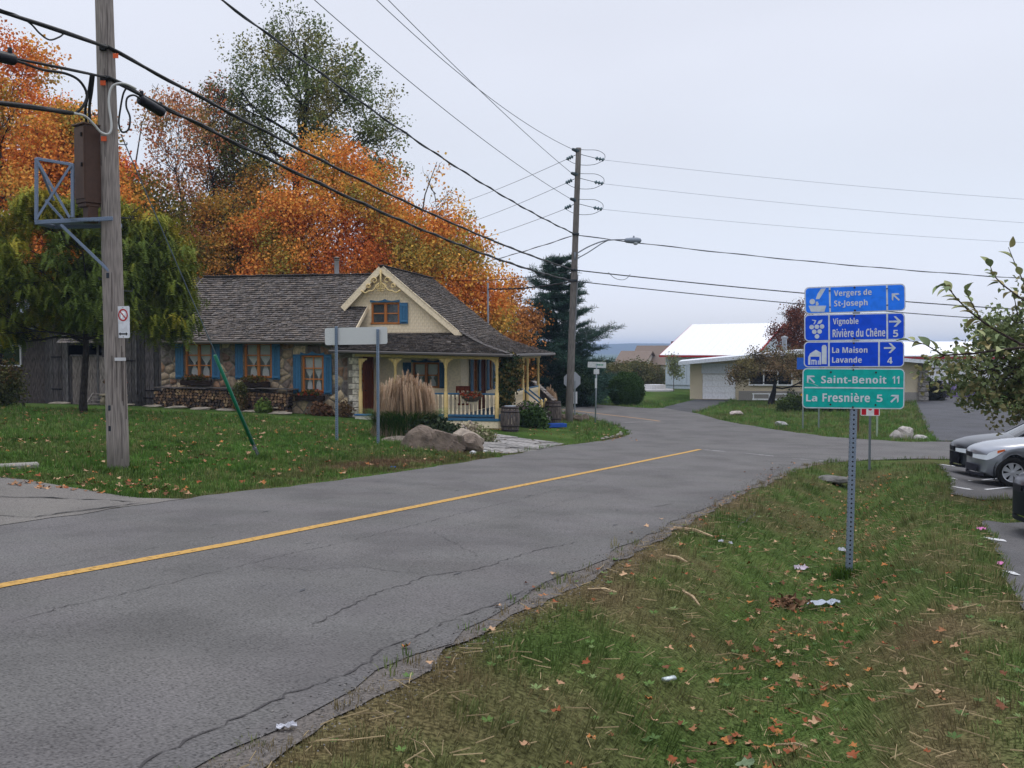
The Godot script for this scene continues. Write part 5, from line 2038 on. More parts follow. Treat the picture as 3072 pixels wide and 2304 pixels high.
func near_twigs() -> void:
	var t := thing("apple_tree", "near apple tree whose long leafy twigs reach in from the right edge", "tree", Vector3(5.2, land(5.2, 5.6), -5.6))
	var o := t.position
	var w := MB.new(true)
	w.col = Color(0.085, 0.062, 0.055)
	limb(w, Vector3(0, -0.2, 0), Vector3(-0.1, 1.5, 0.05), 0.1, 0.06, 0.0, 8, 5)
	var leaf := oval_leaf()
	var lm := []
	for c in [lin(138, 152, 108), lin(158, 162, 116), lin(112, 126, 92), lin(176, 164, 120), lin(140, 134, 92)]:
		var m: StandardMaterial3D = M.leaf.duplicate()
		m.albedo_color = c.linear_to_srgb()
		lm.append(m)
	var Z := -6.5
	var paths := [
		[[2.62, 1.66], [2.70, 1.635], [2.80, 1.565], [2.98, 1.572], [3.167, 1.597], [3.4, 1.618], [4.3, 1.45]],
		[[2.79, 2.02], [2.855, 1.996], [2.93, 1.943], [3.05, 1.857], [3.167, 1.784], [3.274, 1.716], [3.4, 1.637], [4.3, 1.45]],
		[[3.19, 2.17], [3.23, 2.10], [3.28, 2.04], [3.4, 1.93], [4.3, 1.5]],
		[[2.745, 1.50], [2.80, 1.545], [2.83, 1.566]], [[3.05, 1.70], [3.1, 1.64], [3.16, 1.60]], [[3.02, 1.99], [3.09, 1.9], [3.15, 1.80]], [[3.3, 2.28], [3.33, 2.12], [3.38, 1.96]],
	]
	for i in paths.size():
		var pts := []
		var rad := []
		for k in paths[i].size():
			var q: Array = paths[i][k]
			pts.append(Vector3(q[0], q[1], Z + 0.12 * sin(i * 2.0 + k * 0.6) + (0.5 if q[0] > 4.0 else 0.0)) - o)
			rad.append(0.0022 + 0.0013 * k)
		var tw := MB.new(true)
		tw.col = w.col
		tw.tube(pts, rad, 6)
		obj("twig", tw, M.bark, t)
		var n := int(pts.size() * (2.6 if i < 3 else 1.8))
		for k in n:
			var f := (k + rf(0.0, 0.6)) / n * minf(pts.size() - 1.001, 5.5)
			var a := int(f)
			var p: Vector3 = pts[a].lerp(pts[a + 1], f - a)
			var d: Vector3 = ((pts[a] - pts[a + 1]).normalized() * 0.5 + Vector3(rf(-0.8, 0.3), rf(-0.5, 0.7), rf(-0.7, 0.7))).normalized()
			var s := d.cross(Vector3.UP.rotated(Vector3.BACK, rf(-0.6, 0.6))).normalized()
			var L := rf(0.06, 0.1)
			shared("leaf", leaf, lm[rng.randi() % lm.size()], t, Transform3D(Basis(d * L, s.cross(d) * L, s * L), p + d * 0.012))
	obj("trunk", w, M.bark, t)


# ---------------------------------------------------------------- utility poles

func sweep(m: MB, pts: Array, r: float, sides := 6, sub := 6) -> void:
	# smooth (Catmull-Rom) tube through points
	var out := []
	for i in pts.size() - 1:
		var p0: Vector3 = pts[maxi(i - 1, 0)]
		var p3: Vector3 = pts[mini(i + 2, pts.size() - 1)]
		for k in sub:
			out.append(pts[i].cubic_interpolate(pts[i + 1], p0, p3, float(k) / sub))
	out.append(pts[-1])
	var rad := []
	for i in out.size():
		rad.append(r)
	m.tube(out, rad, sides)


func pole_shaft(m: MB, h: float, r0: float, r1: float, lean: Vector3) -> void:
	var pts := []
	var rad := []
	for i in 13:
		var k := i / 12.0
		pts.append(Vector3(0, -0.5, 0) + (Vector3(0, h + 0.5, 0) + lean) * k)
		rad.append(lerpf(r0, r1, k) * (1.0 + 0.012 * sin(i * 2.3)))
	m.tube(pts, rad, 22)


var near_base := Vector3.ZERO
var corner_base := Vector3.ZERO


func pole_near() -> void:
	near_base = on(-6.77, 16.88)
	var P := thing("utility_pole", "thick weathered wooden utility pole on the near lawn, left of the green guy guard", "utility pole", near_base)
	var m := MB.new(true)
	m.col = lin(150, 141, 134)
	var lean := Vector3(-0.22, 0, 0)
	pole_shaft(m, 12.6, 0.185, 0.125, lean)
	obj("shaft", m, M.pole_wood, P)
	# checks: long drying cracks, bolts, step irons, tags
	m = MB.new()
	m.col = lin(62, 54, 50)
	for i in 16:
		var a := rf(-1.2, 1.3)
		var y := rf(0.2, 7.0)
		var r := lerpf(0.185, 0.125, y / 12.6) * 1.002
		var c := Vector3(sin(a) * r, 0, cos(a) * r) + lean * (y / 12.6)
		m.bar(c + Vector3(0, y, 0), c + Vector3(rf(-0.01, 0.01), y + rf(0.4, 1.8), -0.002), rf(0.004, 0.009), 0.006, Vector3(cos(a), 0, -sin(a)))
	var ck := obj("crack", m, M.rubber, P)
	ck.set_meta("kind", "stuff")
	var iron := MB.new()
	iron.col = lin(70, 72, 76)
	iron.rod(Vector3.ZERO, Vector3(0.16, 0, 0), 0.009)
	iron.rod(Vector3(0.16, 0, 0), Vector3(0.16, 0.04, 0), 0.009)
	var im := iron.done()
	for q in [[0.95, 2.6], [2.05, 2.75], [3.1, 0.4], [3.3, 2.8], [4.35, 0.3], [5.1, 2.9], [5.6, 0.35], [6.1, 2.9], [6.6, 0.3]]:
		var r := lerpf(0.185, 0.125, q[0] / 12.6) - 0.03
		shared("step_bolt", im, M.metal, P, Transform3D(Basis(Vector3.UP, q[1]), lean * (q[0] / 12.6) + Vector3(0, q[0], 0) + Basis(Vector3.UP, q[1]) * Vector3(r, 0, 0)))
	m = MB.new()
	m.col = lin(56, 64, 74)
	for q in [[1.1, 0.06], [3.35, 0.05], [0.75, 0.05]]:
		m.cube(Vector3(-0.08, q[0], 0.165), Vector3(0.05, 0.09, 0.02), 0.004)
	obj("pole_plate", m, M.metal, P)
	m = MB.new()
	m.col = lin(200, 200, 200)
	m.box(Transform3D(Basis(Vector3.UP, 0.75), Vector3(0.1, 1.93, 0.135)), Vector3(0.19, 0.055, 0.006))
	obj("number_tag", m, M.painted, P)
	# cross arm near the top
	m = MB.new()
	m.col = lin(120, 110, 102)
	m.bar(Vector3(-0.9, 11.8, 0.1), Vector3(0.95, 11.8, 0.1), 0.11, 0.09, Vector3.UP, 0.01)
	obj("cross_arm", m, M.wood_across, P)
	# cable straps
	m = MB.new()
	m.col = lin(34, 34, 36)
	for y in [7.17, 6.65]:
		m.cube(lean * (y / 12.6) + Vector3(0.02, y, 0.165), Vector3(0.12, 0.1, 0.06), 0.01)
	obj("cable_clamp", m, M.metal, P)
	m = MB.new()
	m.col = lin(214, 92, 48)
	for q in [[0.22, 7.02], [0.0, 6.57], [0.0, 5.64]]:
		m.cube(Vector3(q[0] - 0.1, q[1], 0.2), Vector3(0.09, 0.08, 0.008))
	obj("orange_marker", m, M.plastic, P)

	# brown equipment cabinet
	var B := thing("equipment_cabinet", "brown metal equipment cabinet strapped to the left of the near utility pole", "electrical cabinet", near_base + Vector3(-0.40, 4.57, 0.12), deg_to_rad(-38))
	m = MB.new()
	m.col = lin(74, 54, 44)
	m.cube(Vector3(0, 0.64, 0), Vector3(0.34, 1.3, 0.3), 0.012)
	m.cube(Vector3(0.0, -0.04, 0), Vector3(0.3, 0.08, 0.26), 0.02)
	m.cube(Vector3(0.05, -0.2, 0), Vector3(0.18, 0.28, 0.18), 0.01)
	obj("body", m, M.painted, B)
	m = MB.new()
	m.col = lin(84, 62, 50)
	m.cube(Vector3(0.0, 0.66, 0.157), Vector3(0.31, 1.2, 0.014), 0.004)
	m.cube(Vector3(0, 1.3, 0.01), Vector3(0.38, 0.03, 0.36), 0.006)
	var cd := obj("door", m, M.painted, B)
	m = MB.new()
	m.col = lin(40, 34, 32)
	for y in [0.62, 1.12]:
		m.cube(Vector3(0.1, y, 0.175), Vector3(0.03, 0.07, 0.03), 0.006)
	obj("latch", m, M.metal, cd)
	m = MB.new(true)
	m.col = lin(26, 26, 28)
	sweep(m, [Vector3(0.08, 1.3, 0), Vector3(0.1, 1.6, 0.02), Vector3(0.18, 1.85, 0.02), Vector3(0.28, 2.1, 0.04)], 0.024)
	sweep(m, [Vector3(-0.02, 1.3, 0), Vector3(0.02, 1.55, 0.05), Vector3(0.14, 1.8, 0.06), Vector3(0.22, 2.1, 0.05)], 0.022)
	obj("conduit", m, M.cable, B)

	# grey work platform with a cross-braced guard
	var F := thing("work_platform", "grey steel lineman's platform with X-braced guard left of the near pole", "platform", near_base)
	var g := lin(124, 138, 158)
	var y0 := 4.22
	var z := 0.34
	m = MB.new()
	m.col = tone(g, 0.9)
	m.bar(Vector3(-1.2, y0, z), Vector3(0.05, y0 + 0.08, z - 0.1), 0.07, 0.045, Vector3.UP, 0.006)
	m.bar(Vector3(-1.18, y0, z - 0.6), Vector3(0.0, y0 + 0.02, z - 0.6), 0.07, 0.045, Vector3.UP, 0.006)
	m.bar(Vector3(-1.2, y0, z), Vector3(-1.18, y0, z - 0.62), 0.07, 0.045, Vector3.UP, 0.006)
	obj("frame", m, M.galvanised, F)
	var grid := part("grating", F)
	for i in 14:
		m = MB.new()
		m.col = tone(g, 0.8)
		m.bar(Vector3(-1.12 + i * 0.065, y0 + 0.035, z - 0.02), Vector3(-1.12 + i * 0.065, y0 + 0.035, z - 0.58), 0.012, 0.05, Vector3.UP)
		obj("slat", m, M.galvanised, grid)
	m = MB.new()
	m.col = g
	m.bar(Vector3(-1.19, y0, z), Vector3(-1.17, y0 + 1.07, z), 0.05, 0.05, Vector3.RIGHT, 0.005)
	m.bar(Vector3(-0.58, y0 + 0.08, z), Vector3(-0.57, y0 + 0.98, z), 0.05, 0.05, Vector3.RIGHT, 0.005)
	m.bar(Vector3(-1.17, y0 + 1.06, z), Vector3(-0.57, y0 + 0.96, z), 0.05, 0.04, Vector3.UP, 0.005)
	m.bar(Vector3(-1.15, y0 + 1.03, z + 0.03), Vector3(-0.62, y0 + 0.08, z + 0.03), 0.04, 0.012, Vector3.RIGHT)
	m.bar(Vector3(-0.58, y0 + 0.94, z + 0.045), Vector3(-1.17, y0 + 0.05, z + 0.045), 0.04, 0.012, Vector3.RIGHT)
	m.bar(Vector3(-1.17, y0 + 0.42, z - 0.3), Vector3(-0.85, y0 + 0.06, z - 0.3), 0.04, 0.012, Vector3.RIGHT)
	m.bar(Vector3(-0.57, y0 + 0.36, z - 0.55), Vector3(-0.36, y0 + 0.08, z - 0.55), 0.04, 0.02, Vector3.RIGHT)
	m.bar(Vector3(-1.17, y0 + 1.06, z), Vector3(-1.15, y0 + 0.45, z - 0.55), 0.04, 0.03, Vector3.RIGHT)
	obj("guard", m, M.galvanised, F)
	m = MB.new()
	m.col = g
	m.bar(Vector3(-0.8, y0 - 0.03, z - 0.04), Vector3(-0.06, 3.42, 0.14), 0.05, 0.05, Vector3.UP, 0.006)
	obj("brace", m, M.galvanised, F)
	m = MB.new()
	m.col = g
	m.bar(Vector3(-0.3, y0 - 0.03, z - 0.6), Vector3(-0.02, 3.65, -0.1), 0.05, 0.05, Vector3.UP, 0.006)
	obj("brace", m, M.galvanised, F)

	# guy wire and its guard
	var an := on(-5.29, 20.5)
	var up := near_base + Vector3(0.07, 5.78, -0.1)
	var G := thing("guy_wire", "slanting guy wire with a green plastic guard anchored in the lawn", "guy wire", an)
	m = MB.new()
	m.col = lin(96, 106, 112)
	m.rod(Vector3(0, 0.1, 0), up - an, 0.011, 6)
	obj("strand", m, M.cable, G)
	m = MB.new(true)
	m.col = lin(26, 104, 76)
	m.tube([(up - an) * 0.055, (up - an) * 0.365], [0.036, 0.034], 12)
	obj("guard", m, M.plastic, G)
	m = MB.new()
	m.col = lin(128, 128, 134)
	m.rod((up - an) * -0.02, (up - an) * 0.06, 0.022, 8)
	m.cube((up - an) * 0.04, Vector3(0.08, 0.06, 0.06), 0.01)
	obj("anchor_rod", m, M.galvanised, G)


func insulator(called: String, a: Vector3, b: Vector3, parent: Node) -> void:
	var m := MB.new(true)
	m.col = lin(92, 112, 118)
	var d := (b - a)
	var pts := []
	var rad := []
	for i in 13:
		pts.append(a + d * (i / 12.0))
		rad.append(0.035 if i % 4 in [0, 1] else 0.085)
	m.tube(pts, rad, 10)
	obj(called, m, M.plastic, parent)


func pole_corner() -> void:
	corner_base = on(2.46, 42.7)
	var P := thing("utility_pole", "slender grey utility pole at the crossroads corner carrying the street lamp", "utility pole", corner_base)
	var top := Vector3(0.41, 11.85, 0)
	var m := MB.new(true)
	m.col = lin(124, 118, 112)
	pole_shaft(m, 11.85, 0.17, 0.115, Vector3(0.41, 0, 0))
	obj("shaft", m, M.pole_wood, P)
	m = MB.new()
	m.col = lin(120, 122, 124)
	m.bar(Vector3(0.26, 3.6, 0.1), Vector3(0.38, 6.4, 0.1), 0.05, 0.04, Vector3.RIGHT, 0.01)
	obj("conduit", m, M.plastic, P)
	for i in 3:
		var y: float = [11.72, 10.7, 9.6][i]
		var c := Vector3(0.41 * y / 11.85, y, 0)
		m = MB.new(true)
		m.col = lin(66, 76, 80)
		m.tube([c + Vector3(-0.1, 0.02, 0.05), c + Vector3(-0.28, 0.06, 0.12)], [0.09, 0.055], 10)
		m.cube(c + Vector3(-0.05, 0.0, 0.05), Vector3(0.18, 0.14, 0.14), 0.02)
		obj("post_insulator", m, M.plastic, P)
		insulator("strain_insulator", c + Vector3(-0.5, -0.3, -0.3), c + Vector3(-0.24, -0.2, -0.12), P)
		insulator("strain_insulator", c + Vector3(0.72, -0.3, 0.0), c + Vector3(1.1, -0.38, 0.02), P)
		m = MB.new(true)
		m.col = lin(84, 92, 98)
		m.rod(c + Vector3(-0.24, -0.2, -0.12), c + Vector3(0, -0.12, 0), 0.014)
		m.rod(c + Vector3(0.72, -0.3, 0.0), c + Vector3(0, -0.12, 0), 0.014)
		sweep(m, [c + Vector3(-0.25, 0.06, 0.1), c + Vector3(0.3, 0.03, 0.1), c + Vector3(0.8, 0.02, 0.05), c + Vector3(1.12, -0.15, 0.0), c + Vector3(1.12, -0.38, 0.02)], 0.012)
		sweep(m, [c + Vector3(-0.48, -0.3, -0.28), c + Vector3(-0.2, -0.5, -0.1), c + Vector3(0.2, -0.62, 0.1), c + Vector3(0.7, -0.58, 0.05), c + Vector3(1.08, -0.4, 0.02)], 0.012)
		obj("jumper", m, M.cable, P)
	m = MB.new(true)
	m.col = lin(60, 64, 68)
	for y in [8.15, 6.6, 6.15]:
		m.cube(Vector3(0.41 * y / 11.85, y, 0.12), Vector3(0.3, 0.1, 0.1), 0.02)
	obj("cable_clamp", m, M.metal, P)

	var L := thing("street_lamp", "grey cobra-head street lamp on a curved double arm from the corner pole", "street lamp", corner_base + Vector3(0.28, 7.2, 0.1))
	m = MB.new(true)
	m.col = lin(128, 134, 142)
	sweep(m, [Vector3(0, 0.08, 0), Vector3(0.6, 0.42, 0.05), Vector3(1.3, 0.66, 0.08), Vector3(2.15, 0.7, 0.1)], 0.026, 8)
	sweep(m, [Vector3(0, -0.14, 0), Vector3(0.55, 0.16, 0.05), Vector3(1.1, 0.52, 0.07), Vector3(1.4, 0.67, 0.08)], 0.022, 8)
	m.cube(Vector3(-0.03, 0.0, 0), Vector3(0.08, 0.34, 0.1), 0.01)
	obj("arm", m, M.galvanised, L)
	m = MB.new(true)
	m.col = lin(140, 148, 158)
	var pts := []
	var rad := []
	for q in [[2.1, 0.05], [2.16, 0.1], [2.4, 0.13], [2.65, 0.14], [2.78, 0.1], [2.83, 0.03]]:
		pts.append(Vector3(q[0], 0.66, 0.1))
		rad.append(q[1])
	m.tube(pts, rad, 12)
	m.tube([Vector3(2.5, 0.78, 0.1), Vector3(2.5, 0.86, 0.1)], [0.04, 0.03], 8)
	var hd := obj("lamp_head", m, M.galvanised, L)
	m = MB.new(true)
	m.col = lin(190, 196, 200)
	m.lathe([Vector2(0.0, -0.1), Vector2(0.07, -0.085), Vector2(0.115, -0.03), Vector2(0.12, 0.02)], 12, Transform3D(Basis(), Vector3(2.58, 0.56, 0.1)))
	obj("lens", m, M.plastic, hd)


# ---------------------------------------------------------------- overhead wires

func wire(label: String, a: Vector3, b: Vector3, sag: float, r: float, col: Color, twist := 0.0, group := "") -> MeshInstance3D:
	var m := MB.new(true)
	m.col = col
	var n := 40 if twist == 0.0 else 90
	var pts := []
	var rad := []
	for i in n + 1:
		var t := float(i) / n
		pts.append(a.lerp(b, t) + Vector3(0, -4.0 * sag * t * (1.0 - t), 0))
		rad.append(r)
	m.tube(pts, rad, 6)
	if twist > 0.0:
		var d := (b - a).normalized()
		var x := d.cross(Vector3.UP).normalized()
		var y := x.cross(d)
		var q := []
		for i in n + 1:
			var an := i * 0.9
			q.append(pts[i] + (x * cos(an) + y * sin(an)) * twist)
		m.tube(q, rad, 5)
	var o := obj("overhead_wire", m, M.cable)
	tag(o, label, "overhead wire", group)
	return o


func wires() -> void:
	var black := lin(34, 35, 38)
	var grey := lin(110, 116, 124)
	var p := near_base
	var c := corner_base
	var g := "lines strung between the two utility poles"
	var n_up := p + Vector3(-0.02, 7.17, 0.2)
	var n_lo := p + Vector3(-0.03, 6.66, 0.2)
	wire("upper thick communications cable running from the near pole down to the corner pole", n_up, c + Vector3(0.23, 6.6, 0.1), 0.35, 0.028, black, 0.016, g)
	wire("lower thick cable bundle with a silver messenger, from the near pole to the corner pole", n_lo, c + Vector3(0.21, 6.12, 0.1), 0.42, 0.03, black, 0.026, g)
	wire("twisted service cable passing above the upper thick cable to the corner pole", p + Vector3(0.1, 9.35, 0.1), c + Vector3(0.26, 8.15, 0.1), 0.45, 0.02, lin(60, 63, 68), 0.024, g)
	wire("thin power line ending at the top of the corner pole", p + Vector3(0.1, 12.55, 0.0), c + Vector3(0.14, 11.78, 0.1), 0.9, 0.011, grey, 0.0, g)
	wire("thin power line crossing to the middle insulator of the corner pole", p + Vector3(0.92, 11.9, 0.1), c + Vector3(0.1, 10.76, 0.1), 0.3, 0.011, grey, 0.0, g)
	wire("thin power line descending to the lowest insulator of the corner pole", p + Vector3(-0.1, 11.2, 0.1), c + Vector3(0.06, 9.66, 0.1), 0.5, 0.011, grey, 0.0, g)
	# along the road to the left, off the near pole
	var h := "cables leaving the near pole to the left"
	var back := Vector3(-14.8, 0, 37.2)
	wire("upper black cable leaving the near pole towards the top left corner", p + Vector3(-0.02, 7.16, 0.22), p + back + Vector3(0, 8.2, 0.2), 0.6, 0.03, black, 0.014, h)
	var mid_a := p + Vector3(-0.05, 6.66, 0.22)
	var mid_b := p + back + Vector3(0, 7.2, 0.2)
	wire("middle black cable with a splice case left of the near pole", mid_a, mid_b, 1.2, 0.02, black, 0.01, h)
	wire("lowest thick black cable curving up to the near pole at the left edge", p + Vector3(-0.36, 5.93, 0.78), p + back + Vector3(0, 6.6, 0.2), 1.4, 0.034, black, 0.02, h)
	# loops at the pole
	var m := MB.new(true)
	m.col = black
	sweep(m, [p + Vector3(-0.9, 6.37, 2.6), p + Vector3(-0.68, 6.44, 1.88), p + Vector3(-0.57, 6.46, 1.38), p + Vector3(-0.43, 6.54, 0.88), p + Vector3(-0.28, 6.47, 0.68), p + Vector3(-0.21, 6.26, 0.58), p + Vector3(-0.29, 6.0, 0.68), p + Vector3(-0.42, 5.92, 0.78), p + Vector3(-0.62, 5.89, 1.18)], 0.022, 8)
	sweep(m, [p + Vector3(-0.9, 7.05, 3.0), p + Vector3(-0.74, 7.08, 2.28), p + Vector3(-0.69, 7.13, 1.88), p + Vector3(-0.63, 7.1, 1.58), p + Vector3(-0.59, 7.02, 1.38), p + Vector3(-0.53, 6.98, 1.18), p + Vector3(-0.46, 7.09, 0.98), p + Vector3(-0.42, 7.18, 0.88), p + Vector3(-0.34, 7.2, 0.78)], 0.014, 8)
	sweep(m, [p + Vector3(0.27, 6.51, 0.13), p + Vector3(0.21, 6.4, 0.13), p + Vector3(0.16, 6.16, 0.13), p + Vector3(0.13, 5.92, 0.13), p + Vector3(0.18, 5.77, 0.13), p + Vector3(0.29, 5.81, 0.13), p + Vector3(0.32, 6.01, 0.13), p + Vector3(0.26, 6.19, 0.13), p + Vector3(0.28, 6.34, 0.13), p + Vector3(0.35, 6.41, 0.03), p + Vector3(0.4, 6.39, -0.12)], 0.017, 8)
	tag(obj("cable_loop", m, M.cable), "black slack cable loops hanging beside the near utility pole", "cable")
	m = MB.new(true)
	m.col = lin(190, 190, 186)
	sweep(m, [p + Vector3(-0.36, 5.93, 0.78), p + Vector3(-0.25, 5.93, 0.58), p + Vector3(-0.18, 5.83, 0.38), p + Vector3(-0.11, 5.73, 0.28), p + Vector3(0.01, 5.71, 0.26), p + Vector3(0.05, 5.86, 0.24), p + Vector3(0.01, 6.25, 0.24), p + Vector3(0.06, 6.5, 0.22), p + Vector3(0.23, 6.57, 0.18), p + Vector3(0.33, 6.56, -0.12)], 0.019, 8)
	tag(obj("grey_cable", m, M.cable), "pale grey cable bending down and round the front of the near pole", "cable")
	# splice cases
	for q in [[n_lo, c + Vector3(0.21, 6.12, 0.1), 0.028, 0.05, "black cylindrical splice case hanging on the cable right of the near pole"], [mid_a, mid_b, 0.045, 0.07, "black cylindrical splice case at the left edge of the view"]]:
		var a: Vector3 = q[0].lerp(q[1], q[2]) - Vector3(0, 0.13, 0)
		var b: Vector3 = q[0].lerp(q[1], q[3]) - Vector3(0, 0.2, 0)
		a.y -= 0.1 if q[3] > 0.06 else 0.0
		b.y -= 0.12 if q[3] > 0.06 else 0.0
		m = MB.new(true)
		m.col = lin(20, 21, 24)
		m.tube([a, a.lerp(b, 0.04), a.lerp(b, 0.08), a.lerp(b, 0.92), a.lerp(b, 0.96), b], [0.05, 0.085, 0.088, 0.088, 0.085, 0.05], 14)
		var s := obj("splice_case", m, M.plastic)
		tag(s, q[4], "splice case")
		m = MB.new(true)
		m.col = lin(20, 21, 24)
		m.cube(a.lerp(b, 0.1) + Vector3(0, 0.1, 0), Vector3(0.06, 0.14, 0.05), 0.01)
		m.cube(a.lerp(b, 0.9) + Vector3(0, 0.1, 0), Vector3(0.06, 0.14, 0.05), 0.01)
		obj("hanger", m, M.plastic, s)
	# from the corner pole to the right
	var r := "lines running right from the corner pole"
	var word := ["topmost", "middle", "lowest"]
	for i in 3:
		var y: float = [11.34, 10.32, 9.22][i]
		wire("%s of three hair-thin power lines running right from the corner pole" % word[i], c + Vector3(1.45, y, 0.02), Vector3(46.0, [8.2, 7.05, 6.35][i], -49.0), 0.5, 0.007, lin(150, 156, 166), 0.0, r)
	wire("twisted cable sagging right from the corner pole above the road sign", c + Vector3(0.3, 8.1, 0.1), Vector3(46.0, 4.6, -49.0), 0.7, 0.016, lin(74, 78, 86), 0.02, r)
	wire("upper dark cable running right from the corner pole behind the blue signs", c + Vector3(0.28, 6.6, 0.1), Vector3(46.0, 2.9, -49.0), 0.55, 0.026, lin(52, 58, 66), 0.0, r)
	wire("lower dark cable running right from the corner pole behind the blue signs", c + Vector3(0.28, 6.12, 0.1), Vector3(46.0, 2.2, -49.0), 0.5, 0.022, lin(58, 64, 72), 0.0, r)
	m = MB.new(true)
	m.col = lin(84, 90, 98)
	sweep(m, [c + Vector3(1.7, 6.5, 0.1), c + Vector3(1.98, 6.25, 0.1), c + Vector3(2.3, 6.18, 0.1), c + Vector3(2.5, 6.25, 0.1), c + Vector3(2.65, 6.42, 0.1)], 0.012)
	tag(obj("cable_loop", m, M.cable), "small slack loop below the dark cable right of the corner pole", "cable")
	# to the back left
	var b := "lines running back left from the corner pole"
	for i in 3:
		var y: float = [11.42, 10.4, 9.3][i]
		wire("%s of three thin power lines going back left behind the golden maple" % word[i], c + Vector3(-0.1, y, -0.3), Vector3(-12.5, [16.3, 14.2, 12.8][i] - 2.2, -95.0), 0.6, 0.011, grey, 0.0, b)
	wire("twisted cable going back left from below the corner pole's lamp arm", c + Vector3(0.2, 8.1, 0.0), Vector3(-12.0, 8.6, -95.0), 0.5, 0.016, lin(84, 90, 98), 0.02, b)
	wire("thick black service cable from the corner pole to the service mast", c + Vector3(0.1, 6.1, 0.05), Vector3(-1.17, 4.55, -48.0), 0.1, 0.03, black, 0.02, b)
	wire("thin black service wire passing over the service mast", c + Vector3(0.1, 6.55, 0.05), Vector3(-3.2, 5.1, -49.5), 0.15, 0.014, black, 0.0, b)
	var mast := on(-1.17, 48)
	m = MB.new(true)
	m.col = lin(128, 132, 138)
	m.tube([mast, Vector3(mast.x, 4.85, mast.z)], [0.05, 0.045], 10)
	tag(obj("service_mast", m, M.galvanised), "slim grey service mast rising behind the cottage's side porch roof", "pole")


# ---------------------------------------------------------------- signs

var font: SystemFont


func words(s: String, w: float, h: float, at: Vector3, parent: Node, mat: Material, deep := 0.004) -> void:
	if font == null:
		font = SystemFont.new()
		font.font_names = PackedStringArray(["Droid Sans"])
		font.font_weight = 700
	var t := TextMesh.new()
	t.text = s
	t.font = font
	t.font_size = 64
	t.pixel_size = 0.01
	t.depth = 0.05
	var box := t.get_aabb()
	var o := MeshInstance3D.new()
	o.name = "lettering"
	o.mesh = t
	o.material_override = mat
	var k := Vector3(w / box.size.x, h / box.size.y, deep / 0.05)
	o.transform = Transform3D(Basis().scaled(k), at - (box.position + box.size * 0.5) * k)
	parent.add_child(o, true)


func rounded(w: float, h: float, r: float) -> PackedVector2Array:
	var p := PackedVector2Array()
	for c in [[1, 1, 0.0], [-1, 1, 0.25], [-1, -1, 0.5], [1, -1, 0.75]]:
		for i in 5:
			var a: float = (c[2] + i / 16.0) * TAU
			p.append(Vector2(c[0] * (w / 2 - r) + r * cos(a), c[1] * (h / 2 - r) + r * sin(a)))
	return p


func arrow(m: MB, at: Vector2, size: float, ang: float, z: float) -> void:
	var xf := Transform3D(Basis(Vector3.BACK, ang), Vector3(at.x, at.y, z))
	var s := size
	m.prism(PackedVector2Array([Vector2(-s * 0.5, -s * 0.075), Vector2(s * 0.3, -s * 0.075), Vector2(s * 0.3, s * 0.075), Vector2(-s * 0.5, s * 0.075)]), 0, 0.003, xf)
	m.prism(PackedVector2Array([Vector2(s * 0.5, 0), Vector2(s * 0.06, s * 0.44), Vector2(-s * 0.12, s * 0.44), Vector2(s * 0.25, 0), Vector2(-s * 0.12, -s * 0.44), Vector2(s * 0.06, -s * 0.44)]), 0, 0.0034, xf)


func disc(m: MB, c: Vector2, r: float, z: float, n := 18) -> void:
	var p := PackedVector2Array()
	for i in n:
		p.append(c + Vector2(cos(TAU * i / n), sin(TAU * i / n)) * r)
	m.prism(p, z, z + 0.003)


func sign_panel(parent: Node, at: Vector3, w: float, h: float, tilt: float, face: Color, r: float) -> Node3D:
	var n := part("sign_panel", parent)
	n.transform = Transform3D(Basis(Vector3.BACK, tilt), at)
	var m := MB.new()
	m.col = lin(160, 164, 168)
	m.prism(rounded(w, h, r), -0.003, 0.0)
	obj("plate", m, M.galvanised, n)
	m = MB.new()
	m.col = lin(206, 212, 218)
	m.prism(rounded(w - 0.004, h - 0.004, r), 0.0, 0.0015, Transform3D(), false)
	obj("border", m, M.painted, n)
	m = MB.new()
	m.col = face
	m.prism(rounded(w - 0.026, h - 0.026, r * 0.75), 0.0, 0.003, Transform3D(), false)
	obj("face", m, M.painted, n)
	return n


func perforated(m: MB, h: float, w: float, foot := 0.5) -> void:
	# square steel post; holes drawn as dark recessed plugs on its faces
	m.cube(Vector3(0, (h - foot) / 2, 0), Vector3(w, h + foot, w), 0.006)


func holes(parent: Node, y0: float, y1: float, w: float, step: float, r: float) -> void:
	var m := MB.new()
	m.col = lin(30, 32, 36)
	var y := y0
	while y < y1:
		for k in 2:
			var xf := Transform3D(Basis(Vector3.UP, -PI / 2 * k), Vector3(0, y, 0))
			var p := PackedVector2Array()
			for i in 8:
				p.append(Vector2(cos(TAU * i / 8), sin(TAU * i / 8)) * r)
			m.prism(p, w / 2 - 0.004, w / 2 + 0.0006, xf)
		y += step
	var o := obj("hole", m, M.rubber, parent)
	o.set_meta("kind", "stuff")


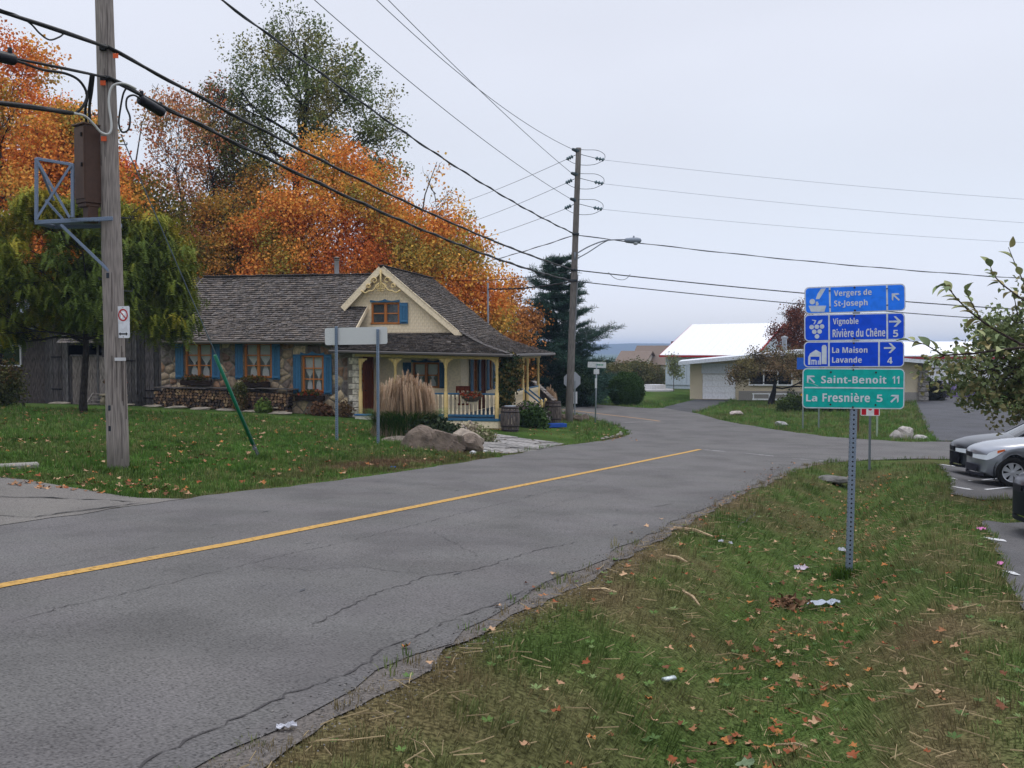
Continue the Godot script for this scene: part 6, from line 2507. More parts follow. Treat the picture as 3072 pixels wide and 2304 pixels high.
func signs() -> void:
	var base := on(4.01, 11.62)
	var S := thing("direction_sign", "big road direction sign with three blue panels above one green panel", "road sign", base, deg_to_rad(-9))
	var m := MB.new()
	S.scale = Vector3.ONE * 1.062
	m.col = lin(138, 150, 166)
	perforated(m, 3.18, 0.07)
	var post := obj("post", m, M.galvanised, S)
	post.rotation.z = deg_to_rad(-0.9)
	holes(post, 0.1, 2.0, 0.07, 0.052, 0.011)
	var white: StandardMaterial3D = plain("sign_white", Color(0.80, 0.81, 0.83), 0.5)
	var yw := 1.07
	# heights of the panel middles above the foot: eye level 1.6 less the foot, lens geometry at 11 m
	var tops := [3.10, 2.79, 2.49, 2.11]
	var hs := [0.30, 0.30, 0.29, 0.45]
	var faces := [lin(40, 128, 252), lin(14, 80, 216), lin(12, 72, 208), lin(2, 166, 156)]
	var tilts := [1.7, 1.0, 0.4, -0.1]
	var U := 1.0 / 990.0
	for i in 4:
		var y: float = tops[i]
		var n := sign_panel(S, Vector3(0.02 * (y / 3.3), y, 0.045), yw if i < 3 else yw + 0.02, hs[i], deg_to_rad(tilts[i]), faces[i], 0.05)
		var marks := MB.new()
		marks.col = lin(200, 208, 216)
		var bolt := MB.new()
		bolt.col = lin(70, 60, 56)
		for q in ([[0.0, 0.42], [0.0, -0.42]] if i < 3 else [[0, 0.46], [0, -0.46], [-0.24, 0.4], [0.24, 0.4], [-0.24, -0.4], [0.24, -0.4]]):
			disc(bolt, Vector2(q[0], q[1] * hs[i]), 0.011, 0.003, 8)
		if i < 3:
			var d1: float = [-262, -265, -262][i] * U
			var d2: float = [338, 345, 265][i] * U
			for d in [d1, d2]:
				var dv := MB.new()
				dv.col = marks.col
				dv.prism(rect(d - 0.009, -hs[i] / 2 + 0.012, d + 0.009, hs[i] / 2 - 0.012), 0.0, 0.0045, Transform3D(), false)
				obj("divider", dv, M.painted, n)
		if i == 0:
			words("Vergers de", 395 * U, 84 * U, Vector3(-20 * U, 62 * U, 0.004), n, white)
			words("St-Joseph", 352 * U, 86 * U, Vector3(-42 * U, -50 * U, 0.004), n, white)
			arrow(marks, Vector2(425, 8) * U, 0.11, deg_to_rad(135), 0.003)
			for y2 in [0.1, -0.08]:
				for d in [-262 * U, 338 * U]:
					bolt.cube(Vector3(d, y2, 0.006), Vector3(0.016, 0.012, 0.006))
			# fruit dropping from a hand into a basket
			marks.prism(Transform2D(0, Vector2(U, U), 0, Vector2.ZERO) * PackedVector2Array([Vector2(-490, -55), Vector2(-302, -62), Vector2(-322, -128), Vector2(-465, -122)]), 0.0, 0.0045, Transform3D(), false)
			disc(marks, Vector2(-448, -12) * U, 30 * U, 0.002)
			marks.prism(rect(-412 * U, -56 * U, -388 * U, -14 * U), 0.0, 0.0045, Transform3D(), false)
			marks.prism(Transform2D(0, Vector2(U, U), 0, Vector2.ZERO) * PackedVector2Array([Vector2(-412, 14), Vector2(-392, 70), Vector2(-352, 128), Vector2(-302, 128), Vector2(-340, 66), Vector2(-372, 14)]), 0.0, 0.0045, Transform3D(), false)
			disc(marks, Vector2(-395, -40) * U, 14 * U, 0.002)
		elif i == 1:
			words("Vignoble", 268 * U, 88 * U, Vector3(-90 * U, 58 * U, 0.004), n, white)
			words("Rivière du Chêne", 552 * U, 92 * U, Vector3(48 * U, -62 * U, 0.004), n, white)
			words("5", 52 * U, 76 * U, Vector3(432 * U, -78 * U, 0.004), n, white)
			arrow(marks, Vector2(428, 52) * U, 0.13, 0.0, 0.003)
			for q in [[-450, 10], [-395, 12], [-340, 14], [-422, -42], [-366, -40], [-394, -94]]:
				disc(marks, Vector2(q[0], q[1]) * U, 25 * U, 0.002)
			marks.prism(Transform2D(0, Vector2(U, U), 0, Vector2.ZERO) * PackedVector2Array([Vector2(-392, 44), Vector2(-372, 78), Vector2(-335, 92), Vector2(-340, 64), Vector2(-358, 46)]), 0.0, 0.0045, Transform3D(), false)
			marks.prism(Transform2D(0, Vector2(U, U), 0, Vector2.ZERO) * PackedVector2Array([Vector2(-432, 40), Vector2(-420, 40), Vector2(-408, 62), Vector2(-400, 84), Vector2(-446, 92), Vector2(-446, 84), Vector2(-416, 76), Vector2(-424, 56)]), 0.0, 0.0045, Transform3D(), false)
		elif i == 2:
			words("La Maison", 372 * U, 68 * U, Vector3(-42 * U, 48 * U, 0.004), n, white)
			words("Lavande", 312 * U, 66 * U, Vector3(-72 * U, -60 * U, 0.004), n, white)
			words("4", 54 * U, 72 * U, Vector3(378 * U, -70 * U, 0.004), n, white)
			arrow(marks, Vector2(378, 66) * U, 0.125, 0.0, 0.003)
			# barn and silo
			marks.prism(Transform2D(0, Vector2(U, U), 0, Vector2.ZERO) * PackedVector2Array([Vector2(-482, -112), Vector2(-482, -28), Vector2(-462, 12), Vector2(-400, 52), Vector2(-345, 20), Vector2(-345, -112), Vector2(-362, -112), Vector2(-362, -24), Vector2(-458, -24), Vector2(-458, -112)]), 0.0, 0.0045, Transform3D(), false)
			marks.prism(Transform2D(0, Vector2(U, U), 0, Vector2.ZERO) * PackedVector2Array([Vector2(-338, -106), Vector2(-286, -106), Vector2(-286, 82), Vector2(-298, 104), Vector2(-326, 104), Vector2(-338, 82)]), 0.0, 0.0045, Transform3D(), false)
			for x in [-448, -432, -412, -396, -376]:
				marks.prism(rect(x * U, -112 * U, (x + 9) * U, -66 * U), 0.0, 0.0045, Transform3D(), false)
			marks.prism(rect(-450 * U, -72 * U, -400 * U, -58 * U), 0.0, 0.004, Transform3D(), false)
		else:
			marks.prism(rect(-yw / 2 + 0.014, 0.0, yw / 2 - 0.004, 0.014), 0.0, 0.0045, Transform3D(), false)
			words("Saint-Benoit", 686 * U, 84 * U, Vector3(4 * U, 98 * U, 0.004), n, white)
			words("11", 72 * U, 82 * U, Vector3(446 * U, 98 * U, 0.004), n, white)
			words("La", 118 * U, 76 * U, Vector3(-438 * U, -108 * U, 0.004), n, white)
			words("Fresnière", 500 * U, 100 * U, Vector3(-72 * U, -100 * U, 0.004), n, white)
			words("5", 60 * U, 80 * U, Vector3(280 * U, -104 * U, 0.004), n, white)
			arrow(marks, Vector2(-450, 100) * U, 0.115, deg_to_rad(135), 0.003)
			arrow(marks, Vector2(438, -106) * U, 0.115, deg_to_rad(45), 0.003)
			var scr := MB.new()
			scr.col = lin(170, 190, 186)
			for k in 6:
				scr.bar(Vector3(-500 + k * 22, 62 - k * k * 1.1, 0) * U + Vector3(0, 0, 0.0042), Vector3(-500 + (k + 1) * 22, 62 - (k + 1) * (k + 1) * 1.1, 0) * U + Vector3(0, 0, 0.0042), 0.004, 0.001, Vector3.UP)
			obj("scratch", scr, M.painted, n)
		obj("marking", marks, M.painted, n)
		obj("bolt", bolt, M.metal, n)

	# red and white sign behind it, facing away along the road
	var f := on(8.77, 24.04)
	var R := thing("red_white_sign", "small square red and white sign on a bare post behind the direction sign", "road sign", f, deg_to_rad(-18))
	m = MB.new()
	m.col = lin(120, 126, 132)
	perforated(m, 1.75, 0.055)
	obj("post", m, M.galvanised, R)
	m = MB.new()
	m.col = lin(222, 222, 222)
	m.prism(rounded(0.44, 0.44, 0.03), 0.03, 0.034)
	var pl := obj("sign_panel", m, M.painted, R)
	pl.position.y = 1.55
	m = MB.new()
	m.col = lin(186, 26, 44)
	m.prism(rect(-0.2, 0.1, 0.2, 0.2), 0.034, 0.037)
	m.prism(rect(-0.2, -0.2, -0.09, 0.03), 0.034, 0.037)
	m.prism(rect(0.09, -0.2, 0.2, 0.03), 0.034, 0.037)
	disc(m, Vector2(-0.11, 0.07), 0.042, 0.036, 12)
	disc(m, Vector2(0.11, 0.07), 0.042, 0.036, 12)
	disc(m, Vector2(0, -0.05), 0.045, 0.034, 12)
	obj("marking", m, M.painted, pl)

	# warning sign pair and stakes on the bungalow lawn
	f = on(12.72, 41.7)
	var Y := thing("warning_sign", "yellow diamond warning sign on two thin posts on the bungalow lawn", "road sign", f, deg_to_rad(-10))
	for x in [-0.35, 0.3]:
		m = MB.new()
		m.col = lin(140, 150, 146)
		m.cube(Vector3(x, 0.75, 0), Vector3(0.06, 1.7, 0.05), 0.006)
		obj("post", m, M.galvanised, Y)
	m = MB.new()
	m.col = lin(230, 168, 20)
	m.prism(PackedVector2Array([Vector2(-0.02, 0.98), Vector2(0.42, 1.42), Vector2(-0.02, 1.86), Vector2(-0.46, 1.42)]), 0.03, 0.034)
	obj("sign_panel", m, M.painted, Y)
	m = MB.new()
	m.col = lin(40, 96, 190)
	m.prism(rect(-0.62, 2.5, 0.3, 3.0), 0.03, 0.034)
	m.cube(Vector3(-0.3, 2.2, 0), Vector3(0.05, 1.5, 0.05))
	obj("blue_panel", m, M.painted, Y)
	for q in [[13.98, 39.62, 1.75, lin(92, 66, 52), "thin brown stake standing on the bungalow lawn"], [13.95, 37.5, 1.1, lin(150, 164, 142), "thin pale green stake behind the red and white sign's post"]]:
		m = MB.new()
		m.col = q[3]
		m.cube(on(q[0], q[1], q[2] / 2 - 0.1), Vector3(0.07, q[2] + 0.2, 0.05), 0.008)
		tag(obj("stake", m, M.painted), q[4], "stake")

	# back of a long sign on two posts
	var a := on(-4.7, 26.32)
	var B := thing("blank_sign_back", "bare grey back of a wide road sign on two steel posts before the cottage", "road sign", a, atan2(-0.22, 1.14) * -1.0 * -1.0)
	B.rotation.y = -atan2(-0.22 * -1.0, 1.14)
	for x in [0.0, 1.16]:
		m = MB.new()
		m.col = lin(126, 142, 160)
		perforated(m, 3.08, 0.066)
		var pp := obj("post", m, M.galvanised, B)
		pp.position = Vector3(x, -0.08 if x > 0.5 else 0.0, 0)
		holes(pp, 0.1, 3.0, 0.066, 0.06, 0.011)
	m = MB.new()
	m.col = lin(222, 222, 220)
	m.prism(rounded(1.75, 0.46, 0.06), -0.039, -0.036)
	var bp := obj("sign_panel", m, M.galvanised, B)
	bp.position = Vector3(0.54, 2.82, 0)
	bp.rotation.z = deg_to_rad(1.0)

	# no parking plate on the near pole
	var N := thing("no_parking_sign", "white no parking sign with red ring and double arrow on the near pole", "road sign", near_base + Vector3(0.17, 2.56, 0.16), deg_to_rad(-22))
	m = MB.new()
	m.col = lin(214, 216, 220)
	m.prism(rounded(0.28, 0.54, 0.03), 0.0, 0.003)
	var np := obj("sign_panel", m, M.painted, N)
	m = MB.new()
	m.col = lin(176, 40, 44)
	for i in 28:
		var t := TAU * i / 28.0
		var t2 := TAU * (i + 1) / 28.0
		m.prism(PackedVector2Array([Vector2(cos(t), sin(t)) * 0.105, Vector2(cos(t2), sin(t2)) * 0.105, Vector2(cos(t2), sin(t2)) * 0.08, Vector2(cos(t), sin(t)) * 0.08]), 0.003, 0.006, Transform3D(Basis(), Vector3(0, 0.12, 0)))
	m.prism(rect(-0.09, -0.01, 0.09, 0.01), 0.003, 0.0066, Transform3D(Basis(Vector3.BACK, -PI / 4), Vector3(0, 0.12, 0)))
	obj("ring", m, M.painted, np)
	words("P", 0.075, 0.11, Vector3(0.0, 0.12, 0.0045), np, M.rubber, 0.003)
	m = MB.new()
	m.col = lin(24, 24, 26)
	m.prism(PackedVector2Array([Vector2(-0.1, 0), Vector2(-0.06, 0.03), Vector2(-0.06, 0.012), Vector2(0.06, 0.012), Vector2(0.06, 0.03), Vector2(0.1, 0), Vector2(0.06, -0.03), Vector2(0.06, -0.012), Vector2(-0.06, -0.012), Vector2(-0.06, -0.03)]), 0.003, 0.006, Transform3D(Basis(), Vector3(0, -0.2, 0)))
	disc(m, Vector2(0, 0.25), 0.008, 0.003, 8)
	disc(m, Vector2(0, -0.25), 0.008, 0.003, 8)
	obj("double_arrow", m, M.painted, np)

	# street name sign
	f = on(3.66, 43.2)
	var T := thing("street_name_sign", "green lettered white street name sign on a slim post at the crossroads corner", "street sign", f, deg_to_rad(-12))
	m = MB.new(true)
	m.col = lin(150, 158, 164)
	m.tube([Vector3(0, -0.3, 0), Vector3(0.06, 2.62, 0)], [0.032, 0.03], 10)
	obj("post", m, M.galvanised, T)
	m = MB.new()
	m.col = lin(206, 208, 206)
	m.prism(rounded(0.8, 0.25, 0.02), -0.01, 0.01, Transform3D(Basis(Vector3.BACK, -0.03), Vector3(0.07, 2.56, 0)))
	var tp := obj("sign_panel", m, M.painted, T)
	m = MB.new()
	m.col = lin(90, 150, 120)
	for i in 5:
		m.prism(rect(-0.05 + i * 0.07, -0.05 - i * 0.002, 0.0 + i * 0.07, 0.02 - i * 0.002), 0.01, 0.014, Transform3D(Basis(), Vector3(0.07, 2.58, 0)))
	obj("lettering", m, M.painted, tp)
	m = MB.new()
	m.col = lin(210, 212, 212)
	m.cube(Vector3(0.055, 2.26, 0.03), Vector3(0.24, 0.22, 0.02), 0.004)
	m.cube(Vector3(0.035, 1.75, 0.03), Vector3(0.09, 0.42, 0.02), 0.004)
	obj("bracket", m, M.painted, T)

	# back of the stop sign
	f = on(2.78, 45.4)
	var O := thing("stop_sign_back", "grey back of an octagonal stop sign half hidden behind the corner pole", "road sign", f, deg_to_rad(8))
	m = MB.new()
	m.col = lin(150, 156, 160)
	m.cube(Vector3(0.12, 0.7, 0.03), Vector3(0.06, 2.2, 0.05), 0.006)
	obj("post", m, M.galvanised, O)
	m = MB.new()
	m.col = lin(172, 176, 182)
	var oc := PackedVector2Array()
	for i in 8:
		oc.append(Vector2(cos(TAU * (i + 0.5) / 8), sin(TAU * (i + 0.5) / 8)) * 0.42)
	m.prism(oc, -0.01, 0.0, Transform3D(Basis(), Vector3(0, 1.82, 0)))
	obj("sign_panel", m, M.galvanised, O)
	m = MB.new()
	m.col = lin(206, 208, 210)
	m.prism(rect(0.05, 0.75, 0.24, 1.3), -0.002, 0.004)
	obj("small_plate", m, M.painted, O)


# ---------------------------------------------------------------- garden round the cottage

func rock_mesh(m: MB, c: Vector3, r: Vector3, sd: int, n := 0.28, c1 := Color(0.2, 0.18, 0.16), c2 := Color(0.3, 0.27, 0.24)) -> void:
	# a block split by random planes, its faces slightly pitted
	var q := RandomNumberGenerator.new()
	q.seed = sd
	var cuts := []
	for i in 13:
		var z := q.randf_range(-1, 1)
		var a := q.randf_range(0, TAU)
		cuts.append([Vector3(sqrt(1 - z * z) * cos(a), z, sqrt(1 - z * z) * sin(a)), q.randf_range(1.0 - n * 1.3, 0.98)])
	var n2 := FastNoiseLite.new()
	n2.seed = sd + 5
	n2.frequency = 2.5
	var rows := 20
	var cols := 32
	var P := []
	var C := []
	for j in rows + 1:
		var row := []
		var rc := []
		for i in cols:
			var el := PI * (float(j) / rows - 0.5)
			var az := TAU * i / cols
			var d := Vector3(cos(el) * cos(az), sin(el), cos(el) * sin(az))
			var k := 1.12
			for u in cuts:
				var t: float = d.dot(u[0])
				if t > 0.05:
					k = minf(k, u[1] / t)
			k *= 1.0 + 0.05 * n2.get_noise_3dv(d * 2.5)
			row.append(c + d * r * k)
			rc.append(c1.lerp(c2, clampf(0.5 + n2.get_noise_3dv(d * 0.8), 0, 1)))
		P.append(row)
		C.append(rc)
	for j in rows:
		for i in cols:
			var i2 := (i + 1) % cols
			m.col = c1.lerp(c2, 0.5)
			m.quad(P[j][i], P[j][i2], P[j + 1][i2], P[j + 1][i], P[j][i] + P[j + 1][i2] - c * 2.0)


func rock(called: String, label: String, at: Vector3, parts: Array, cat := "boulder", c1 := Color(0.2, 0.18, 0.16), c2 := Color(0.3, 0.27, 0.24), group := "") -> void:
	var m := MB.new()
	var k := 0
	for p in parts:
		rock_mesh(m, p[0], p[1], int(at.x * 100) + k, 0.3, c1, c2)
		k += 7
	var o := obj(called, m, M.rock)
	o.position = at
	tag(o, label, cat, group)


func plume_grass(called: String, label: String, at: Vector3, rad: float, h: float, stems: int, leaves: int) -> void:
	var t := thing(called, label, "ornamental grass", at)
	# arching green leaves
	var m := MB.new()
	for v in 3:
		var d := 0.2 + 0.12 * v
		for k in 5:
			var t0 := k / 5.0
			var t1 := (k + 1) / 5.0
			var a := Vector3(d * t0 * t0 * 1.6, t0 * (1.0 - 0.28 * t0 * t0), 0.06 * v - 0.06)
			var b := Vector3(d * t1 * t1 * 1.6, t1 * (1.0 - 0.28 * t1 * t1), 0.06 * v - 0.06)
			var w0 := 0.012 * (1.0 - t0 * 0.8)
			var w1 := 0.012 * (1.0 - t1 * 0.8)
			m.col = gray(0.8 + 0.15 * v)
			m.quad(a - Vector3(0, 0, w0), a + Vector3(0, 0, w0), b + Vector3(0, 0, w1), b - Vector3(0, 0, w1), Vector3.UP)
	var xs := []
	var cs := []
	for i in leaves:
		var a := rf(0, TAU)
		var r := sqrt(rng.randf()) * rad * 0.5
		var s := h * rf(0.34, 0.66)
		xs.append(Transform3D(Basis(Vector3.UP, -a + rf(-0.7, 0.7)).scaled(Vector3(s * rf(0.6, 1.3), s, s)), Vector3(cos(a) * r, -0.03, sin(a) * r * 0.8)))
		cs.append(tone([lin(74, 112, 52), lin(62, 96, 48), lin(106, 122, 64)][rng.randi() % 3], rf(0.7, 1.25)))
	many("leaves", m.done(), M.leaf, xs, cs, t).set_meta("kind", "stuff")
	# feathery straw plumes on thin stems
	m = MB.new()
	m.col = gray(0.85)
	m.tube([Vector3.ZERO, Vector3(0.01, 0.55, 0), Vector3(0.05, 1.0, 0)], [0.0022, 0.002, 0.0012], 3, false)
	for k in 70:
		var y := 0.52 + 0.48 * k / 70.0
		var p := Vector3(0.05 * (y - 0.5) * 2.0, y, 0)
		var a := k * 2.4
		var L := 0.075 * sin(PI * clampf((y - 0.5) / 0.52, 0.05, 1.0)) + 0.012
		var e := p + Vector3(cos(a) * L * 0.55, L * 0.8, sin(a) * L * 0.55)
		var w := Vector3(-sin(a), 0, cos(a)) * 0.006
		m.col = gray(rf(0.9, 1.2))
		m.tri(p - w, p + w, e, Vector3.UP)
	xs = []
	cs = []
	for i in stems:
		var a := rf(0, TAU)
		var r := sqrt(rng.randf()) * rad
		var lean := r / rad
		var s := h * rf(0.62, 1.06) * (1.0 - 0.2 * lean)
		var b := Basis(Vector3(sin(a), 0, -cos(a)), -rf(0.1, 0.42) * lean) * Basis(Vector3.UP, rf(0, TAU))
		xs.append(Transform3D(b.scaled(Vector3(s, s, s)), Vector3(cos(a) * r * 0.72, 0, sin(a) * r * 0.55)))
		cs.append(tone([lin(206, 180, 154), lin(192, 166, 138), lin(214, 192, 166), lin(172, 146, 118)][rng.randi() % 4], rf(0.8, 1.15)))
	many("plumes", m.done(), M.plume, xs, cs, t).set_meta("kind", "stuff")


func barrel(called: String, label: String, at: Vector3, h: float) -> void:
	var t := thing(called, label, "barrel", at)
	var n := 18
	var r0 := h * 0.33
	var bulge := func(y: float) -> float: return r0 * (1.0 + 0.16 * sin(PI * y / h))
	for k in n:
		var m := MB.new()
		m.col = tone(lin(118, 106, 100), rf(0.7, 1.2))
		var a0 := TAU * (k + 0.03) / n
		var a1 := TAU * (k + 0.97) / n
		for i in 6:
			var y0 := h * i / 6.0
			var y1 := h * (i + 1) / 6.0
			var ra: float = bulge.call(y0)
			var rb: float = bulge.call(y1)
			m.quad(Vector3(cos(a0) * ra, y0, sin(a0) * ra), Vector3(cos(a1) * ra, y0, sin(a1) * ra), Vector3(cos(a1) * rb, y1, sin(a1) * rb), Vector3(cos(a0) * rb, y1, sin(a0) * rb), Vector3(cos(a0), 0, sin(a0)))
		obj("stave", m, M.wood_up, t)
	for y in [0.06, 0.22, 0.78, 0.94]:
		var m := MB.new(true)
		m.col = lin(64, 56, 58)
		var a: float = bulge.call(h * (y - 0.03)) + 0.006
		var b: float = bulge.call(h * (y + 0.03)) + 0.006
		m.lathe([Vector2(a - 0.01, h * (y - 0.03)), Vector2(a, h * (y - 0.03)), Vector2(b, h * (y + 0.03)), Vector2(b - 0.01, h * (y + 0.03))], 24)
		obj("hoop", m, M.metal, t)
	var m := MB.new(true)
	m.col = lin(90, 82, 78)
	m.lathe([Vector2(r0 * 0.98, h - 0.08), Vector2(0, h - 0.079)], 20)
	obj("head", m, M.wood_across, t)


func garden() -> void:
	# flagstone apron before the porch: irregular slabs, each its own piece
	var path := MB.new(true)
	path.col = lin(112, 100, 84)
	var outline := pv([-1.9, 27.6, -0.9, 26.35, -0.05, 26.7, 0.75, 28.2, 1.25, 30.2, 1.75, 31.9, 0.6, 32.6, -0.5, 33.4, -1.9, 33.9, -2.2, 31.0])
	drape(path, outline, 0.012, 0.8)
	var po := struct("flagstone_path", path, M.mortar)
	var cells := []
	for i in 150:
		var p := Vector2(rf(-2.3, 1.9), rf(26.2, 34.0))
		var ok := Geometry2D.is_point_in_polygon(p, outline)
		for q in cells:
			if p.distance_to(q) < 0.62: ok = false
		if ok: cells.append(p)
	for p in cells:
		var poly := PackedVector2Array(outline)
		for q in cells:
			if q == p or p.distance_to(q) > 3.0: continue
			var mid: Vector2 = (p + q) * 0.5
			var n: Vector2 = (q - p).normalized()
			var t := n.orthogonal()
			var r := Geometry2D.intersect_polygons(poly, PackedVector2Array([mid + t * 9, mid + t * 9 - n * 9, mid - t * 9 - n * 9, mid - t * 9]))
			if r.is_empty(): break
			poly = r[0]
		var sm := Geometry2D.offset_polygon(poly, -0.035)
		if sm.is_empty(): continue
		var y := land(p.x, p.y) + rf(0.03, 0.05)
		var moved := MeshInstance3D.new()
		moved.name = "flagstone"
		var s := MB.new()
		s.col = tone(lin(150, 146, 142), rf(0.75, 1.15))
		var rel := PackedVector2Array()
		for v in sm[0]: rel.append(v - p)
		s.prism(rel, -0.06, 0.0, flag_frame(p, y))
		moved.mesh = s.done()
		moved.material_override = M.stone
		po.add_child(moved, true)
	# rough stone slabs along the foot of the house
	var k := 0
	for q in [[-10.6, -1.15, 0.9], [-9.5, -1.2, 0.8], [-8.5, -1.1, 1.0], [-7.5, -1.15, 0.7], [-6.2, -1.3, 0.9], [-11.8, -0.9, 0.7], [-13.0, -0.9, 0.9], [-16.2, -0.5, 0.8]]:
		var s := MB.new(true)
		rock_mesh(s, Vector3.ZERO, Vector3(q[2] * 0.5, 0.06, 0.28), 40 + k, 0.22, lin(176, 166, 150), lin(150, 136, 120))
		var o := obj("stepping_slab", s, M.rock)
		o.position = house_point(q[0], q[1], 0.03)
		tag(o, "flat pale slab lying on the grass edge, %s from the left along the house front" % ["third", "fourth", "fifth", "sixth", "seventh, nearest the steps", "second", "first by the bench", "one below the barn's half door"][k], "stone slab", "flat slabs along the house front")
		k += 1
	# boulders by the road
	var dark := lin(88, 76, 66)
	var pale := lin(150, 134, 118)
	rock("boulder", "largest brown boulder at the road edge beside the plume grass", on(-2.15, 26.2, 0.12), [[Vector3(-0.36, 0.04, 0.02), Vector3(0.52, 0.46, 0.42)], [Vector3(0.2, -0.02, 0.05), Vector3(0.5, 0.42, 0.4)], [Vector3(0.58, -0.1, 0.0), Vector3(0.32, 0.32, 0.36)]], "boulder", dark, pale)
	rock("boulder", "smaller rounded boulder touching the right side of the largest one", on(-1.12, 26.4, 0.1), [[Vector3(0, 0.08, 0), Vector3(0.34, 0.3, 0.34)]], "boulder", dark, pale)
	rock("boulder", "flat-topped pale rock behind the pair of roadside boulders", on(-1.3, 27.3, 0.15), [[Vector3(0, 0.12, 0), Vector3(0.5, 0.3, 0.4)]], "boulder", pale, lin(176, 164, 150))
	rock("edging_slab", "long flat edging slab between the plume grass and the boulder", on(-3.2, 27.8, 0.02), [[Vector3(0, 0, 0), Vector3(0.7, 0.13, 0.2)]], "stone slab", lin(150, 136, 120), lin(168, 154, 138))
	rock("white_stone", "small white stone at the foot of the boulders, nearest the road", on(-1.05, 25.9, 0.03), [[Vector3.ZERO, Vector3(0.11, 0.06, 0.08)]], "stone", lin(206, 206, 206), lin(220, 220, 220))
	rock("white_stone", "small white stone between the flagstones and the boulders", on(-0.75, 26.5, 0.03), [[Vector3.ZERO, Vector3(0.1, 0.05, 0.07)]], "stone", lin(196, 196, 196), lin(214, 214, 214))
	rock("lawn_rock", "pale pinkish rock on the bungalow lawn near the garage driveway", on(11.55, 50.4, 0.1), [[Vector3(0, -0.04, 0), Vector3(0.42, 0.22, 0.3)]], "rock", lin(176, 160, 152), lin(196, 184, 178))
	rock("lawn_rock", "low grey rock on the bungalow lawn near the road edge", on(11.88, 43.2, 0.05), [[Vector3.ZERO, Vector3(0.3, 0.16, 0.24)]], "rock", lin(168, 166, 164), lin(190, 188, 186))
	rock("lawn_rock", "tall pale angular rock at the corner of the side driveway", on(14.6, 36.6, 0.15), [[Vector3.ZERO, Vector3(0.34, 0.42, 0.3)], [Vector3(-0.2, -0.1, 0), Vector3(0.3, 0.3, 0.28)]], "rock", lin(176, 168, 160), lin(198, 190, 182))
	rock("lawn_rock", "small pale rock right beside the tall angular one", on(15.15, 36.3, 0.05), [[Vector3.ZERO, Vector3(0.26, 0.14, 0.2)]], "rock", lin(176, 170, 164), lin(200, 194, 188))
	rock("ditch_slab", "broken grey concrete slab in the ditch left of the sign post", on(7.2, 21.9, 0.08), [[Vector3.ZERO, Vector3(0.38, 0.1, 0.24)]], "slab", lin(104, 102, 98), lin(124, 122, 118))
	for i in 6:
		rock("garden_rock", "grey rock, %s of a loose heap behind the far barrel" % ["first", "second", "third", "fourth", "fifth", "sixth"][i], on(1.9 + i * 0.28 + rf(-0.1, 0.1), 44.5 + rf(-0.5, 0.5), 0.12), [[Vector3.ZERO, Vector3(0.24, 0.2, 0.2) * rf(0.7, 1.2)]], "rock", dark, pale, "rocks behind the far barrel")
	for i in 7:
		rock("edge_stone", "pale stone, %s from the near end along the corner lawn's road edge" % ["first", "second", "third", "fourth", "fifth", "sixth", "seventh"][i], on([3.4, 3.6, 3.75, 3.95, 4.1, 4.25, 3.2][i], [35.2, 35.7, 36.1, 36.8, 37.4, 38.2, 34.7][i], 0.04), [[Vector3.ZERO, Vector3(0.13, 0.06, 0.1) * rf(0.5, 1.0)]], "stone", lin(140, 132, 124), lin(170, 162, 154), "pale stones along the corner lawn edge")
	# plume grasses
	plume_grass("plume_grass", "tall straw-coloured plume grass clump in front of the cottage porch", on(-3.15, 28.9), 1.5, 1.98, 950, 1400)
	plume_grass("plume_grass", "smaller straw plume grass beside the far barrel at the corner", on(1.75, 46.0), 0.75, 1.55, 240, 240)
	broadleaf("garden_shrub", "low dark green shrub at the right foot of the big plume grass", "", on(-2.2, 28.6), [[0, 0.3, 0, 0.45, 0.3, 0.4], [0.35, 0.2, 0.1, 0.3, 0.2, 0.3], [-0.3, 0.4, 0.1, 0.35, 0.35, 0.35]], 0.03, 520, "hedge", [lin(52, 66, 46), lin(66, 76, 52), lin(44, 58, 42)], 0.05, Color(0.06, 0.05, 0.04), 4, 1.3, 0.75, "shrub")
	broadleaf("flower_clump", "pale pinkish flowering clump below the porch skirt board", "", on(-1.35, 30.4), [[0, 0.25, 0, 0.4, 0.25, 0.35], [0.4, 0.15, 0.2, 0.35, 0.16, 0.3]], 0.02, 260, "hedge", [lin(206, 190, 184), lin(168, 156, 130), lin(120, 126, 84)], 0.05, Color(0.08, 0.06, 0.05), 3, 1.0, 0.75, "flowers")
	broadleaf("dry_shrub", "brown dried perennial clump by the pale corner stones", "", house_point(-4.9, -0.6), [[0, 0.2, 0, 0.3, 0.22, 0.2]], 0.02, 90, "hedge", [lin(120, 84, 60), lin(104, 76, 56), lin(96, 88, 56)], 0.1, Color(0.1, 0.07, 0.05), 5, 1.1, 0.75, "shrub")
	broadleaf("dry_shrub", "thin brown stemmy clump below the corner stones near the porch", "", house_point(-4.0, -0.6), [[0, 0.3, 0, 0.2, 0.3, 0.2]], 0.015, 36, "hedge", [lin(120, 92, 66), lin(104, 84, 60)], 0.1, Color(0.12, 0.085, 0.06), 9, 1.0, 0.75, "shrub")
	broadleaf("tall_shrub", "upright brownish green bush in front of the firewood stack", "", house_point(-8.05, -1.0), [[0, 0.45, 0, 0.16, 0.4, 0.16], [0.05, 0.85, 0, 0.12, 0.2, 0.12]], 0.025, 120, "hedge", [lin(96, 90, 54), lin(112, 92, 60), lin(84, 86, 50)], 0.02, Color(0.08, 0.06, 0.05), 4, 1.0, 0.8, "shrub")
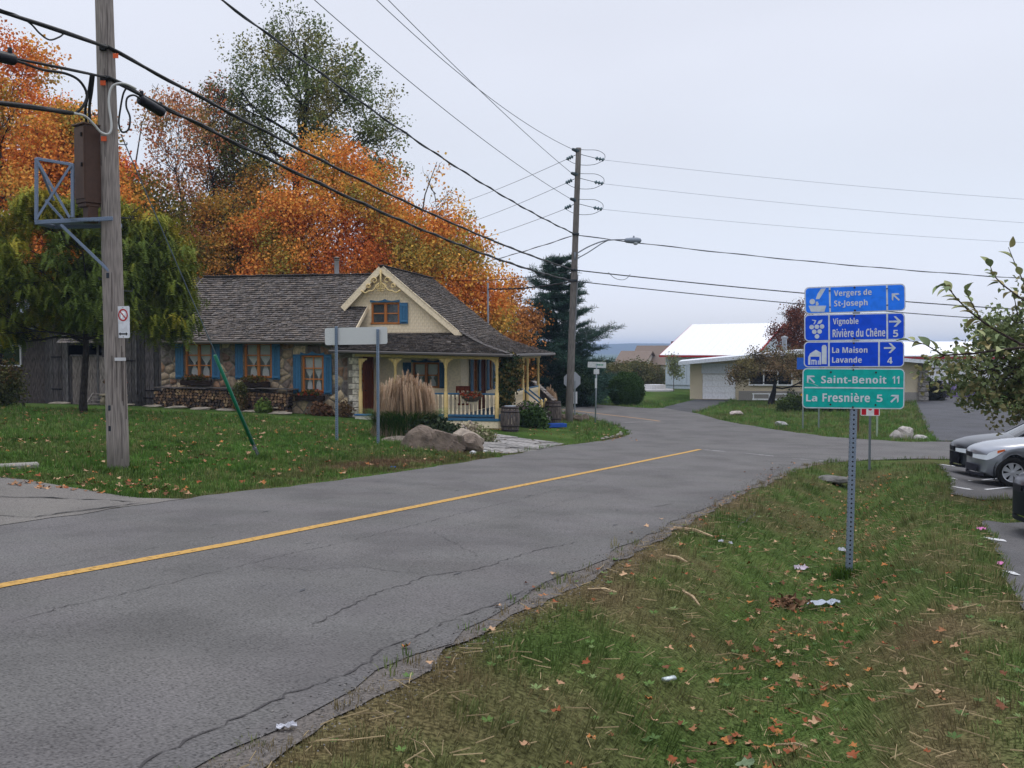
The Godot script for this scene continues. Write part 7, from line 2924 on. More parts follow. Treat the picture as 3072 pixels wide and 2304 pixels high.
	broadleaf("small_shrub", "small bright green bush beside the firewood stack's loose boards", "", house_point(-7.0, -1.1), [[0, 0.22, 0, 0.18, 0.22, 0.16]], 0.02, 80, "hedge", [lin(96, 116, 52), lin(110, 126, 60)], 0.02, Color(0.08, 0.06, 0.05), 3, 1.0, 0.8, "shrub")
	broadleaf("climbing_rose", "leafy climber growing up the front corner post of the porch", "", house_point(2.15, 0.1), [[0, 1.75, 0, 0.28, 0.45, 0.28], [0.1, 2.2, 0.1, 0.32, 0.35, 0.3], [-0.05, 1.25, 0.1, 0.18, 0.35, 0.2], [0.15, 2.55, 0.2, 0.22, 0.25, 0.22]], 0.025, 380, "hedge", [lin(62, 76, 44), lin(80, 88, 52), lin(50, 64, 40), lin(110, 96, 56)], 0.08, Color(0.07, 0.06, 0.045), 6, 1.2, 0.95, "climbing plant")
	broadleaf("flower_bush", "green bush with pale flowers beside the porch steps", "", house_point(2.5, 2.9), [[0, 0.45, 0, 0.55, 0.45, 0.6], [0.1, 0.3, 0.7, 0.45, 0.35, 0.5]], 0.03, 620, "hedge", [lin(58, 80, 40), lin(70, 92, 46), lin(176, 160, 160)], 0.04, Color(0.06, 0.05, 0.04), 4, 1.2, 0.8, "bush")
	broadleaf("edge_shrub", "dark shrub at the left edge beside the shed wall", "", on(-17.9, 33.2), ovoid(0.3, 1.2, 1.0, 8, 0.8), 0.05, 700, "small", [lin(66, 74, 44), lin(84, 84, 48), lin(96, 78, 48)], 0.06, Color(0.06, 0.05, 0.04), 5, 0.9, 0.8, "shrub")
	# barrels, flower basket, trays
	barrel("wooden_barrel", "weathered oak barrel with dark hoops at the porch corner", house_point(2.42, -0.62), 0.92)
	barrel("wooden_barrel", "grey oak barrel standing beyond the porch steps", on(1.72, 41.2), 0.95)
	var m := MB.new(true)
	m.col = lin(206, 214, 222)
	m.lathe([Vector2(0.2, 0.0), Vector2(0.22, 0.03), Vector2(0.19, 0.035), Vector2(0.0, 0.034)], 18)
	var dish := obj("metal_dish", m, M.metal)
	dish.position = house_point(2.42, -0.62, 0.9)
	tag(dish, "pale round metal dish lying on the porch corner barrel", "dish")
	var hb := thing("hanging_planter", "rust-red flowering planter hung on the front porch rail", "planter", Vector3.ZERO)
	hb.transform = Transform3D(Basis(Vector3.UP, deg_to_rad(-12)), Vector3(-2.31, 0, -36.73)) * Transform3D(Basis(), Vector3(0.95, -0.16, 0.52))
	m = MB.new(true)
	m.col = lin(120, 108, 100)
	m.lathe([Vector2(0, -0.16), Vector2(0.16, -0.14), Vector2(0.3, 0.03), Vector2(0.31, 0.06)], 14, Transform3D(Basis().scaled(Vector3(1.3, 1, 0.6)), Vector3.ZERO))
	obj("bowl", m, M.wood_across, hb)
	leafy("flowers", hb, Vector3(0, 0.08, 0), Vector3(0.45, 0.14, 0.22), 170, 0.075, [lin(176, 84, 50), lin(150, 96, 70), lin(120, 110, 80), lin(160, 70, 44)])
	var ch := thing("rocking_chair", "reddish wooden chair standing on the front porch", "chair", Vector3.ZERO)
	ch.transform = Transform3D(Basis(Vector3.UP, deg_to_rad(-12)), Vector3(-2.31, 0, -36.73)) * Transform3D(Basis(Vector3.UP, 0.3), Vector3(0.3, -0.93, -0.75))
	var cc := lin(140, 70, 44)
	for q in [["leg", Vector3(-0.24, 0.22, 0.2), Vector3(0.05, 0.44, 0.05)], ["leg", Vector3(0.24, 0.22, 0.2), Vector3(0.05, 0.44, 0.05)], ["leg", Vector3(-0.24, 0.56, -0.22), Vector3(0.05, 1.12, 0.05)], ["leg", Vector3(0.24, 0.56, -0.22), Vector3(0.05, 1.12, 0.05)], ["seat", Vector3(0, 0.45, 0), Vector3(0.54, 0.05, 0.48)], ["backrest", Vector3(0, 1.05, -0.22), Vector3(0.54, 0.18, 0.03)], ["back_slat", Vector3(-0.1, 0.75, -0.22), Vector3(0.09, 0.55, 0.02)], ["back_slat", Vector3(0.1, 0.75, -0.22), Vector3(0.09, 0.55, 0.02)], ["armrest", Vector3(-0.27, 0.66, 0), Vector3(0.07, 0.03, 0.46)], ["armrest", Vector3(0.27, 0.66, 0), Vector3(0.07, 0.03, 0.46)]]:
		m = MB.new()
		m.col = tone(cc, rf(0.85, 1.15))
		m.cube(q[1], q[2], 0.01)
		obj(q[0], m, M.wood_up, ch)
	var tray := thing("blue_tray", "flat bright blue wooden tray lying on the grass by the porch newel posts", "tray", on(1.75, 38.9, 0.02), 0.3)
	for q in [[Vector3(0, 0.02, 0), Vector3(0.75, 0.03, 0.42)], [Vector3(0, 0.08, 0.2), Vector3(0.75, 0.14, 0.03)], [Vector3(0, 0.08, -0.2), Vector3(0.75, 0.14, 0.03)], [Vector3(0.36, 0.08, 0), Vector3(0.03, 0.14, 0.4)], [Vector3(-0.36, 0.08, 0), Vector3(0.03, 0.14, 0.4)]]:
		m = MB.new()
		m.col = lin(40, 84, 170)
		m.cube(q[0], q[1], 0.006)
		obj("board", m, M.painted, tray)
	var lo := thing("blue_step", "low blue and white step box by the stone wall's brown door", "step", house_point(-3.1, -0.75), deg_to_rad(-12))
	m = MB.new()
	m.col = lin(60, 110, 160)
	m.cube(Vector3(0, 0.16, 0), Vector3(0.7, 0.05, 0.4), 0.01)
	obj("tread", m, M.painted, lo)
	m = MB.new()
	m.col = lin(206, 200, 186)
	m.cube(Vector3(0, 0.06, 0), Vector3(0.64, 0.15, 0.34), 0.01)
	obj("riser", m, M.painted, lo)
	# bench of rough slabs with a rusty flower pot, and a leaning wooden stair frame by the barn
	var bench := thing("stone_bench", "rough low stone bench under a pot of rust flowers by the barn door", "bench", house_point(-13.6, -0.75), deg_to_rad(-12))
	for q in [["seat", Vector3(0, 0.42, 0), Vector3(0.6, 0.1, 0.2)], ["leg", Vector3(-0.4, 0.18, 0), Vector3(0.13, 0.22, 0.17)], ["leg", Vector3(0.42, 0.18, 0), Vector3(0.13, 0.22, 0.17)]]:
		m = MB.new(true)
		rock_mesh(m, q[1], q[2], 77, 0.2, lin(140, 128, 104), lin(168, 156, 130))
		obj(q[0], m, M.rock, bench)
	var pot := thing("flower_pot", "pot of rust-brown flowers standing on the rough stone bench", "flower pot", house_point(-13.5, -0.75, 0.52), 0)
	m = MB.new(true)
	m.col = lin(130, 76, 54)
	m.lathe([Vector2(0, 0), Vector2(0.16, 0), Vector2(0.22, 0.28), Vector2(0.24, 0.3), Vector2(0.2, 0.3)], 14)
	obj("pot", m, M.rock, pot)
	leafy("flowers", pot, Vector3(0, 0.4, 0), Vector3(0.48, 0.15, 0.3), 190, 0.08, [lin(150, 76, 50), lin(120, 70, 52), lin(104, 84, 56)])
	var stair := thing("loading_ramp", "short slatted wooden ramp below the barn's narrow door", "ramp", house_point(-14.6, -0.25), deg_to_rad(-12))
	for x in [-0.45, 0.45]:
		m = MB.new()
		m.col = lin(176, 166, 156)
		m.bar(Vector3(x, 0.45, -0.3), Vector3(x + 0.25, 0.02, 0.55), 0.07, 0.06, Vector3.UP, 0.008)
		obj("rail", m, M.wood_across, stair)
	for i in 4:
		m = MB.new()
		m.col = tone(lin(168, 158, 148), rf(0.85, 1.1))
		m.cube(Vector3(0.05 + 0.06 * i, 0.44 - 0.12 * i, -0.2 + 0.22 * i), Vector3(0.95, 0.03, 0.1), 0.006)
		obj("slat", m, M.wood_across, stair)
	# little slatted roof (well house) beyond the side porch
	var w := thing("well_roof", "small steep grey shingled well roof beyond the side porch", "well", on(1.0, 45.6), deg_to_rad(-12))
	m = MB.new()
	shingles(m, func(u: float, v: float): return Vector3(lerpf(1.0, 0.0, v), lerpf(0.85, 1.75, v), u), func(_v): return -0.5, func(_v): return 0.5, 8, Vector3(1, 1, 0), lin(150, 144, 140), 0.04, 0.3, 0.6)
	shingles(m, func(u: float, v: float): return Vector3(lerpf(-1.0, 0.0, v), lerpf(0.85, 1.75, v), u), func(_v): return -0.5, func(_v): return 0.5, 8, Vector3(-1, 1, 0), lin(150, 144, 140), 0.04, 0.3, 0.6)
	obj("shingles", m, M.shingle, w).set_meta("kind", "stuff")
	for x in [-0.55, 0.55]:
		m = MB.new()
		m.col = lin(92, 84, 80)
		m.cube(Vector3(x, 0.6, 0), Vector3(0.1, 1.4, 0.1), 0.01)
		obj("post", m, M.wood_up, w)
	m = MB.new()
	m.col = lin(84, 76, 74)
	m.prism(PackedVector2Array([Vector2(-0.95, 0.86), Vector2(0.95, 0.86), Vector2(0, 1.7)]), 0.42, 0.48)
	obj("gable_board", m, M.wood_up, w)
	# pale round planter ring on the far lawn
	var ring := on(11.6, 80)
	m = MB.new(true)
	m.col = lin(206, 204, 204)
	m.lathe([Vector2(1.6, 0.0), Vector2(1.6, 0.14), Vector2(1.2, 0.16), Vector2(0.9, 0.16), Vector2(0.9, 0.5), Vector2(0.7, 0.52), Vector2(0.0, 0.5)], 24)
	var ro := obj("well_ring", m, M.mortar)
	ro.position = ring
	tag(ro, "low pale round masonry ring on the far lawn left of the grey barn", "well ring")
	m = MB.new(true)
	m.col = lin(196, 194, 190)
	drape(m, pv([7.0, 87.4, 14.5, 87.4, 14.5, 88.6, 7.0, 88.6]), 0.03, 2.0)
	struct("far_path", m, M.mortar)
	m = MB.new()
	m.col = lin(160, 156, 148)
	m.box(Transform3D(Basis(Vector3.UP, 0.5), on(-8.3, 16.15, 0.02)), Vector3(0.9, 0.09, 0.3), 0.02)
	tag(obj("concrete_slab", m, M.mortar), "pale flat concrete slab at the left edge of the lawn beside the driveway apron", "slab")


func flag_frame(p: Vector2, y: float) -> Transform3D:
	# local x to the right, y forward, z up
	var gx := Vector3(1, land(p.x + 0.5, p.y) - land(p.x - 0.5, p.y), 0).normalized()
	var gy := Vector3(0, land(p.x, p.y + 0.5) - land(p.x, p.y - 0.5), -1).normalized()
	return Transform3D(Basis(gx, gy, gx.cross(gy)), Vector3(p.x, y, -p.y))


# ---------------------------------------------------------------- parked cars (nose towards -x, left side towards +z)

func car(label: String, at: Vector3, turn: float, paint: Color, dark: Color, trim: float, coat := "car_paint") -> Node3D:
	var t := thing("parked_car", label, "car", at, turn, "cars parked in the bays on the right")
	var L := 4.5
	var axles := [0.78, 3.45]
	var top := func(x: float) -> float:
		if x < 0.25: return lerpf(0.72, 0.83, sqrt(x / 0.25))
		if x < 1.35: return lerpf(0.83, 0.98, pow((x - 0.25) / 1.1, 0.7))
		if x < 3.7: return 0.985
		return lerpf(0.99, 0.9, (x - 3.7) / 0.8)
	var half := func(x: float) -> float:
		if x < 0.8: return 0.875 - 0.16 * pow((0.8 - x) / 0.8, 2.2)
		if x > 3.8: return 0.875 - 0.13 * pow((x - 3.8) / 0.7, 2.0)
		return 0.875
	var under := func(x: float) -> float:
		var y := 0.2 + (0.08 * pow((0.35 - x) / 0.35, 2) if x < 0.35 else 0.0) + (0.12 * (x - 4.1) if x > 4.1 else 0.0)
		for a in axles:
			var d: float = absf(x - a)
			if d < 0.37:
				y = maxf(y, 0.31 + sqrt(0.37 * 0.37 - d * d))
		return y
	var xs := []
	var x := 0.0
	while x <= L + 0.001:
		xs.append(x)
		x += 0.045
	for a in axles:
		xs.append(a - 0.369)
		xs.append(a + 0.369)
	xs.sort()
	var m := MB.new(true)
	m.col = paint
	var prev := []
	for st in xs:
		var w: float = half.call(st)
		var yb: float = under.call(st)
		var yt: float = top.call(st)
		var ys := yt - 0.075
		var nose := clampf(1.0 - st / 0.9, 0, 1)
		var tail := clampf(1.0 - (L - st) / 0.7, 0, 1)
		var half_ring := [[0.0, yb], [w - 0.14, yb], [w - 0.03, yb + 0.01], [w, lerpf(yb, ys, 0.3)], [w + 0.012, lerpf(yb, ys, 0.62)], [w - 0.012, lerpf(yb, ys, 0.9)], [w - 0.05, ys + 0.012], [w - 0.13, yt - 0.035], [w * 0.6, yt - 0.008], [0.0, yt]]
		var ring := []
		for q in half_ring:
			var k: float = q[0] / w
			ring.append(Vector3(st + 0.3 * nose * k * k - 0.15 * tail * k * k, q[1], q[0]))
		for i in range(half_ring.size() - 2, 0, -1):
			var q = half_ring[i]
			var k: float = q[0] / w
			ring.append(Vector3(st + 0.3 * nose * k * k - 0.15 * tail * k * k, q[1], -q[0]))
		if prev:
			for i in ring.size():
				var j := (i + 1) % ring.size()
				var o: Vector3 = ring[i] + ring[j] - Vector3(2 * st, 1.1, 0)
				o.x = 0
				m.quad(prev[i], prev[j], ring[j], ring[i], o)
		else:
			m.fan(ring, Vector3.LEFT)
		prev = ring
	m.fan(prev, Vector3.RIGHT)
	obj("body", m, M[coat], t)
	# cabin: glass with a painted roof
	var prof := [[1.22, 0.93, 0.80], [1.95, 1.36, 0.62], [2.2, 1.42, 0.60], [3.0, 1.43, 0.60], [3.35, 1.38, 0.6], [4.0, 0.98, 0.76]]
	var glass := MB.new(true)
	glass.col = Color(1, 1, 1)
	var roofm := MB.new(true)
	roofm.col = paint
	for i in prof.size() - 1:
		var a = prof[i]
		var b = prof[i + 1]
		var mm: MB = roofm if i in [1, 2, 3] else glass
		var rows := []
		for q in [a, b]:
			rows.append([Vector3(q[0], q[1] - 0.03, -q[2]), Vector3(q[0], q[1], -q[2] * 0.6), Vector3(q[0], q[1] + 0.01, 0), Vector3(q[0], q[1], q[2] * 0.6), Vector3(q[0], q[1] - 0.03, q[2])])
		for k in 4:
			mm.quad(rows[0][k], rows[0][k + 1], rows[1][k + 1], rows[1][k], Vector3(-0.4, 1, 0))
	for s in [-1.0, 1.0]:
		for i in prof.size() - 1:
			var a = prof[i]
			var b = prof[i + 1]
			glass.quad(Vector3(a[0], a[1] - 0.03, s * a[2]), Vector3(b[0], b[1] - 0.03, s * b[2]), Vector3(b[0], 0.92, s * 0.8), Vector3(a[0], 0.92, s * 0.8), Vector3(0, 0.3, s))
	obj("window_glass", glass, M.dark_glass, t)
	for s in [-1.0, 1.0]:
		roofm.bar(Vector3(1.3, 0.93, s * 0.8), Vector3(2.0, 1.36, s * 0.63), 0.07, 0.05, Vector3(0, 0, 1), 0.01)
		roofm.bar(Vector3(2.72, 0.93, s * 0.805), Vector3(2.68, 1.39, s * 0.625), 0.08, 0.03, Vector3(1, 0, 0), 0.008)
		roofm.bar(Vector3(3.95, 0.97, s * 0.78), Vector3(3.4, 1.36, s * 0.62), 0.14, 0.05, Vector3(0, 0, 1), 0.01)
	obj("roof", roofm, M[coat], t)
	# dark lower bumper and grille, lamps, mirrors
	var w0: float = half.call(0.0)
	var front := func(k: float, y: float, off: float) -> Vector3: return Vector3(0.3 * k * k - off, y, k * w0)
	var flank := func(st: float, y: float, s: float) -> Vector3: return Vector3(st + 0.3 * clampf(1.0 - st / 0.9, 0, 1), y, s * (half.call(st) + 0.016))
	for q in [["bumper", 0.28, 0.3 + trim, 0.72, dark], ["grille", 0.58, 0.67, 0.42, lin(36, 38, 42)], ["lower_lip", 0.2, 0.25, 0.95, dark]]:
		m = MB.new()
		m.col = q[4]
		for i in 16:
			var k0: float = lerpf(-q[3], q[3], i / 16.0)
			var k1: float = lerpf(-q[3], q[3], (i + 1) / 16.0)
			m.quad(front.call(k0, q[1], 0.012), front.call(k1, q[1], 0.012), front.call(k1, q[2], 0.012), front.call(k0, q[2], 0.012), Vector3.LEFT)
			for y in [q[1], q[2]]:
				m.quad(front.call(k0, y, 0.012), front.call(k1, y, 0.012), front.call(k1, y, -0.03), front.call(k0, y, -0.03), Vector3(0, 1 if y == q[2] else -1, 0))
		obj(q[0], m, M.rubber, t)
	for s in [-1.0, 1.0]:
		m = MB.new(true)
		m.col = lin(224, 230, 236)
		var prv := []
		for i in 17:
			var f := i / 16.0
			var lo: Vector3
			var hi: Vector3
			if f < 0.5:
				var k: float = s * lerpf(0.52, 1.0, f * 2.0)
				lo = front.call(k, lerpf(0.56, 0.545, f * 2.0), 0.01)
				hi = front.call(k, lerpf(0.64, 0.65, f * 2.0), 0.008)
			else:
				var st := 0.5 * (f - 0.5) * 2.0
				var ys: float = top.call(st) - 0.075
				lo = flank.call(st, lerpf(0.545, ys - 0.03, (f - 0.5) * 2.0), s)
				hi = flank.call(st, ys, s)
				hi.z -= s * 0.02
			if prv:
				m.quad(prv[0], lo, hi, prv[1], Vector3(-1, 0, s))
			prv = [lo, hi]
		obj("headlight", m, M.lamp_glass, t)
		m = MB.new(true)
		m.col = lin(226, 112, 60)
		m.quad(flank.call(0.28, 0.7, s * 1.006), flank.call(0.48, 0.765, s * 1.006), flank.call(0.48, 0.8, s * 1.006), flank.call(0.28, 0.76, s * 1.006), Vector3(-1, 0, s))
		obj("indicator", m, M.plastic, t)
		m = MB.new(true)
		m.col = paint
		m.box(Transform3D(Basis(), Vector3(1.55, 0.99, s * 0.96)), Vector3(0.12, 0.13, 0.2), 0.04)
		obj("mirror", m, M[coat], t)
		m = MB.new()
		m.col = lin(18, 18, 20)
		for q in [[1.42, 0.3], [2.7, 0.22], [3.3, 0.5]]:
			m.cube(Vector3(q[0], 0.62, s * 0.884), Vector3(0.008, 0.58, 0.006))
		m.cube(Vector3(2.35, 0.33, s * 0.885), Vector3(1.9, 0.03, 0.012))
		obj("door_seam", m, M.rubber, t)
		# lamp behind: red
		m = MB.new()
		m.col = lin(150, 24, 26)
		m.cube(Vector3(4.38, 0.82, s * 0.66), Vector3(0.08, 0.14, 0.3), 0.03)
		obj("tail_light", m, M.plastic, t)
		for a in axles:
			var wheel := part("wheel", t)
			wheel.position = Vector3(a, 0.315, s * 0.77)
			if s < 0: wheel.rotation.y = PI
			var xf := Transform3D(Basis(Vector3.RIGHT, PI / 2), Vector3.ZERO)
			m = MB.new(true)
			m.col = lin(30, 30, 32)
			m.lathe([Vector2(0.2, -0.1), Vector2(0.27, -0.1), Vector2(0.305, -0.085), Vector2(0.315, -0.05), Vector2(0.315, 0.05), Vector2(0.305, 0.085), Vector2(0.27, 0.105), Vector2(0.205, 0.1), Vector2(0.2, 0.06)], 30, xf)
			obj("tyre", m, M.rubber, wheel)
			m = MB.new()
			m.col = lin(26, 26, 28)
			m.lathe([Vector2(0.2, 0.02), Vector2(0.0, 0.021)], 24, xf)
			obj("hub_back", m, M.rubber, wheel)
			m = MB.new()
			m.col = lin(196, 198, 204)
			for k in 7:
				var b := Basis(Vector3.BACK, TAU * k / 7)
				m.prism(PackedVector2Array([Vector2(0.03, -0.02), Vector2(0.19, -0.055), Vector2(0.2, 0.0), Vector2(0.19, 0.055), Vector2(0.03, 0.02)]), 0.05, 0.085, Transform3D(b, Vector3.ZERO))
			m.lathe([Vector2(0.185, 0.06), Vector2(0.205, 0.06), Vector2(0.205, 0.1), Vector2(0.185, 0.095)], 28, xf)
			m.lathe([Vector2(0.045, 0.07), Vector2(0.04, 0.1), Vector2(0.0, 0.105)], 14, xf)
			obj("rim", m, M.car_paint, wheel)
			m = MB.new()
			m.col = lin(14, 14, 15)
			m.lathe([Vector2(0.365, -0.15), Vector2(0.365, 0.06)], 24, xf)
			obj("wheel_well", m, M.rubber, wheel)
	return t


func cars() -> void:
	var p := on(9.95, 21.45)
	p.y = land(10.4, 20.5) + 0.018
	car("silver sedan seen from its left front, its front wheel turned to view", p, deg_to_rad(-18), lin(138, 142, 150), lin(40, 42, 48), 0.12)
	p = on(10.62, 23.75)
	p.y = land(11.0, 22.6) + 0.018
	car("dark grey car parked just beyond the silver sedan", p, deg_to_rad(-18), lin(52, 54, 60), lin(20, 21, 24), 0.24, "dark_paint")
	p = on(6.72, 13.1)
	p.y = land(7.6, 12.6) + 0.03
	car("dark-bumpered car whose nose just enters at the right edge", p, deg_to_rad(-20), lin(56, 58, 68), lin(20, 22, 26), 0.3, "dark_paint")


# ---------------------------------------------------------------- grass, fallen leaves, litter

func grass_and_leaves() -> void:
	var m := MB.new()
	for k in 9:
		var a := rf(0, TAU)
		var r := sqrt(rng.randf()) * 0.07
		var p := Vector3(cos(a) * r, -0.01, sin(a) * r)
		var d := Vector3(cos(a + rf(-1, 1)), 0, sin(a + rf(-1, 1)))
		var h := rf(0.6, 1.1)
		var ln := rf(0.15, 0.75)
		var s := d.cross(Vector3.UP).normalized() * 0.055
		var q := p + Vector3(0, h * 0.045, 0) + d * ln * 0.014
		var e := p + Vector3(0, h * 0.07, 0) + d * ln * 0.05
		m.col = gray(rf(0.75, 1.2))
		m.tri(p - s * 0.06, p + s * 0.06, q + s * 0.05, Vector3.UP)
		m.tri(p - s * 0.06, q + s * 0.05, q - s * 0.05, Vector3.UP)
		m.tri(q - s * 0.05, q + s * 0.05, e, Vector3.UP)
	var tuft := m.done()
	var xs := []
	var cs := []
	var put := func(x: float, f: float, s: float) -> void:
		var c := turf_colour(x, f)
		var dry := c.r > c.g * 1.02
		var n := Vector3(land(x - 0.1, f) - land(x + 0.1, f), 0.2, land(x, f + 0.1) - land(x, f - 0.1)).normalized()
		var b := Basis(Quaternion(Vector3.UP, n)) * Basis(Vector3.UP, rf(0, TAU))
		var lush := 1.0 + 1.1 * wob.get_noise_2d(x * 26.0 + 900.0, f * 26.0)
		xs.append(Transform3D(b.scaled(Vector3(1, lush, 1) * s * rf(0.7, 1.3) * (0.75 if dry else 1.0)), on(x, f, -0.005)))
		var k := rf(0.8, 1.3)
		c = tone(c, k)
		if rng.randf() < 0.12:
			c = c.lerp(lin(150, 134, 96), 0.6)
		cs.append(c)
	# verge, ditch and bank: denser where it is near
	var s := 1.4
	while s < 27.0:
		var step := 0.042 + 0.0075 * s
		var c := -2.75
		while c < 9.0:
			var p := sc(s + rf(-0.5, 0.5) * step, c + rf(-0.5, 0.5) * step)
			c += step
			var u := p.x / maxf(p.y, 0.5)
			if p.y < 2.6 or u > 0.57 or u < -0.57 or paved(p.x, p.y):
				continue
			if c < -2.45 and rng.randf() < 0.45:
				continue
			put.call(p.x, p.y, 0.8 + 0.03 * s)
		s += step
	# cottage lawn
	for i in 26000:
		var f := rf(13.5, 34.0)
		var x := rf(-0.56, 0.2) * f
		var c := across(x, f)
		if c > -9.72 or paved(x, f) or (x > -2.4 and f > 26.2) or f > 36.0 + x * 0.21:
			continue
		put.call(x, f, 1.2 + 0.02 * f)
	# corner and bungalow lawns, longer and sparser
	for i in 9000:
		var f := rf(33.0, 64.0)
		var x := rf(-0.03, 0.46) * f
		if paved(x, f) or (x < 3.5 and f < 40.0 and x < 2.2):
			continue
		put.call(x, f, 2.2)
	# fringe along every paved edge
	for r in roads:
		for i in r.size():
			var a: Vector2 = r[i]
			var b: Vector2 = r[(i + 1) % r.size()]
			var mid := (a + b) * 0.5
			if mid.y < 3.0 or mid.y > 62.0 or absf(mid.x / mid.y) > 0.57: continue
			var gap := 0.035 + 0.004 * mid.y
			var n := int((b - a).length() / gap)
			for k in n:
				var p := a.lerp(b, rng.randf())
				var o := p + (b - a).orthogonal().normalized() * rf(0.01, 0.06)
				if paved(o.x, o.y): o = p * 2.0 - o
				if paved(o.x, o.y): continue
				var c := across(o.x, o.y)
				if c > -3.0 and c < -2.2 and along(o.x, o.y) < 25.0 and rng.randf() < 0.6: continue
				put.call(o.x, o.y, 0.75 + 0.025 * o.y)
	var g := many("grass", tuft, M.blade, xs, cs)
	g.set_meta("kind", "stuff")
	tag(g, "green and straw-dry mown grass on the verges, ditch and lawns", "grass", "", "stuff")
	# longer tufts left round posts
	for q in [[-6.77, 16.75, 0.3, "uncut grass tuft round the foot of the near utility pole"], [-5.29, 20.45, 0.2, "uncut grass tuft round the guy wire anchor"], [4.01, 11.56, 0.14, "uncut grass tuft round the direction sign's post"]]:
		var ys := []
		var ks := []
		for i in 60:
			var a := rf(0, TAU)
			var r: float = q[2] * rf(0.6, 1.1)
			ys.append(Transform3D(Basis(Vector3.UP, rf(0, TAU)).scaled(Vector3.ONE * rf(1.6, 2.6)), Vector3(cos(a) * r, -0.01, sin(a) * r)))
			ks.append(tone(lin(78, 104, 44), rf(0.7, 1.2)))
		var o := many("grass_tuft", tuft, M.blade, ys, ks)
		o.position = on(q[0], q[1])
		tag(o, q[3], "grass tuft", "", "stuff")

	# fallen leaves: curled, lobed
	var kinds := []
	for v in 4:
		var lm := MB.new(true)
		var n := 21
		var ring := []
		for i in n:
			var t := TAU * i / n
			var rr := 0.58 + 0.42 * absf(cos(t * 2.5)) - 0.25 * rng.randf()
			var p := Vector3(cos(t) * rr, 0, sin(t) * rr)
			p.y = (p.x * p.x * rf(0.4, 0.9) + p.z * p.z * 0.25 * (v - 1) + 0.12 * sin(t * 3.0 + v)) * (0.5 + 0.25 * v)
			ring.append(p)
		for i in n:
			lm.tri(Vector3(0, 0.02, 0), ring[i], ring[(i + 1) % n], Vector3.UP)
		lm.bar(Vector3(0.6, 0.05, 0), Vector3(1.3, 0.2, 0.1), 0.03, 0.03)
		kinds.append(lm.done())
	var pal := [lin(184, 144, 112), lin(158, 112, 80), lin(184, 122, 72), lin(126, 84, 62), lin(196, 160, 126), lin(156, 90, 60)]
	var hues := ["tan", "light brown", "orange", "dark brown", "pale buff", "rust red"]
	var mats := []
	for c in pal:
		var mm: StandardMaterial3D = M.dry_leaf.duplicate()
		mm.albedo_color = c.linear_to_srgb()
		mats.append(mm)
	var spots := []
	for i in 900:
		var s2 := 2.6 + 22.0 * pow(rng.randf(), 1.35)
		var c2 := -0.8 + rng.randfn() * 0.42
		if rng.randf() < 0.22:
			c2 = rf(-2.6, 3.5)
		var p := sc(s2, c2)
		if p.y < 2.8 or absf(p.x / p.y) > 0.56 or paved(p.x, p.y): continue
		spots.append(p)
	for i in 820:
		var f := 13.6 + 20.0 * pow(rng.randf(), 0.9)
		var x := rf(-0.54, 0.0) * f
		if across(x, f) > -9.75 + rf(0, 0.4) * 0.3 or paved(x, f) or f > 36.0 + x * 0.21: continue
		if x > -2.4 and f > 26.2: continue
		spots.append(Vector2(x, f))
	for i in 90:
		spots.append(Vector2(rf(0.5, 4.4), rf(33.5, 42.0)))
		spots.append(Vector2(rf(-7.9, -4.9), 0) + Vector2(0, rf(14.2, 15.4)))
	for i in 60:
		spots.append(sc(rf(4, 26), -2.62 + rng.randfn() * 0.22))
	spots.sort_custom(func(a, b): return a.y < b.y)
	var rest := []
	var rc := []
	var marks := [[4.01, 11.62, "the direction sign's post"], [1.03, 6.45, "the crushed can"], [3.2, 10.0, "the plastic bag in the ditch"], [2.1, 11.7, "the long bark strip"], [-1.06, 4.56, "the white paper at the road edge"], [1.55, 8.5, "the short pale stick"], [1.66, 5.75, "the straw-thin twig"], [0.95, 4.75, "the broad pale green leaf"], [5.0, 10.0, "the parking bay edge"], [2.6, 6.5, "the brown patch on the bank"], [0.7, 8.0, "the thin twig on the verge"], [0.0, 5.4, "the verge's straw-dry strip"], [3.49, 11.8, "the crumpled paper in the ditch"], [4.6, 13.6, "the tiny white scrap behind the post"]]
	for i in spots.size():
		var p: Vector2 = spots[i]
		var k := rng.randi() % pal.size()
		var sz := rf(0.02, 0.046) * (1.5 if p.y > 13.5 and across(p.x, p.y) < -9.0 else 1.0)
		var b := Basis(Vector3(rf(-1, 1), 0, rf(-1, 1)).normalized(), rf(-0.5, 0.5)) * Basis(Vector3.UP, rf(0, TAU))
		var xf := Transform3D(b.scaled(Vector3.ONE * sz), on(p.x, p.y, 0.025 if paved(p.x, p.y) else 0.07 if across(p.x, p.y) < -9.0 else 0.035))
		if i < 230:
			var o := shared("fallen_leaf", kinds[rng.randi() % 4], mats[k], self, xf)
			var near := ""
			var best := 1e9
			for q in marks:
				var d := p.distance_to(Vector2(q[0], q[1]))
				if d < best:
					best = d
					near = q[2]
			tag(o, "%s %s maple leaf lying %s %s" % ["large" if sz > 0.037 else "small" if sz < 0.028 else "curled", hues[k], "close by" if best < 0.7 else "a stride from", near], "leaf", "fallen leaves in the near verge and ditch")
		else:
			rest.append(xf)
			rc.append(tone(pal[k], rf(0.8, 1.2)))
	var fl := many("fallen_leaves", kinds[1], M.dry_leaf, rest, rc)
	tag(fl, "scattered brown and orange leaves over the lawns and far verge", "leaves", "", "stuff")
	# low weeds and dead straw in the verge
	var wm := MB.new()
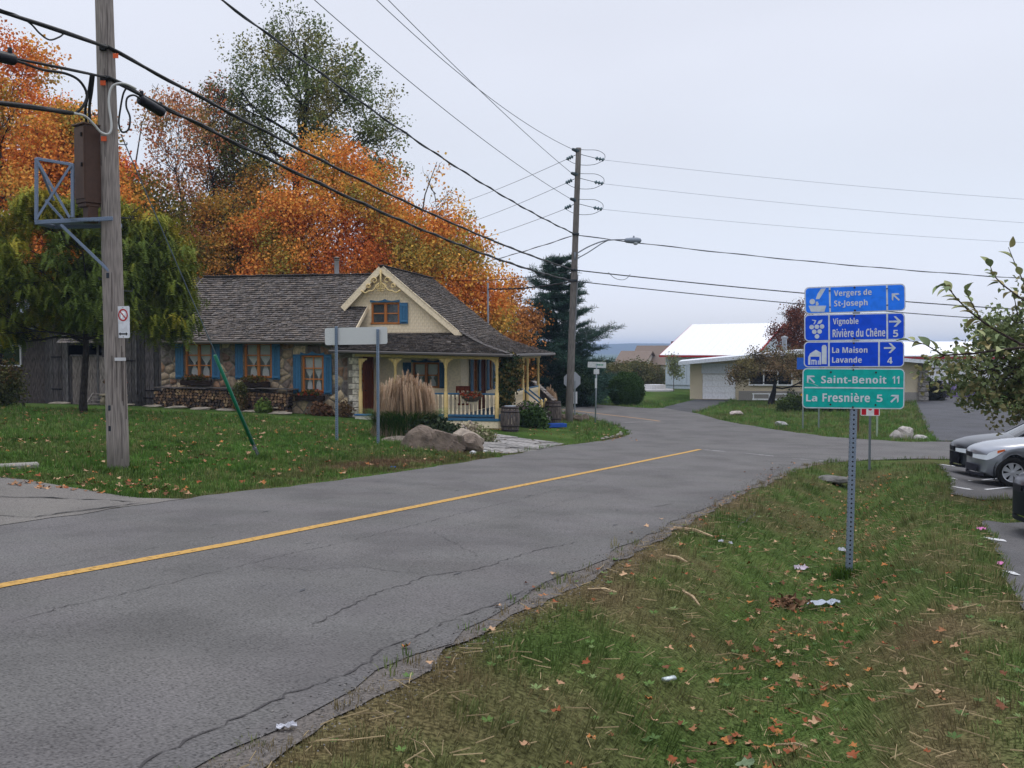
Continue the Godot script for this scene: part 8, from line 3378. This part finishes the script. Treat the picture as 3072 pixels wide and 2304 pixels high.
	for k in 7:
		var a := k * 0.9 + rf(-0.2, 0.2)
		var d := Vector3(cos(a), rf(0.15, 0.5), sin(a)) * rf(0.6, 1.0)
		var sd := Vector3(-sin(a), 0, cos(a)) * 0.2
		wm.col = gray(rf(0.8, 1.2))
		wm.quad(Vector3.ZERO, d * 0.6 + sd, d, d * 0.6 - sd, Vector3.UP)
	var wx := []
	var wc := []
	var sm := MB.new()
	sm.col = gray(1)
	sm.bar(Vector3(-0.5, 0, 0), Vector3(0.5, 0.06, 0.05), 0.02, 0.01, Vector3.UP)
	var sx := []
	var scol := []
	for i in 2600:
		var p := sc(2.4 + 16.0 * pow(rng.randf(), 1.5), rf(-2.6, 2.6))
		if p.y < 2.7 or paved(p.x, p.y): continue
		if i % 5 == 0:
			wx.append(Transform3D(Basis(Vector3.UP, rf(0, TAU)).scaled(Vector3.ONE * rf(0.025, 0.06)), on(p.x, p.y, 0.02)))
			wc.append(tone([lin(92, 118, 62), lin(110, 126, 80), lin(80, 104, 58)][rng.randi() % 3], rf(0.8, 1.2)))
		else:
			sx.append(Transform3D(Basis(Vector3.UP, rf(0, TAU)) * Basis(Vector3.RIGHT, rf(-0.3, 0.3)).scaled(Vector3(rf(0.05, 0.16), 0.25, 0.25)), on(p.x, p.y, rf(0.02, 0.05))))
			scol.append(tone(lin(168, 148, 112), rf(0.6, 1.2)))
	tag(many("weeds", wm.done(), M.leaf, wx, wc), "low broad-leaved weeds scattered through the verge and ditch grass", "weeds", "", "stuff")
	tag(many("dead_straw", sm.done(), M.rubber, sx, scol), "dead straw and grass stalks lying in the verge", "straw", "", "stuff")
	# loose gravel along the broken road edge
	var gm := MB.new()
	gm.col = gray(1)
	gm.lathe([Vector2(0, -0.5), Vector2(0.8, -0.1), Vector2(0.7, 0.4), Vector2(0, 0.6)], 6)
	var gx := []
	var gc := []
	for i in 5200:
		var p := sc(rf(2.0, 25.0), -2.6 + rng.randfn() * 0.13)
		if p.y < 2.7: continue
		var sz := rf(0.003, 0.009)
		gx.append(Transform3D(Basis(rdir(), rf(0, TAU)).scaled(Vector3(sz, sz * 0.7, sz)), on(p.x, p.y, 0.018)))
		gc.append(tone(lin(120, 116, 112), rf(0.4, 1.2)))
	var gv := many("gravel", gm.done(), M.rubber, gx, gc)
	tag(gv, "loose grey gravel along the broken near edge of the road", "gravel", "", "stuff")


func scrap(called: String, label: String, cat: String, at: Vector3, w: float, l: float, c: Color, crumple: float, turn: float) -> void:
	var m := MB.new()
	m.col = c
	var g := []
	for i in 6:
		var row := []
		for j in 6:
			row.append(Vector3((i / 5.0 - 0.5) * w * rf(0.85, 1.0), rf(0.0, crumple) * (1.0 if (i + j) % 2 else 0.35), (j / 5.0 - 0.5) * l * rf(0.85, 1.0)))
		g.append(row)
	for i in 5:
		for j in 5:
			m.quad(g[i][j], g[i + 1][j], g[i + 1][j + 1], g[i][j + 1], Vector3.UP)
	var o := obj(called, m, M.cloth)
	o.position = at
	o.rotation.y = turn
	tag(o, label, cat)


func litter() -> void:
	var white := lin(214, 214, 220)
	scrap("paper_scrap", "crumpled white paper at the near road edge", "litter", on(-1.06, 4.56, 0.02), 0.1, 0.04, white, 0.03, 0.2)
	scrap("paper_scrap", "crumpled white paper in the ditch left of the sign post", "litter", on(3.49, 11.8, 0.05), 0.17, 0.12, lin(220, 206, 216), 0.06, 0.5)
	scrap("plastic_bag", "flattened pale plastic bag among leaves in the ditch before the sign post", "litter", on(3.2, 10.0, 0.05), 0.34, 0.16, lin(206, 212, 222), 0.07, 0.4)
	scrap("paper_scrap", "tiny white scrap behind the sign post in the ditch", "litter", on(4.6, 13.6, 0.06), 0.12, 0.1, white, 0.05, 0.0)
	scrap("pink_scrap", "bright pink scrap on the grass at the far parking bay corner", "litter", on(6.0, 12.5, 0.03), 0.11, 0.08, lin(236, 150, 200), 0.03, 0.4)
	scrap("pink_scrap", "bright pink scrap at the near parking bay edge", "litter", on(4.9, 9.8, 0.03), 0.13, 0.06, lin(236, 150, 200), 0.02, 1.0)
	scrap("white_scrap", "white crumb of litter at the road edge beside the bark strip", "litter", on(2.42, 11.3, 0.03), 0.07, 0.06, white, 0.03, 0.0)
	scrap("white_scrap", "second white crumb just right of the bark strip", "litter", on(2.54, 11.35, 0.03), 0.05, 0.05, white, 0.03, 0.6)
	scrap("red_wrapper", "small dull red wrapper by the guy wire anchor", "litter", on(-4.9, 20.3, 0.03), 0.14, 0.1, lin(150, 60, 60), 0.05, 0.3)
	scrap("blue_wrapper", "small blue wrapper on the bare earth by the far road edge", "litter", on(-2.5, 20.6, 0.03), 0.12, 0.08, lin(60, 110, 190), 0.04, 0.3)
	scrap("green_leaf_litter", "broad pale green leaf lying at the bottom of the view", "leaf", on(0.95, 4.75, 0.04), 0.13, 0.07, lin(120, 140, 104), 0.03, 0.3)
	scrap("green_leaf_litter", "broad dull green leaf lying higher in the ditch bottom", "leaf", on(1.35, 5.6, 0.04), 0.12, 0.08, lin(128, 146, 112), 0.03, 0.9)
	var can := MB.new(true)
	can.col = lin(190, 200, 200)
	can.tube([Vector3(-0.05, 0, 0), Vector3(-0.045, 0, 0), Vector3(0.045, 0, 0), Vector3(0.05, 0, 0)], [0.018, 0.025, 0.025, 0.018], 10)
	var o := obj("crushed_can", can, M.metal)
	o.transform = Transform3D(Basis(Vector3.UP, 0.5).scaled(Vector3(1, 0.6, 1)), on(1.05, 6.5, 0.04))
	tag(o, "small pale crushed can lying in the near ditch grass", "litter")
	for q in [[1.97, 11.9, 2.36, 11.5, 0.016, "long pale bark strip at the road edge"], [1.5, 8.62, 1.62, 8.4, 0.012, "short pale stick lying on the ditch slope"], [0.62, 8.0, 0.86, 8.0, 0.01, "thin broken twig on the verge left of the short stick"], [1.6, 5.9, 1.72, 5.6, 0.007, "straw-thin twig among leaves in the near ditch"], [1.56, 9.9, 1.75, 9.75, 0.012, "small pale chip of wood on the verge"]]:
		var m := MB.new()
		m.col = lin(196, 170, 134)
		m.tube([on(q[0], q[1], 0.03), on((q[0] + q[2]) / 2 + 0.02, (q[1] + q[3]) / 2, 0.045), on(q[2], q[3], 0.03)], [q[4], q[4] * 1.3, q[4] * 0.7], 5)
		tag(obj("stick", m, M.wood_across), q[5], "stick")
	var xs := []
	var cs := []
	var lm := MB.new()
	lm.col = gray(1)
	lm.fan([Vector3(-0.5, 0, 0), Vector3(0, 0.15, 0.35), Vector3(0.5, 0, 0), Vector3(0, 0.2, -0.3)], Vector3.UP)
	for i in 130:
		xs.append(Transform3D(Basis(rdir(), rf(0, TAU)).scaled(Vector3.ONE * rf(0.05, 0.1)), Vector3(rng.randfn() * 0.12, rf(0.0, 0.07), rng.randfn() * 0.1)))
		cs.append(tone(lin(136, 104, 80), rf(0.6, 1.3)))
	var h := many("leaf_heap", lm.done(), M.dry_leaf, xs, cs)
	h.position = on(2.76, 9.86, 0.02)
	tag(h, "small heap of dead brown leaves in the ditch beside the plastic bag", "leaf heap", "", "stuff")
